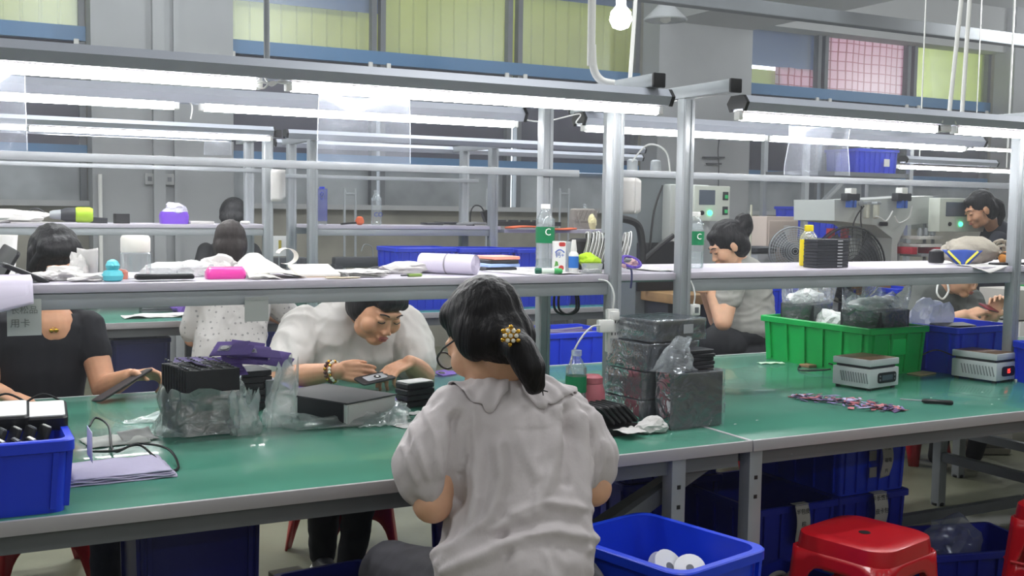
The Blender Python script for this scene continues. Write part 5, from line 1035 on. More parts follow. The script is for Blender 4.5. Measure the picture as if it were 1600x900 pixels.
# ---------------------------------------------------------------- press machines and what stands round them
MGREY = mat('machine_grey', 'bcc1be', .45, .05); MLIGHT = mat('panel_cream', 'c9cfc4', .45); MDARK = mat('machine_dark_side', '6f7679', .5); SCREEN = mat('screen_grey', '5d6672', .25); GLOW = mat('green_lamp', (.05, 1, .35), emit=2.5); REDP = mat('red_pad', 'b5283a', .5)
def panel(t, c, w, h, m=MLIGHT):
    MB().box(c, (w, .10, h), .006).build('control_box', m, t); y = c[1]-.052
    MB().box((c[0]-w*.16, y, c[2]+h*.17), (w*.44, .008, h*.42), .003).build('screen', SCREEN, t)
    MB().lathe([(.016, 0), (.016, .008), (.012, .012)], 14, M=Matrix.Translation((c[0]-w*.08, y, c[2]-h*.27)) @ Matrix.Rotation(pi/2, 4, 'X')).build('green_lamp', GLOW, t)
    MB().lathe([(.014, 0), (.014, .008), (.010, .012)], 14, M=Matrix.Translation((c[0]-w*.30, y, c[2]-h*.27)) @ Matrix.Rotation(pi/2, 4, 'X')).build('black_knob', BLACKP, t)
    for k in range(2):
        MB().box((c[0]+w*.36, y, c[2]+h*(.22-.42*k)), (w*.14, .01, h*.24), .002).build('rocker_frame', DARKP, t); MB().box((c[0]+w*.37, y-.006, c[2]+h*(.20-.42*k)), (w*.08, .006, h*.10), .002).build('green_rocker', mat('green_switch', '2f9a5a', .4, emit=.3), t)
p = at(1085, 320, Y=5.65); t = thing('press_machine', 'grey hydraulic press with a control panel behind the woman in the grey shirt', 'press machine', (p.x, 5.65, 0))
c1 = at(1110, 318, Y=5.40); q1 = at(986, 276, Y=5.65); q2 = at(1060, 276, Y=5.65)
MB().box(((q1.x+q2.x)/2-p.x+.03, .12, q1.z/2+.25), (q2.x-q1.x-.04, .24, q1.z-.5), .02).build('frame_body', MDARK, t); MB().box(((q1.x+q2.x)/2-p.x+.02, .25, .25), (q2.x-q1.x+.1, .7, .5), .01).build('base', MGREY, t)
MB().box((c1.x-p.x-.02, .10, q1.z-.22), (.32, .36, .36), .02).build('press_head', MGREY, t); panel(t, (c1.x-p.x, -.22, c1.z), .27, .215)
MB().box(((q1.x+q2.x)/2-p.x+.03, .12, q1.z+.01), (q2.x-q1.x, .26, .02)).build('top_plate', WHITEP, t); MB().box((c1.x-p.x-.25, -.055, 1.11), (.30, .02, .30), .01).build('rubber_guard', BLACKP, t)
for dx in (-.28, -.10): MB().lathe([(.035, 0), (.035, .09), (.02, .10)], 16, (c1.x-p.x+dx, .2, q1.z+.02)).build('air_cylinder', STEEL, t)
MB().tube(smoothpath([(c1.x-p.x-.35, .1, q1.z+.1), (c1.x-p.x-.3, 0, q1.z+.2), (c1.x-p.x-.2, -.05, q1.z+.16), (c1.x-p.x-.17, -.06, q1.z+.02)]), .006, 6).build('air_hose', WCABLE, t)
MB().tube(smoothpath([at(965, 340, Y=5.3)-V((p.x, 5.65, 0)), at(995, 350, Y=5.3)-V((p.x, 5.65, 0)), at(1003, 380, Y=5.3)-V((p.x, 5.65, 0)), at(1003, 412, Y=5.3)-V((p.x, 5.65, 0))]), .022, 8).build('thick_hose', CABLE, t)
MB().tube(smoothpath([at(1000, 412, Y=5.32)-V((p.x, 5.65, 0)), at(1030, 385, Y=5.3)-V((p.x, 5.65, 0)), at(1052, 368, Y=5.3)-V((p.x, 5.65, 0))]), .016, 8).build('thick_hose', CABLE, t)
MB().tube(smoothpath([at(1035, 290, Y=5.33)-V((p.x, 5.65, 0)), at(1022, 330, Y=5.3)-V((p.x, 5.65, 0)), at(1015, 390, Y=5.3)-V((p.x, 5.65, 0))]), .007, 6).build('thin_lead', CABLE, t)
MB().box((c1.x-p.x-.12, -.16, .93), (.42, .5, .06), .01).build('bed_plate', mat('wood_bed', '9b7a52', .6, nz=.15, nzs=12), t); MB().box((c1.x-p.x-.12, -.05, .70), (.36, .4, .40), .01).build('bed_stand', DARKP, t)
MB().tube([(c1.x-p.x-.1, .0, .96), (c1.x-p.x-.1, .0, q1.z-.40)], .03, 12).build('ram', STEEL, t)
# second press
Yp = 5.55
p = at(1400, 340, Y=Yp); P = lambda x, y, dy=0: at(x, y, Y=Yp+dy)-V((p.x, Yp, 0))
t = thing('press_machine', 'large grey C-frame press with air fittings at right behind the cloth bag', 'press machine', (p.x, Yp, 0))
prof = [(1304, 312), (1304, 345), (1368, 352), (1394, 372), (1388, 480), (1470, 480), (1470, 412), (1402, 412), (1402, 382), (1416, 352), (1458, 348), (1458, 306), (1350, 312)]
pl = [P(*q) for q in prof]; MB().loft([[(q.x, 0, q.z) for q in pl], [(q.x, .40, q.z) for q in pl]]).build('c_frame', MGREY, t, 0)
zb = P(1430, 480).z; MB().box((P(1430, 480).x, .2, zb/2), (.62, .5, zb), .01).build('base', MDARK, t)
cp = P(1494, 336, -.12); panel(t, (cp.x, -.14, cp.z), P(1532, 330).x-P(1458, 330).x, .235)
MB().box((P(1494, 336).x, .1, cp.z), (.30, .36, .22), .01).build('head_extension', MGREY, t)
for x in (1412, 1453, 1466): MB().tube([(P(x, 350).x, .05, P(x, 350).z), (P(x, 410).x, .05, P(x, 412).z)], .012, 8).build('guide_rod', STEEL, t)
for y, w in ((371, 62), (383, 58), (398, 56)): MB().box((P(1438, y).x, .0, P(1438, y).z), (w*6.2/1700, .2, .022), .003).build('platen', WHITEP if y != 398 else STEEL, t)
for x in (1412, 1448): MB().box((P(x, 391).x, -.02, P(x, 391).z), (.05, .16, .05), .004).build('red_pad', REDP, t)
for k, x in enumerate((1430, 1440, 1450)): MB().lathe([(.012, 0), (.02, .01), (.02, .04), (.01, .06)], 12, (P(x, 370).x, -.04, P(x, 369).z)).build('clamp', STEEL, t)
def reg(x, y, s=1):
    q = P(x, y, -.08)
    MB().box((q.x, -.05, q.z), (.12*s, .06, .05*s), .006).build('valve_block', DARKP, t); MB().box((q.x, -.05, q.z+.04*s), (.05*s, .06, .04*s), .004).build('valve_cap', WHITEP, t); MB().box((q.x-.015, -.055, q.z-.045*s), (.02*s, .05, .05*s), .004).build('blue_fitting', mat('blue_fit', '3a62b8', .4), t); MB().box((q.x+.02, -.055, q.z-.045*s), (.02*s, .05, .05*s), .004).build('blue_fitting', mat('blue_fit2', '3a62b8', .4), t)
reg(1334, 308); reg(1414, 308, 1.1)
for x in (1361, 1376): q = P(x, 330, -.08); MB().rbox((q.x, -.04, q.z), .03, .04, .10, .01, 3, .005).build('filter_bowl', mat('bowl_cream', 'bfc0b2', .4), t); MB().box((q.x, -.04, q.z+.055), (.04, .05, .02), .003).build('bowl_head', STEEL, t)
q = P(1352, 317, -.08); MB().lathe([(.022, 0), (.024, .012), (.018, .016)], 18, M=Matrix.Translation((q.x, -.03, q.z)) @ Matrix.Rotation(pi/2, 4, 'X')).build('gauge', STEEL, t)
for a_ in ([(1350, 322), (1340, 335), (1333, 352), (1332, 372)], [(1346, 322), (1345, 345), (1349, 370)], [(1395, 330), (1385, 345), (1375, 340), (1368, 338)], [(1425, 322), (1420, 340), (1405, 348), (1398, 338)]): MB().tube(smoothpath([P(*q, -.06) for q in a_]), .005, 6).build('air_hose', CABLE if a_[0][0] < 1360 else WCABLE, t)
q = P(1384, 350, -.05); MB().box((q.x, -.03, q.z), (.05, .04, .03), .008).build('black_knob', BLACKP, t)
for k, x in enumerate((1318, 1340)): MB().lathe([(.03, 0), (.03, .07)], 12, (P(x, 352).x, .12, P(x, 362).z-.05)).build('red_canister', REDP, t)
# fans
def fan(label, cx, cy, Y_, r, yaw=0, blades=3, dark=True):
    p = at(cx, cy, Y=Y_); t = thing('pedestal_fan', label, 'fan', (p.x, Y_, 0), yaw); z = p.z; FM = BLACKP if dark else STEEL
    for k in range(11):
        q = r*(k+1)/11; MB().tube([(q*cos(2*pi*i/36), -.03-.055*(1-(q/r)**2), z+q*sin(2*pi*i/36)) for i in range(36)], .0022 if k < 10 else .006, 5, True).build('guard_ring', FM, t)
    for k in range(40):
        a = 2*pi*k/40; MB().tube([(q*cos(a+.12*(1-q/r)), -.03-.055*(1-(q/r)**2), z+q*sin(a+.12*(1-q/r))) for q in (r*.15, r*.55, r*.85, r)], .0016, 4).build('guard_wire', FM, t)
    MB().lathe([(r, -.0), (r*1.01, .01), (r*.6, .06), (r*.3, .075)], 36, M=Matrix.Translation((0, 0, z)) @ Matrix.Rotation(-pi/2, 4, 'X'), cap0=False, cap1=False).build('rear_guard', film('fan_mesh', '303234', .5) if dark else film('fan_mesh_pale', '9a9da0', .3), t)
    MB().lathe([(.03, -.03), (.05, 0), (.055, .12), (.03, .15)], 18, M=Matrix.Translation((0, 0, z)) @ Matrix.Rotation(-pi/2, 4, 'X')).build('motor', BLACKP, t)
    for k in range(blades):
        a = 2*pi*k/blades+.4
        def fn(u, v): q = r*(.15+.75*u); b_ = a+(v-.5)*.95*(.6+.4*u); return (q*cos(b_), -.01+.045*(v-.5), z+q*sin(b_))
        MB().grid(fn, 8, 6).build('blade', mat('blade_dark', '2c2e33', .4) if dark else film('blade_clear', 'a9adb2', .4), t, 60, solid=.003)
    MB().tube([(0, .06, z), (0, .06, .05)], .016, 10).build('pole', BLACKP, t); MB().lathe([(.2, 0), (.2, .02), (.06, .05)], 28, (0, .06, 0)).build('base', BLACKP, t)
fan('large black pedestal fan behind the stack of black cases', 1324, 414, 4.95, .235, -.25); fan('smaller wire fan left of the yellow bottle', 1238, 392, 5.6, .16, -.5, dark=False)
p = at(1208, 370, Y=6.3); t = thing('beige_cabinet', 'beige cabinet door with a white notice behind the woman in the grey shirt', 'cabinet', (p.x, 6.35, 0)); BEI = mat('beige_board', 'b9aba2', .6); q = at(1208, 338, Y=6.3)
MB().box((0, 0, q.z/2), (.30, .3, q.z), .006).build('cabinet_body', BEI, t); MB().box((.0, -.155, q.z-.2), (.27, .01, .34), .004).build('door', BEI, t); MB().box((.03, -.162, q.z-.10), (.06, .002, .07)).build('notice', PAPER, t, 0)
p = at(1190, 380, Y=5.9); t = thing('label_printer', 'pale grey desk machine behind the bun of the woman in grey', 'printer', (p.x, 5.95, 0)); MB().box((0, 0, .5), (.25, .3, 1.0), .01).build('stand', MDARK, t); MB().box((.01, 0, 1.09), (.17, .2, .17), .015).build('machine_body', mat('printer_grey', 'b9bcc0', .5), t); MB().rbox((0, -.01, 1.20), .20, .2, .045, .03, 3, .01).build('top_cover', DARKP, t)
p = at(1174, 320, Y=5.85); o = MB().tube([(p.x, 5.85, p.z), (p.x, 5.85, .0)], .008, 8).build('support_pole', mat('pole_cream', 'c9c8b4', .5)); tag(o, 'thin cream pole behind the head of the woman in grey', 'pole')
t = thing('office_chair', 'black office chair with a tall back behind the fan', 'chair', (at(1362, 380, Y=5.8).x, 5.8, 0), .5); zt_ = at(1362, 352, Y=5.8).z
MB().loft([[(x, y, z) for x, y in rr(w, .05, .02, 3)] for w, z in ((.34, zt_-.55), (.38, zt_-.3), (.34, zt_-.05), (.22, zt_))]).build('backrest', BLACKP, t); MB().rbox((0, -.2, .48), .44, .42, .07, .06, 4, .02).build('seat', BLACKP, t); MB().tube([(0, -.2, .45), (0, -.2, .12)], .025, 10).build('gas_column', STEEL, t); MB().bar((0, .0, .5), (0, .03, zt_-.5), .06, .02).build('back_bar', BLACKP, t)
for k in range(5): MB().bar((0, -.2, .11), (.25*cos(k*1.257), -.2+.25*sin(k*1.257), .06), .03, .03).build('leg', BLACKP, t); MB().lathe([(.02, 0), (.028, .012), (.028, .04), (.02, .05)], 10, (.26*cos(k*1.257), -.2+.26*sin(k*1.257), 0)).build('castor', BLACKP, t)
# storage rack with a crate on top
p = at(1258, 300, Y=8.0); q = at(1420, 300, Y=8.0); zt_ = at(1360, 270, Y=8.0).z
t = thing('storage_rack', 'grey storage rack by the wall with a blue crate on its top shelf', 'rack', (p.x, 8.0, 0)); w = q.x-p.x
for x in (0, w):
    for y in (0, .6): MB().box((x, y, (zt_+.5)/2), (.05, .05, zt_+.5)).build('post', STEEL, t, 0)
for z_ in (zt_-.02, 1.2, .5): MB().box((w/2, .3, z_), (w, .62, .04)).build('shelf_board', STEELD, t, 0)
MB().bar((.03, -.02, at(1262, 338, Y=8.0).z), (at(1312, 286, Y=8.0).x-p.x, -.02, at(1312, 286, Y=8.0).z), .05, .03).build('brace', STEEL, t, 0)
a, b = at(1336, 268, Y=8.1), at(1400, 268, Y=8.1); h = at(1336, 230, Y=8.1).z-a.z
t = crate('blue_crate', 'blue crate with a white label on top of the storage rack', BLUE, b.x-a.x, .45, h, ((a.x+b.x)/2, 8.3, zt_), 0, ribs=(8, 5)); MB().box((.10, -.245, h*.45), (.075, .006, .075)).build('white_label', PAPER, t, 0)
for k in range(3): crate('blue_crate', ('blue crate on the middle rack shelf, left', 'blue crate on the middle rack shelf, middle', 'blue crate on the middle rack shelf, right')[k], BLUE, .38, .45, .3, (p.x+.28+.42*k, 8.3, 1.221), 0)
# right background
for px0, px1, pyt, pyb, Y_, m, lab in ((1402, 1442, 452, 500, 4.75, BLUE, 'blue crate behind the shoulder of the leaning man'), (1528, 1560, 462, 500, 5.5, BLUE, 'blue crate right of the leaning man'), (1540, 1625, 450, 505, 5.9, GREENC, 'green crate in the background right of the leaning man'), (1206, 1246, 448, 500, 5.05, BLUE, 'blue crate right of the woman in the grey shirt'), (1576, 1640, 480, 520, 5.3, GREENC, 'green crate at the right picture edge in the background')):
    a, b = at(px0, pyt, Y=Y_), at(px1, pyt, Y=Y_); h = .30
    crate('crate', lab, m, b.x-a.x, .36, h, ((a.x+b.x)/2, Y_+.18, a.z-h), 0); bx = block('packing_case', 'grey packing case under the '+lab.replace(' in the background', '').split(' right')[0].split(' behind')[0]+' at %s' % {1402: 'the leaning man', 1528: 'the far right', 1540: 'the far right back', 1206: 'the grey shirt', 1576: 'the picture edge'}[px0], 'case', MDARK, ((a.x+b.x)/2, Y_+.18, 0), (b.x-a.x-.03, .34, a.z-h))
p = at(1400, 445, Y=5.0); t = thing('wood_bench', 'brown wooden bench behind the crates at right', 'bench', (p.x+.02, 5.2, 0)); WOOD = mat('bench_wood', 'a07a50', .6, nz=.15, nzs=10); MB().box((0, 0, p.z), (.62, .4, .05), .004).build('bench_top', WOOD, t)
for sx in (-1, 1):
    for sy in (-1, 1): MB().box((sx*.28, sy*.17, p.z/2), (.05, .05, p.z-.03)).build('leg', WOOD, t, 0)
p = at(1590, 500, Y=4.6); t = thing('white_rack', 'white packed carton pile at the right picture edge behind the post', 'cartons', (p.x+.12, 4.7, 0))
for k in range(5): MB().box((.02*(k % 2), 0, .10+.2*k), (.36, .3, .19), .005).build('carton', WHITEP if k % 2 else mat('carton_grey', 'b9b5ae', .7), t)
p = at(1420, 690, Y=5.0); a = at(1424, 686, Y=5.0); crate('blue_crate', 'lighter blue crate on the floor behind the leg of the right table', mat('mid_blue', '2f6fd0', .4), .32, .4, .32, (a.x+.1, 5.2, 0), 0)
# ---------------------------------------------------------------- people
from mathutils.bvhtree import BVHTree
def capsule(mb, a, b, r0, r1, n=14):
    a, b = V(a), V(b); d = (b-a); L = d.length; d = d.normalized() if L > 1e-6 else V((0, 0, 1)); path, R = [], []
    for k in range(5): t = radians(90-18*k); path.append(a-d*r0*sin(t)); R.append(max(1e-4, r0*cos(t)))
    path.append(a); R.append(r0); path.append(b); R.append(r1)
    for k in range(1, 6): t = radians(18*k); path.append(b+d*r1*sin(t)); R.append(max(1e-4, r1*cos(t)))
    mb.tube(path, R, n)
def chain(mb, pts, rs):
    for i in range(len(pts)-1): capsule(mb, pts[i], pts[i+1], rs[i], rs[i+1])
def ell(mb, c, r, M=None):
    pr = [(max(1e-4, sin(pi*k/10)), -cos(pi*k/10)) for k in range(11)]
    S_ = Matrix.Diagonal((r[0], r[1], r[2], 1)); T = Matrix.Translation(c) @ S_
    mb.lathe(pr, 18, M=(M @ T) if M else T)
def torso(mb, secs, lat, k=1.0, n=26, e=.82):
    lat = V(lat).normalized(); L = []
    P = [V(s[0]) for s in secs]
    for i, s in enumerate(secs):
        up = (P[min(i+1, len(P)-1)]-P[max(i-1, 0)]).normalized(); f = up.cross(lat).normalized(); l = lat-up*lat.dot(up)*.5; lp = []
        for j in range(n):
            t = 2*pi*j/n; c, s_ = cos(t), sin(t); c = abs(c)**e*(1 if c > 0 else -1); s_ = abs(s_)**e*(1 if s_ > 0 else -1)
            lp.append(P[i]+l*s[1]*k*c+f*s[2]*k*s_)
        L.append(lp)
    mb.loft(L)
def remesh(mb, name, m, parent, voxel=.006, it=5, fold=None, fac=.5):
    me = bpy.data.meshes.new('tmp'); me.from_pydata(mb.v, [], mb.f); bm = bmesh.new(); bm.from_mesh(me); bmesh.ops.triangulate(bm, faces=bm.faces[:]); bm.to_mesh(me); bm.free()
    o = bpy.data.objects.new('tmp', me); C.objects.link(o)
    k = o.modifiers.new('r', 'REMESH'); k.mode = 'VOXEL'; k.voxel_size = voxel
    k = o.modifiers.new('s', 'SMOOTH'); k.iterations = it; k.factor = fac
    bpy.context.view_layer.update()
    out = bpy.data.meshes.new_from_object(o.evaluated_get(bpy.context.evaluated_depsgraph_get())); bpy.data.objects.remove(o); bpy.data.meshes.remove(me)
    if fold:
        ns = [v.normal.copy() for v in out.vertices]
        for v, n_ in zip(out.vertices, ns): v.co += n_*fold(v.co)
    out.name = name; out.materials.clear(); out.materials.append(m); out.shade_smooth()
    o = bpy.data.objects.new(name, out); C.objects.link(o)
    if parent: o.parent = parent; o.matrix_parent_inverse = Matrix.Translation(-V(parent.location))
    return o
def keep(o, parent):
    o.parent = parent; o.matrix_parent_inverse = Matrix.Translation(-V(parent.location)); return o
def folds(amp, fr=(9, 9, 5), seed=0, dirv=None, ridge=.7):
    rnd = V((seed*7.1, seed*3.3, seed))
    def f(p):
        q = V((p.x*fr[0], p.y*fr[1], p.z*fr[2]))+rnd
        w = V((noise.noise(q*.6), noise.noise(q*.6+V((9, 2, 1))), 0)); q = q+w*.8
        return amp*((1-abs(noise.noise(q))*2.2)*ridge+.5*noise.noise(q*.5))-amp*.3
    return f
def creases(L):
    segs = [(V(a), V(b), amp, wd) for pts, amp, wd in L for a, b in zip(pts, pts[1:])]
    def f(p_):
        s_ = 0
        for a, b, amp, wd in segs:
            d = b-a; t_ = max(0, min(1, (p_-a).dot(d)/d.length_squared)); r = (p_-a-d*t_).length/wd
            if r < 2.6: s_ = max(s_, amp*(exp(-r*r*1.6)), key=abs) if amp > 0 else min(s_, amp*exp(-r*r*1.6))
        return s_
    return f
SKIN = mat('skin', 'c79474', .5, sub=.12, nz=.05, nzs=30); SKIN2 = mat('skin_light', 'd2a486', .5, sub=.12, nz=.05, nzs=30)
HAIR = mat('black_hair', '100e12', .52, spec=.35, bump=.5, bs=90, stretch=(1, 1, .12)); HAIRB = mat('dark_brown_hair', '2b211f', .52, spec=.35, bump=.35, bs=90, stretch=(1, 1, .12))
LIP = mat('lips', 'a8625a', .45); BROW = mat('brow', '241c1a', .6)
def hand(mb, W_, D, N, side, curl=(.35, .5, .4), s=1.0, spread=1.0, thumb=.35, tx=.75):
    W_, D = V(W_), V(D).normalized(); N = V(N); N = (N-D*N.dot(D)).normalized(); X = D.cross(N)*side
    for i, (o_, L, kl) in enumerate(((.031, .041, .088), (.0105, .046, .092), (-.0105, .042, .088), (-.031, .034, .080))):
        K = W_+D*kl*s+X*o_*s*.98; capsule(mb, W_+X*o_*.55*s, K, .0125*s, .0105*s, 10)
        a = 0; P_ = K; dirn = D; r = .0092*s
        for c_, l_, r1 in zip(curl, (L, L*.68, L*.52), (.0085, .0078, .0068)):
            a += c_*(1+.12*i); dirn = (D*cos(a)+N*sin(a)+X*o_*.8*spread).normalized(); Q = P_+dirn*l_*s; capsule(mb, P_, Q, r, r1*s, 10); P_, r = Q, r1*s
    B = W_+D*.022*s+X*.026*s; T1 = B+(D*(1.3-tx)+X*tx+N*thumb).normalized()*.042*s; T2_ = T1+(D*.8+X*.4*tx+N*thumb*1.4).normalized()*.033*s; T3 = T2_+(D*.9+X*.05+N*thumb*1.4).normalized()*.026*s
    chain(mb, [W_+D*.01, B, T1, T2_, T3], [.014*s, .0145*s, .0118*s, .0098*s, .0075*s])
def headmat(c, fdir, up=(0, 0, 1), roll=0):
    y = V(fdir).normalized(); u = V(up); z = (u-y*u.dot(y)).normalized(); x = y.cross(z)
    M = Matrix(((x.x, y.x, z.x, c[0]), (x.y, y.y, z.y, c[1]), (x.z, y.z, z.z, c[2]), (0, 0, 0, 1))); return M @ Matrix.Rotation(roll, 4, 'Y')
def head_prims(mb, M, s=1.0, fat=1.0):
    E = lambda c, r: ell(mb, V(c)*s, V(r)*s, M)
    E((0, -.012, .032), (.075, .094, .088)); E((0, .026, -.025), (.063*fat, .066, .090)); E((0, .060, -.088), (.030*fat, .028, .026)); E((0, .02, -.07), (.056*fat, .05, .045))
    for sx in (-1, 1): E((sx*.036*fat, .056, -.032), (.029*fat, .033, .034)); E((sx*.079, -.006, -.008), (.009, .021, .031)); E((sx*.011, .100, -.040), (.009, .011, .008)); E((sx*.032, .078, .004), (.017, .014, .011))
    E((0, .074, .024), (.052, .022, .016)); E((0, .088, -.064), (.023, .013, .010))
    a, b = M @ (V((0, .084, .008))*s), M @ (V((0, .100, -.034))*s); capsule(mb, a, b, .0075*s, .0115*s, 10); E((0, .099, -.037), (.0135, .0115, .0105))
def face(t, M, s=1.0, skin=None):
    def bld(mb, n, m): return keep(mb.build(n, m), t)
    P_ = lambda x, y, z: M @ (V((x, y, z))*s)
    for sx in (-1, 1):
        bld(MB().tube(smoothpath([P_(sx*(.016+.034*k/4), .0965-.006*(k/4)**2-.008*(k/4), .0255+.004*sin(pi*k/4)) for k in range(5)], 3), [.0026*s]*13, 6), 'eyebrow', BROW)
        mb = MB(); ell(mb, V((sx*.033, .0835, .004))*s, V((.0155, .0105, .0085))*s, M); bld(mb, 'eyelid', skin or SKIN)
        bld(MB().tube(smoothpath([P_(sx*(.019+.030*k/4), .0945-.0045*abs(k-1.6)*.55, -.001-.0035*sin(pi*k/4)) for k in range(5)], 3), .0016*s, 5), 'eyelash', BROW)
    mb = MB(); ell(mb, V((0, .0985, -.0615))*s, V((.021, .0065, .0048))*s, M); ell(mb, V((0, .097, -.0705))*s, V((.018, .0075, .0056))*s, M); bld(mb, 'lips', LIP)
def hair_cap(mb, M, s=1.0, low=-.05, grow=.012, fringe=True, sides=True):
    """skull-hugging hair: an offset shell cut away over the face"""
    g = grow
    ell(mb, V((0, -.022, .040))*s, V((.075+g, .093+g, .088+g))*s, M); ell(mb, V((0, -.052, -.005+low*.3))*s, V((.072+g, .062+g, .075))*s, M)
    for sx in (-1, 1): ell(mb, V((sx*.062, -.02 if sides else -.045, .0 if sides else .02))*s, V((.024+g*.6, .05 if sides else .04, .062 if sides else .05))*s, M)
    if fringe: ell(mb, V((0, .045, .085))*s, V((.062+g, .046+g*.6, .034+g*.6))*s, M)
def strands(t, roots, m, r=.0025, name='hair_strand'):
    for pts in roots: keep(MB().tube(smoothpath(pts, 4), [r*(1-.7*i/(len(pts)*4-4)) for i in range(len(pts)*4-3)], 5).build(name, m), t)
hairfold = lambda amp, M: (lambda p: amp*noise.noise(V(((M.inverted() @ p).x*60, (M.inverted() @ p).y*14, (M.inverted() @ p).z*10))))
def legs(mb, hips, knees, ankles, r=(.098, .075, .062, .048)):
    for h, k, a in zip(hips, knees, ankles): chain(mb, [h, k], r[:2]); chain(mb, [k, (V(k)+V(a))/2, a], [r[1]*.95, r[2]*.95, r[3]])
def shoe(t, ankle, d, m, name='shoe'):
    d = V(d).normalized(); a = V(ankle); mb = MB(); f = a+d*.10; capsule(mb, (a.x, a.y, .045), (f.x, f.y, .035), .042, .040); capsule(mb, (a.x, a.y, .06), (a.x, a.y, .10), .042, .042)
    o = keep(remesh(mb, name, m, None, .008, 4), t); s_ = MB(); capsule(s_, (a.x-d.x*.02, a.y-d.y*.02, .014), (f.x+d.x*.01, f.y+d.y*.01, .014), .0445, .0435)
    s_.v = [(x, y, max(0, min(.026, z))) for x, y, z in s_.v]; keep(s_.build('sole', WHITEP), t)
def scaled(mb0, k): return mb0
# ------- woman in front, seen from behind
def P(px, py, Y_): return at(px, py, Y=Y_)
pos = V((1.10, 2.08, 0)); t = thing('person', 'woman seen from behind in a white puff-sleeved blouse, black hair in a low ponytail', 'person', pos)
lat = V((.94, -.34, 0)); BL_ = mat('blouse_white', 'bfb8b9', .7, nz=.02, bump=.06, bs=120)
secs = [(P(800, 930, 2.00), .160, .12), (P(802, 900, 2.02), .172, .128), (P(806, 860, 2.05), .168, .122), (P(812, 780, 2.09), .160, .115), (P(808, 715, 2.13), .163, .112), (P(800, 665, 2.16), .168, .105), (P(797, 632, 2.18), .160, .092), (P(797, 607, 2.20), .118, .074), (P(795, 592, 2.21), .066, .056), (P(794, 585, 2.215), .05, .05)]
shL, elL, wrL = P(708, 640, 2.18), P(676, 786, 2.12), V((1.08, 2.52, .805)); shR, elR, wrR = P(886, 640, 2.14), P(926, 762, 2.08), V((1.26, 2.54, .805))
Mh = headmat(P(758, 527, 2.21), (-.27, .77, -.50))
b = MB(); torso(b, [(c_, a*.78, d*.72) for c_, a, d in secs[:-3]]+secs[-3:], lat); head_prims(b, Mh); capsule(b, P(792, 600, 2.2), Mh @ V((0, -.03, -.06)), .055, .052)
for s_, e_, w_, sd in ((shL, elL, wrL, 1), (shR, elR, wrR, -1)): chain(b, [s_-V((0, 0, .03)), e_], [.036, .042]); chain(b, [e_, w_], [.045, .029]); hand(b, w_, (.1*sd, 1, -.05), (0, 0, -1), -sd, (.3, .4, .3))
remesh(b, 'body', SKIN2, t, .0055, 5)
b = MB(); torso(b, secs, lat)
for s_, e_, k in ((shL, elL, 1), (shR, elR, .92)):
    d_ = e_-s_; out = V((-.03 if e_ is elL else .02, 0, 0))
    chain(b, [s_+V((0, 0, -.008)), s_+d_*.30+out*.5, s_+d_*.58+out, s_+d_*.74+out*.7, s_+d_*.82], [.062*k, .072*k, .079*k, .070*k, .054*k])
fr_ = folds(.016, (9, 9, 4.0), 3); fr2 = folds(.006, (26, 26, 9), 5)
FL = [(((668, 876), (715, 856), (765, 812), (785, 755), (780, 700)), 1, 15), (((700, 892), (790, 852), (860, 832), (925, 842)), .8, 14), (((800, 806), (850, 786), (918, 796)), .65, 11), (((738, 640), (748, 720), (742, 800)), .7, 14), (((712, 655), (714, 720), (708, 780)), -1.2, 13),
      (((872, 640), (866, 720), (838, 800)), .6, 15), (((908, 650), (914, 740), (917, 860)), .6, 9), (((800, 650), (812, 700), (842, 745)), .4, 14), (((690, 882), (735, 825), (748, 780)), .7, 11), (((785, 835), (792, 870), (788, 905)), -.5, 12), (((765, 830), (830, 800), (858, 742)), .5, 12), (((885, 640), (889, 700), (884, 755)), -.8, 10),
      (((640, 650), (652, 700), (668, 745)), .5, 9), (((665, 640), (680, 690), (690, 745)), .5, 8), (((632, 700), (640, 730), (650, 752)), .5, 7), (((925, 650), (928, 700), (918, 755)), .45, 8), (((945, 690), (940, 730), (928, 758)), .4, 7)]
def cr(p):
    if p.y > 2.17: return 0
    x, y = pix(p); s_ = 0
    for pts, amp, wd in FL:
        for (ax, ay), (bx, by) in zip(pts, pts[1:]):
            dx, dy = bx-ax, by-ay; t_ = max(0, min(1, ((x-ax)*dx+(y-ay)*dy)/(dx*dx+dy*dy))); r = hypot(x-ax-dx*t_, y-ay-dy*t_)/wd
            if r < 2.4:
                q_ = amp*exp(-r*r*1.7)
                if abs(q_) > abs(s_): s_ = q_
    return s_*.020
remesh(b, 'blouse', BL_, t, .0065, 5, lambda p: fr_(p)*(.55 if p.z < .98 else .3)+fr2(p)+cr(p))
bl = [o for o in t.children if o.name.startswith('blouse')][0]
bv = BVHTree.FromPolygons([v.co.copy() for v in bl.data.vertices], [list(p.vertices) for p in bl.data.polygons])
nb = P(795, 588, 2.21); fwd = V((.34, .94, 0))
for nm, a0, a1 in (('left', 20, 172), ('right', 188, 325)):
    def fn(u, v):
        a = radians(a0+(a1-a0)*u); dv = (-fwd)*cos(a-pi)*-1; q = fwd*cos(a)+V((fwd.y, -fwd.x, 0))*-sin(a)
        edge = .152+.007*abs(sin(u*22))-.05*max(0, abs(u-.5)-.38)*10*.6; r = .052+(edge-.052)*v; p_ = nb+q*r
        h_ = bv.ray_cast(p_+V((0, 0, .25)), V((0, 0, -1))); z_ = h_[0].z if h_[0] is not None else nb.z-.3*r
        return (p_.x, p_.y, z_+.006+.003*sin(u*60)*v)
    keep(MB().grid(fn, 70, 10).build('collar', BL_, smooth=70, solid=.003), t)
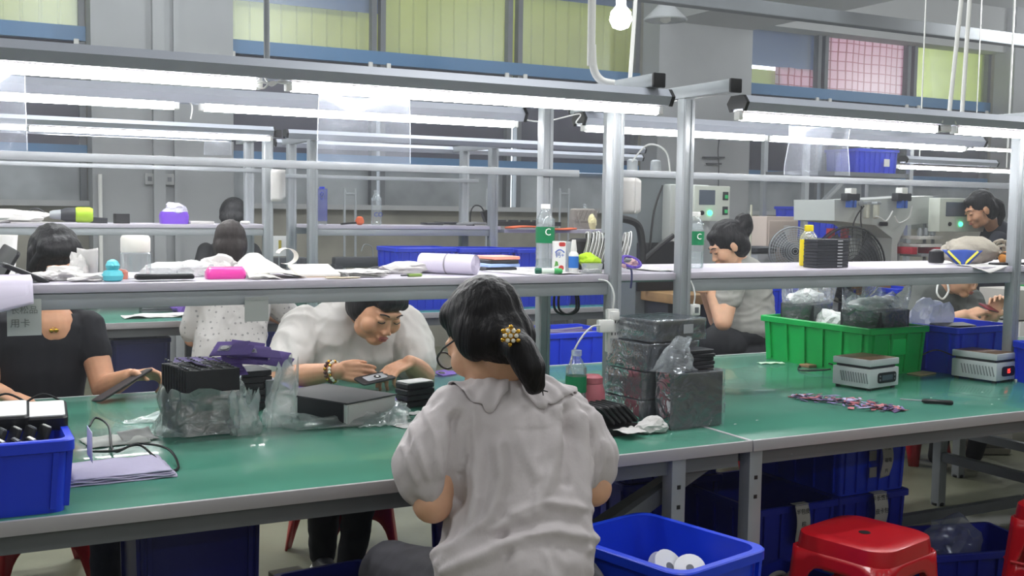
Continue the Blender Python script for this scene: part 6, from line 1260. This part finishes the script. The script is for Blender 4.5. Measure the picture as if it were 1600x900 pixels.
b = MB(); hair_cap(b, Mh, 1.02, grow=.006, fringe=False); ell(b, (0, .03, .075), (.068, .055, .045), Mh); pt = [P(795, 525, 2.11), P(812, 545, 2.06), P(828, 575, 2.04), P(834, 600, 2.04), P(836, 612, 2.05)]
chain(b, pt, [.030, .036, .034, .025, .008]); ell(b, V((0, -.06, -.02)), (.07, .05, .06), Mh)
remesh(b, 'hair', HAIR, t, .005, 6, hairfold(.004, Mh))
strands(t, [[P(822, 560, 2.04), P(842, 588, 2.035), P(849, 618, 2.04)], [P(826, 590, 2.02), P(838, 606, 2.03), P(856, 612, 2.04)]], HAIR, .004)
cc = P(798, 524, 2.045); GOLD = mat('gold', 'c99c3c', .25, 1.0); PEARL = mat('pearl', 'e8e2d4', .2); xr, ur = V((.887, -.46, 0)), V((0, 0, 1))
cl = MB(); ell(cl, cc+V((.0, .004, 0)), (.018, .008, .018)); cl = keep(cl.build('hair_clip', GOLD), t)
for k in range(13):
    a = k*.52 if k < 12 else 0; r_ = (.019 if k % 2 else .012) if k < 12 else 0; q = cc+xr*r_*cos(a)+ur*r_*sin(a)-V((.46, .887, 0))*.006
    bb = MB(); ell(bb, q, (.0048,)*3); o = bb.build('bead', GOLD if k % 2 else PEARL); o.parent = cl
gl = MB()
for sx in (-1, 1): gl.tube([Mh @ V((sx*.034+.024*cos(a*.314), .112, -.002+.021*sin(a*.314))) for a in range(20)], .0022, 6, True); gl.tube([Mh @ V((sx*.058, .110, .006)), Mh @ V((sx*.078, .06, .008)), Mh @ V((sx*.083, -.005, .006))], .0022, 6)
gl.tube([Mh @ V((-.011, .113, .0)), Mh @ V((.011, .113, 0))], .002, 6); keep(gl.build('glasses_frame', BLACKP), t)
for sx in (-1, 1): lm = MB(); ell(lm, (sx*.034, .112, -.002), (.023, .001, .020), Mh); keep(lm.build('lens', film('lens_clear', 'dfe6ea', .12, .05)), t)
TR = mat('grey_black_trousers', '35343a', .8, nz=.15, nzs=30); b = MB(); hp = P(790, 960, 2.02)
legs(b, [(1.02, 2.05, .58), (1.19, 2.01, .58)], [(.95, 2.44, .56), (1.36, 2.42, .56)], [(.97, 2.42, .10), (1.33, 2.45, .10)], (.112, .082, .066, .05)); ell(b, (1.10, 2.02, .57), (.19, .15, .11))
remesh(b, 'trousers', TR, t, .008, 6, folds(.006, (14, 14, 14), 9)); shoe(t, (.97, 2.42, 0), (-.2, 1, 0), DARKP); shoe(t, (1.33, 2.45, 0), (.2, 1, 0), DARKP)
# ------- woman in the white T-shirt
pos = V((1.45, 4.30, 0)); t = thing('person', 'woman in a white T-shirt and bead bracelet bending over a black case', 'person', pos)
lat = V((.93, .10, 0)); TEE = mat('tee_white', 'b5b2ae', .8, nz=.02, bump=.05, bs=150)
secs = [((1.44, 4.40, .42), .21, .16), ((1.44, 4.41, .55), .225, .175), ((1.43, 4.38, .68), .225, .18), (P(552, 590, 4.32), .225, .17), (P(549, 545, 4.27), .238, .155), (P(548, 510, 4.26), .235, .135), (P(552, 488, 4.26), .185, .11), (P(557, 472, 4.25), .105, .08), (P(560, 466, 4.25), .07, .06)]
Mh = headmat(P(588, 480, 4.02), (.20, -.74, -.46), roll=-.10)
aR, aL = P(474, 512, 4.25), P(632, 512, 4.22); eR, eL = P(440, 592, 4.10)+V((0, 0, .0)), P(660, 586, 4.08); wR, wL = P(526, 580, 3.90), P(640, 567, 3.90)
b = MB(); torso(b, [(c_, a*.88, d*.86) for c_, a, d in secs], lat); head_prims(b, Mh, 1.13, 1.22); capsule(b, P(560, 482, 4.24), Mh @ V((0, -.02, -.05)), .066, .060)
for s_, e_, w_ in ((aR, eR, wR), (aL, eL, wL)): chain(b, [s_, e_], [.062, .052]); chain(b, [e_, (e_+w_)/2, w_], [.052, .045, .031])
hand(b, wR, (.95, -.12, -.12), (.1, .9, -.25), 1, (.30, .45, .35), 1.02, thumb=.25, tx=.35); hand(b, wL, (-.80, -.30, -.16), (-.1, .1, -1), -1, (.40, .65, .45), 1.02)
remesh(b, 'body', SKIN, t, .0045, 4)
b = MB(); torso(b, secs, lat)
for s_, e_ in ((aR, eR), (aL, eL)): d_ = e_-s_; chain(b, [s_, s_+d_*.4, s_+d_*.78], [.088, .088, .082])
f1, f2 = folds(.016, (8, 8, 6), 12), folds(.006, (20, 20, 12), 14)
remesh(b, 'tee_shirt', TEE, t, .007, 6, lambda p: f1(p)+f2(p))
face(t, Mh, 1.13)
b = MB(); hair_cap(b, Mh, 1.13, grow=.008, fringe=False); ell(b, (0, -.085, -.03), (.06, .05, .07), Mh); ell(b, (0, .060, .078), (.080, .050, .040), Mh); ell(b, (-.03, .082, .068), (.045, .024, .024), Mh); ell(b, (.03, .082, .066), (.045, .024, .026), Mh)
remesh(b, 'hair', HAIR, t, .0055, 5, hairfold(.004, Mh))
dv = (wR-eR).normalized(); x_ = dv.orthogonal().normalized(); y_ = dv.cross(x_); c_ = wR-dv*.025
for ring, (off, rad, m, rb) in enumerate(((0, .040, mat('bead_brown', '5a3a30', .4), .0065), (.018, .037, PEARL, .0062))):
    br = keep(MB().tube([c_+dv*off+(x_*cos(a*.3142)+y_*sin(a*.3142))*rad for a in range(20)], .002, 5, True).build('bracelet', m), t)
    for k in range(18):
        q = c_+dv*off+(x_*cos(k*.349)+y_*sin(k*.349))*rad; bb = MB(); ell(bb, q, (rb,)*3); o = bb.build('bead', m if (k+ring) % 3 else GOLD); o.parent = br
b = MB(); legs(b, [(1.34, 4.42, .52), (1.56, 4.42, .52)], [(1.30, 4.05, .50), (1.46, 4.02, .50)], [(1.30, 4.10, .08), (1.37, 3.96, .08)], (.11, .085, .07, .055)); ell(b, (1.45, 4.42, .52), (.22, .17, .09))
remesh(b, 'trousers', mat('navy_trousers', '14161f', .8), t, .009, 6, folds(.006, (14, 14, 14), 9)); shoe(t, (1.30, 4.10, 0), (-.1, -1, 0), DARKP); shoe(t, (1.37, 3.96, 0), (.1, -1, 0), DARKP)
q = P(586, 591, 3.84); t2 = thing('phone_case', 'flat black patterned case held by the woman in the white T-shirt', 'case', q, .35); t2.rotation_euler = (.22, -.10, .25)
MB().rbox((0, 0, 0), .15, .075, .008, .012, 4, .002).build('case_body', BLACKP, t2); MB().rbox((.0, 0, .0046), .09, .045, .001, .008).build('grey_panel', mat('pattern_grey', '8f9195', .5), t2); MB().lathe([(.014, .0046), (.014, .0062)], 16, (.01, 0, 0)).build('ring', BLACKP, t2); MB().lathe([(.006, .0062), (.006, .007)], 12, (.01, 0, 0)).build('centre_dot', WHITEP, t2)
# ------- woman in black
pos = V((.30, 4.48, 0)); t = thing('person', 'woman in a black scoop-neck T-shirt with a gold necklace, seated at far left', 'person', pos)
lat = V((.99, .05, 0)); BLK = mat('black_tee', '0a0b14', .8, nz=.1)
secs = [((.30, 4.52, .42), .17, .13), (P(62, 680, 4.50), .165, .13), (P(62, 620, 4.48), .158, .125), (P(64, 570, 4.46), .168, .125), (P(66, 535, 4.45), .178, .115), (P(70, 508, 4.45), .178, .10), (P(76, 492, 4.45), .14, .08), (P(80, 480, 4.45), .075, .06)]
Mh = headmat(P(88, 413, 4.36), (.14, -.88, -.34), roll=.08)
aR, aL = P(2, 515, 4.45), P(138, 512, 4.43); eR, eL = P(-25, 610, 4.40), P(163, 607, 4.33); wR, wL = P(10, 632, 4.05)+V((0, 0, .03)), P(203, 588, 4.12)
b = MB(); torso(b, [(c_, a*.92, d*.90) for c_, a, d in secs], lat); ell(b, P(82, 512, 4.405), (.078, .072, .098)); head_prims(b, Mh); capsule(b, P(82, 490, 4.44), Mh @ V((0, -.02, -.06)), .054, .052)
for s_, e_, w_ in ((aR, eR, wR), (aL, eL, wL)): chain(b, [s_, e_], [.056, .047]); chain(b, [e_, (e_+w_)/2, w_], [.048, .041, .029])
hand(b, wL, (.75, -.35, .10), (.1, -.6, -.7), -1, (.55, .7, .5), 1.0, thumb=.5); hand(b, wR, (.5, -.8, -.1), (0, 0, -1), 1)
remesh(b, 'body', SKIN, t, .0048, 4)
b = MB(); S2_ = [(c_, a, d) for c_, a, d in secs[:-2]]+[(P(74, 497, 4.465), .155, .075)]
torso(b, S2_, lat)
for s_, e_ in ((aR, eR), (aL, eL)): d_ = e_-s_; chain(b, [s_+V((0, 0, .005)), s_+d_*.42], [.064, .063]); chain(b, [s_, P(60 if s_ is aR else 108, 490, 4.47)], [.058, .042])
remesh(b, 'tee_shirt', BLK, t, .0065, 5, folds(.006, (9, 9, 7), 21))
face(t, Mh)
b = MB(); hair_cap(b, Mh, 1.06, grow=.013)
ell(b, (0, .045, .082), (.066, .050, .036), Mh); chain(b, [Mh @ V((-.075, -.0, .04)), Mh @ V((-.092, .0, -.03)), P(48, 440, 4.40), P(45, 470, 4.42)], [.030, .034, .04, .03]); chain(b, [Mh @ V((.078, -.0, .05)), Mh @ V((.086, .015, -.01)), Mh @ V((.082, .01, -.06))], [.026, .022, .014]); chain(b, [Mh @ V((.02, .072, .092)), Mh @ V((-.05, .075, .075)), Mh @ V((-.088, .05, .02)), Mh @ V((-.09, .03, -.06))], [.018, .022, .022, .02]); chain(b, [Mh @ V((.02, .072, .092)), Mh @ V((.07, .055, .065)), Mh @ V((.088, .025, .0))], [.016, .018, .016])
remesh(b, 'hair', HAIR, t, .0055, 5, hairfold(.004, Mh))
n0 = P(84, 512, 4.335); keep(MB().tube(smoothpath([P(66, 492, 4.39), P(74, 508, 4.35), n0, P(94, 508, 4.35), P(100, 492, 4.39)]), .0014, 5).build('necklace', GOLD), t)
for dx in (-.008, .008): mb = MB(); ell(mb, n0+V((dx, -.004, -.010)), (.009, .004, .008)); keep(mb.build('gold_pendant', GOLD), t)
b = MB(); legs(b, [(.21, 4.5, .52), (.39, 4.5, .52)], [(.10, 4.06, .50), (.50, 4.08, .50)], [(.06, 4.12, .09), (.50, 4.16, .09)], (.10, .082, .068, .06)); ell(b, (.30, 4.5, .50), (.18, .15, .09))
remesh(b, 'jeans', mat('dark_jeans', '2e3148', .8, nz=.15, nzs=40), t, .009, 5, folds(.005, (14, 14, 14), 2)); shoe(t, (.06, 4.12, 0), (-.1, -1, 0), DARKP); shoe(t, (.50, 4.16, 0), (.1, -1, 0), DARKP)
A_, B_ = P(150, 627, 4.0), P(231, 577, 4.06); M2 = frame((A_+B_)/2, B_-A_, V((.1, .95, .02))); o = MB().rbox((0, 0, 0), (B_-A_).length, .10, .008, .01, 3, .002, M2).build('leather_piece', NBR); tag(o, 'dark leather piece held tilted by the woman in black', 'leather piece')
# ------- woman in the dotted shirt, back to us
pos = V((1.42, 5.9, 0)); t = thing('person', 'woman in a white dotted shirt seen from behind at the second row', 'person', pos)
lat = V((.95, -.25, 0)); DOT = mat('dotted_shirt', 'cfccc8', .8); nt = DOT.node_tree; N_ = nt.nodes
vo = N_.new('ShaderNodeTexVoronoi'); vo.inputs['Scale'].default_value = 34; vo.inputs['Randomness'].default_value = .35; tc = N_.new('ShaderNodeTexCoord'); nt.links.new(tc.outputs['Object'], vo.inputs['Vector'])
lt = N_.new('ShaderNodeMath'); lt.operation = 'LESS_THAN'; lt.inputs[1].default_value = .22; nt.links.new(vo.outputs['Distance'], lt.inputs[0]); mx = N_.new('ShaderNodeMix'); mx.data_type = 'RGBA'; mx.inputs[6].default_value = (*lin('bfbcb9'), 1); mx.inputs[7].default_value = (*lin('8d8b8a'), 1)
nt.links.new(lt.outputs[0], mx.inputs[0]); nt.links.new(mx.outputs[2], N_['Principled BSDF'].inputs['Base Color'])
secs = [((1.42, 5.86, .42), .20, .15), (P(355, 590, 5.86), .205, .15), (P(358, 550, 5.88), .195, .14), (P(364, 515, 5.92), .185, .13), (P(366, 480, 5.96), .19, .12), (P(366, 455, 5.99), .185, .105), (P(365, 437, 6.02), .14, .085), (P(362, 424, 6.03), .07, .06)]
Mh = headmat(P(360, 384, 6.03), (.25, .88, -.25)); aL, aR = P(312, 460, 5.98), P(418, 458, 5.95); eL, eR = P(300, 530, 6.0), P(462, 506, 6.02); wL, wR = V((1.30, 6.36, .84)), V((1.62, 6.42, .84))
b = MB(); torso(b, [(c_, a*.9, d*.88) for c_, a, d in secs], lat); head_prims(b, Mh); capsule(b, P(362, 432, 6.02), Mh @ V((0, -.02, -.06)), .052, .05)
for s_, e_, w_, sd in ((aL, eL, wL, 1), (aR, eR, wR, -1)): chain(b, [s_, e_], [.05, .042]); chain(b, [e_, w_], [.043, .028]); hand(b, w_, (0, 1, 0), (0, 0, -1), -sd)
remesh(b, 'body', SKIN, t, .007, 4)
b = MB(); torso(b, secs, lat)
for s_, e_ in ((aL, eL), (aR, eR)): d_ = e_-s_; chain(b, [s_, s_+d_*.45, s_+d_*.80], [.066, .07, .068])
f3, f4 = folds(.012, (7, 7, 5), 31), folds(.005, (20, 20, 12), 33); remesh(b, 'dotted_shirt', DOT, t, .008, 5, lambda p: f3(p)+f4(p))
b = MB(); hair_cap(b, Mh, 1.04, grow=.008); ell(b, (0, -.055, -.05), (.075, .05, .07), Mh); remesh(b, 'hair', HAIRB, t, .006, 5, hairfold(.004, Mh))
b = MB(); legs(b, [(1.33, 5.88, .52), (1.52, 5.86, .52)], [(1.30, 6.34, .50), (1.60, 6.34, .50)], [(1.30, 6.25, .08), (1.58, 6.25, .08)]); ell(b, (1.42, 5.86, .51), (.19, .15, .09)); remesh(b, 'trousers', mat('black_trousers', '17171b', .8), t, .01, 5)
# ------- woman in the grey shirt, in profile
pos = V((3.94, 4.78, 0)); t = thing('person', 'woman in a grey T-shirt with a black bun, seated in profile on a red stool', 'person', pos)
lat = V((.46, .89, 0)); GRY = mat('grey_tee', '96958f', .8, nz=.03, bump=.05, bs=120)
secs = [(P(1162, 523, 4.78), .17, .155), (P(1163, 512, 4.78), .188, .172), (P(1163, 500, 4.78), .187, .168), (P(1163, 470, 4.80), .18, .155), (P(1162, 440, 4.80), .175, .14), (P(1158, 420, 4.80), .15, .11), (P(1152, 408, 4.80), .085, .07), (P(1150, 403, 4.80), .06, .055)]
Mh = headmat(P(1136, 384, 4.78), (-.80, .22, -.42)); aN, aF = P(1145, 438, 4.63), P(1150, 438, 4.98); eN, eF = P(1130, 503, 4.58), P(1120, 500, 5.02); wN, wF = P(1110, 455, 4.70), P(1100, 452, 4.95)
b = MB(); torso(b, [(c_, a*.9, d*.9) for c_, a, d in secs], lat); head_prims(b, Mh); capsule(b, P(1152, 412, 4.8), Mh @ V((0, -.03, -.055)), .052, .05)
for s_, e_, w_, sd in ((aN, eN, wN, 1), (aF, eF, wF, -1)): chain(b, [s_, e_], [.052, .048]); chain(b, [e_, w_], [.048, .03]); hand(b, w_, (-.5, .3, .5), (-.4, .6, -.5), sd, (.4, .5, .4))
remesh(b, 'body', SKIN2, t, .006, 4)
b = MB(); torso(b, secs, lat)
for s_, e_ in ((aN, eN), (aF, eF)): d_ = e_-s_; chain(b, [s_, s_+d_*.45], [.074, .070])
f5 = folds(.010, (6, 6, 18), 41); f6 = folds(.004, (16, 16, 30), 42); remesh(b, 'tee_shirt', GRY, t, .007, 5, lambda p: f5(p)+f6(p))
face(t, Mh)
b = MB(); hair_cap(b, Mh, 1.05, grow=.008, sides=False, fringe=False); ell(b, (0, .035, .08), (.066, .05, .036), Mh); crumple(b, Mh @ V((.0, -.125, .055)), (.060, .058, .062), 5, .45, 2); ell(b, (0, -.09, .02), (.06, .05, .06), Mh); remesh(b, 'hair', HAIR, t, .006, 3, hairfold(.005, Mh))
b = MB(); legs(b, [(4.0, 4.70, .53), (3.98, 4.90, .53)], [(3.55, 4.72, .52), (3.55, 4.98, .52)], [(3.58, 4.72, .08), (3.60, 4.98, .08)], (.115, .09, .07, .055)); ell(b, P(1158, 545, 4.78)-V((0, 0, .05)), (.185, .19, .14)); ell(b, P(1155, 520, 4.78), (.165, .18, .10)); ell(b, P(1130, 535, 4.75), (.12, .15, .10)); remesh(b, 'trousers', mat('black_trousers_b', '191b20', .8), t, .009, 5); shoe(t, (3.58, 4.72, 0), (-1, .1, 0), DARKP); shoe(t, (3.60, 4.98, 0), (-1, .1, 0), DARKP)
# ------- leaning man at right
pos = V((5.12, 4.55, 0)); t = thing('person', 'person in a dark grey T-shirt leaning under the shelf over a red phone', 'person', pos)
lat = V((.80, -.50, 0)); DGR = mat('dark_grey_tee', '5d615e', .85, nz=.04)
secs = [((5.10, 4.62, .42), .19, .15), (P(1462, 545, 4.60), .20, .155), (P(1464, 510, 4.55), .21, .155), (P(1466, 480, 4.50), .215, .14), (P(1468, 458, 4.46), .20, .12), (P(1474, 446, 4.43), .14, .09), (P(1480, 438, 4.40), .07, .06)]
Mh = headmat(P(1503, 428, 4.30), (.12, -.86, -.40)); aR, aL = P(1418, 475, 4.55), P(1515, 470, 4.38); eR, eL = P(1440, 515, 4.32), P(1530, 515, 4.20); wR, wL = P(1508, 492, 4.14), P(1552, 496, 4.06)
b = MB(); torso(b, [(c_, a*.9, d*.88) for c_, a, d in secs], lat); head_prims(b, Mh, 1.03, 1.08); capsule(b, P(1482, 448, 4.40), Mh @ V((0, -.02, -.06)), .06, .055)
for s_, e_, w_ in ((aR, eR, wR), (aL, eL, wL)): chain(b, [s_, e_], [.055, .047]); chain(b, [e_, (e_+w_)/2, w_], [.047, .042, .032])
hand(b, wR, (.75, -.45, .25), (.2, .3, -.8), -1, (.5, .6, .5), 1.05); hand(b, wL, (-.05, -.2, .9), (-.6, -.5, .1), 1, (.6, .7, .5), 1.05)
remesh(b, 'body', SKIN2, t, .0055, 4)
b = MB(); torso(b, secs, lat)
for s_, e_ in ((aR, eR), (aL, eL)): d_ = e_-s_; chain(b, [s_, s_+d_*.65], [.078, .078])
remesh(b, 'tee_shirt', DGR, t, .008, 5, folds(.010, (8, 8, 8), 51)); face(t, Mh, 1.03)
b = MB(); hair_cap(b, Mh, 1.03); remesh(b, 'hair', HAIR, t, .006, 5)
keep(MB().tube(smoothpath([P(1466, 442, 4.32), P(1464, 458, 4.30), P(1473, 467, 4.29), P(1482, 455, 4.30), P(1480, 442, 4.32)]), .006, 6).build('mask_loop', WHITEP), t)
b = MB(); legs(b, [(5.02, 4.62, .52), (5.20, 4.58, .52)], [(4.98, 4.22, .50), (5.25, 4.16, .50)], [(5.0, 4.32, .08), (5.24, 4.26, .08)]); ell(b, (5.1, 4.6, .51), (.19, .16, .09)); remesh(b, 'trousers', mat('black_trousers_c', '1d1e22', .8), t, .01, 5)
q = P(1545, 481, 4.02); o = MB().rbox((0, 0, 0), .14, .07, .009, .01, 3, .002).build('phone', mat('red_phone', '7c2230', .4), loc=q); o.rotation_euler = (.5, .15, .3); tag(o, 'dark red phone held by the leaning person at right', 'phone')
q = P(1541, 702, 4.50); ts = thing('sneaker', 'grey sneaker with a thick sole resting on a bar under the far right table', 'shoe', (q.x, 4.5, q.z-.02), -.5)
b = MB(); capsule(b, (-.09, 0, .06), (.08, 0, .05), .045, .042); capsule(b, (-.08, 0, .07), (-.05, 0, .12), .045, .045); ob = remesh(b, 'shoe_upper', mat('sneaker_grey', '77736c', .8), None, .008, 4); ob.parent = ts
b = MB(); b.loft([[(x*k, y*k, z) for x, y in rr(.29, .105, .05, 5)] for k, z in ((.94, 0), (1, .012), (.98, .035))]); b.build('sole', mat('sole_cream', 'a8a396', .7), ts)
for k in range(4): MB().tube([(.0+.022*k-.02, -.03, .088), (.0+.022*k-.01, 0, .098), (.0+.022*k-.02, .03, .088)], .004, 5).build('lace', WHITEP, ts)
# ------- standing woman by the right press
pos = V((6.42, 5.3, 0)); t = thing('person', 'woman in a navy top with tied-back hair standing beside the right press', 'person', pos)
lat = V((.45, .89, 0)); NVY = mat('navy_top', '20232e', .8)
hd = P(1531, 328, 5.25); Mh = headmat(hd, (-.84, .36, -.38)); c0_ = P(1556, 372, 5.3)
secs = [((6.40, 5.3, .80), .17, .13), ((6.41, 5.3, .95), .165, .13), (P(1560, 425, 5.3), .165, .125), (P(1560, 395, 5.3), .175, .12), (P(1558, 368, 5.3), .165, .10), (P(1555, 354, 5.3), .10, .075), (P(1552, 347, 5.3), .055, .05)]
aN, aF = P(1560, 375, 5.14), P(1556, 375, 5.46); eN, eF = P(1540, 425, 5.10), P(1535, 425, 5.5); wN, wF = P(1490, 410, 5.22), P(1488, 405, 5.40)
b = MB(); torso(b, [(c_, a*.9, d*.9) for c_, a, d in secs], lat); head_prims(b, Mh); capsule(b, P(1552, 356, 5.3), Mh @ V((0, -.03, -.055)), .05, .05)
for s_, e_, w_, sd in ((aN, eN, wN, 1), (aF, eF, wF, -1)): chain(b, [s_, e_], [.048, .042]); chain(b, [e_, w_], [.042, .028]); hand(b, w_, (-.9, .2, .0), (0, 0, -1), sd)
remesh(b, 'body', SKIN, t, .006, 4); face(t, Mh)
b = MB(); torso(b, secs, lat)
for s_, e_ in ((aN, eN), (aF, eF)): d_ = e_-s_; chain(b, [s_, s_+d_*.6], [.066, .062])
remesh(b, 'top', NVY, t, .009, 5, folds(.006, (8, 8, 8), 61))
b = MB(); hair_cap(b, Mh, 1.03, grow=.006, sides=False, fringe=False); ell(b, (0, .035, .08), (.066, .05, .036), Mh); chain(b, [Mh @ V((0, -.10, .03)), Mh @ V((0, -.14, -.02)), Mh @ V((0, -.13, -.09)), Mh @ V((0, -.10, -.15))], [.03, .035, .03, .012]); remesh(b, 'hair', HAIR, t, .006, 5, hairfold(.004, Mh))
b = MB(); legs(b, [(6.38, 5.21, .85), (6.42, 5.39, .85)], [(6.36, 5.20, .47), (6.40, 5.40, .47)], [(6.38, 5.20, .08), (6.42, 5.40, .08)]); ell(b, (6.40, 5.3, .86), (.15, .17, .12)); remesh(b, 'trousers', mat('black_trousers_d', '1b1c22', .8), t, .01, 5); shoe(t, (6.38, 5.20, 0), (-1, .2, 0), DARKP); shoe(t, (6.42, 5.40, 0), (-1, .2, 0), DARKP)
# ------- woman behind the second row shelf, bowed
hd = P(366, 343, 7.95); pos = V((hd.x, 8.15, 0)); t = thing('person', 'dark-haired person bowed behind the second row shelf, mostly hidden', 'person', pos); lat = V((1, 0, 0))
Mh = headmat(hd, (-.25, -.55, -.75)); secs = [((pos.x, 8.30, .42), .18, .14), ((pos.x, 8.28, .7), .175, .13), ((pos.x, 8.2, .95), .18, .12), ((pos.x, 8.14, 1.12), .16, .10), ((pos.x, 8.1, 1.2), .08, .06)]
aL, aR = V((pos.x-.17, 8.12, 1.12)), V((pos.x+.17, 8.12, 1.12)); eL, eR = V((pos.x-.27, 7.95, .90)), V((pos.x+.24, 7.95, .90)); wL, wR = V((pos.x-.10, 7.75, .86)), V((pos.x+.10, 7.75, .86))
b = MB(); torso(b, [(c_, a*.9, d*.9) for c_, a, d in secs], lat); head_prims(b, Mh); capsule(b, (pos.x, 8.10, 1.2), Mh @ V((0, -.03, -.05)), .05, .05)
for s_, e_, w_, sd in ((aL, eL, wL, 1), (aR, eR, wR, -1)): chain(b, [s_, e_], [.045, .04]); chain(b, [e_, w_], [.04, .028]); hand(b, w_, (0, -1, 0), (0, 0, -1), sd)
remesh(b, 'body', SKIN, t, .008, 3)
b = MB(); torso(b, secs, lat)
for s_, e_, w_ in ((aL, eL, wL), (aR, eR, wR)): chain(b, [s_, e_], [.062, .056]); chain(b, [e_, e_+(w_-e_)*.8], [.055, .046])
remesh(b, 'black_top', mat('black_top', '17171b', .8), t, .01, 4)
b = MB(); hair_cap(b, Mh, 1.08, grow=.02); chain(b, [Mh @ V((-.07, 0, .06)), Mh @ V((-.10, .05, -.02))], [.04, .03]); remesh(b, 'hair', HAIR, t, .007, 4)
b = MB(); legs(b, [(pos.x-.09, 8.28, .52), (pos.x+.09, 8.28, .52)], [(pos.x-.1, 7.98, .5), (pos.x+.1, 7.98, .5)], [(pos.x-.1, 8.0, .06), (pos.x+.1, 8.0, .06)]); remesh(b, 'trousers', mat('black_trousers_e', '1b1c22', .8), t, .012, 4)
stool('red plastic stool under the bowed person behind the second row', (pos.x, 8.30, 0), .1, .44, .28, .36)
# ---------------------------------------------------------------- added haze volume, imitates the lens smear over the upper view
hz = bpy.data.materials.new('veil_haze'); hz.use_nodes = True; nt = hz.node_tree; nt.nodes.remove(nt.nodes['Principled BSDF'])
vsn = nt.nodes.new('ShaderNodeVolumeScatter'); vsn.inputs['Density'].default_value = .014; vsn.inputs['Anisotropy'].default_value = .35; vsn.inputs['Color'].default_value = (.93, .95, 1, 1)
nt.links.new(vsn.outputs[0], nt.nodes['Material Output'].inputs['Volume'])
o = MB().box((8, 6.2, 2.15), (30, 8.2, 4.2)).build('veil_volume', hz, smooth=0); stuff(o); o['label'] = 'faint haze volume added between the lamp rows to imitate lens smear'
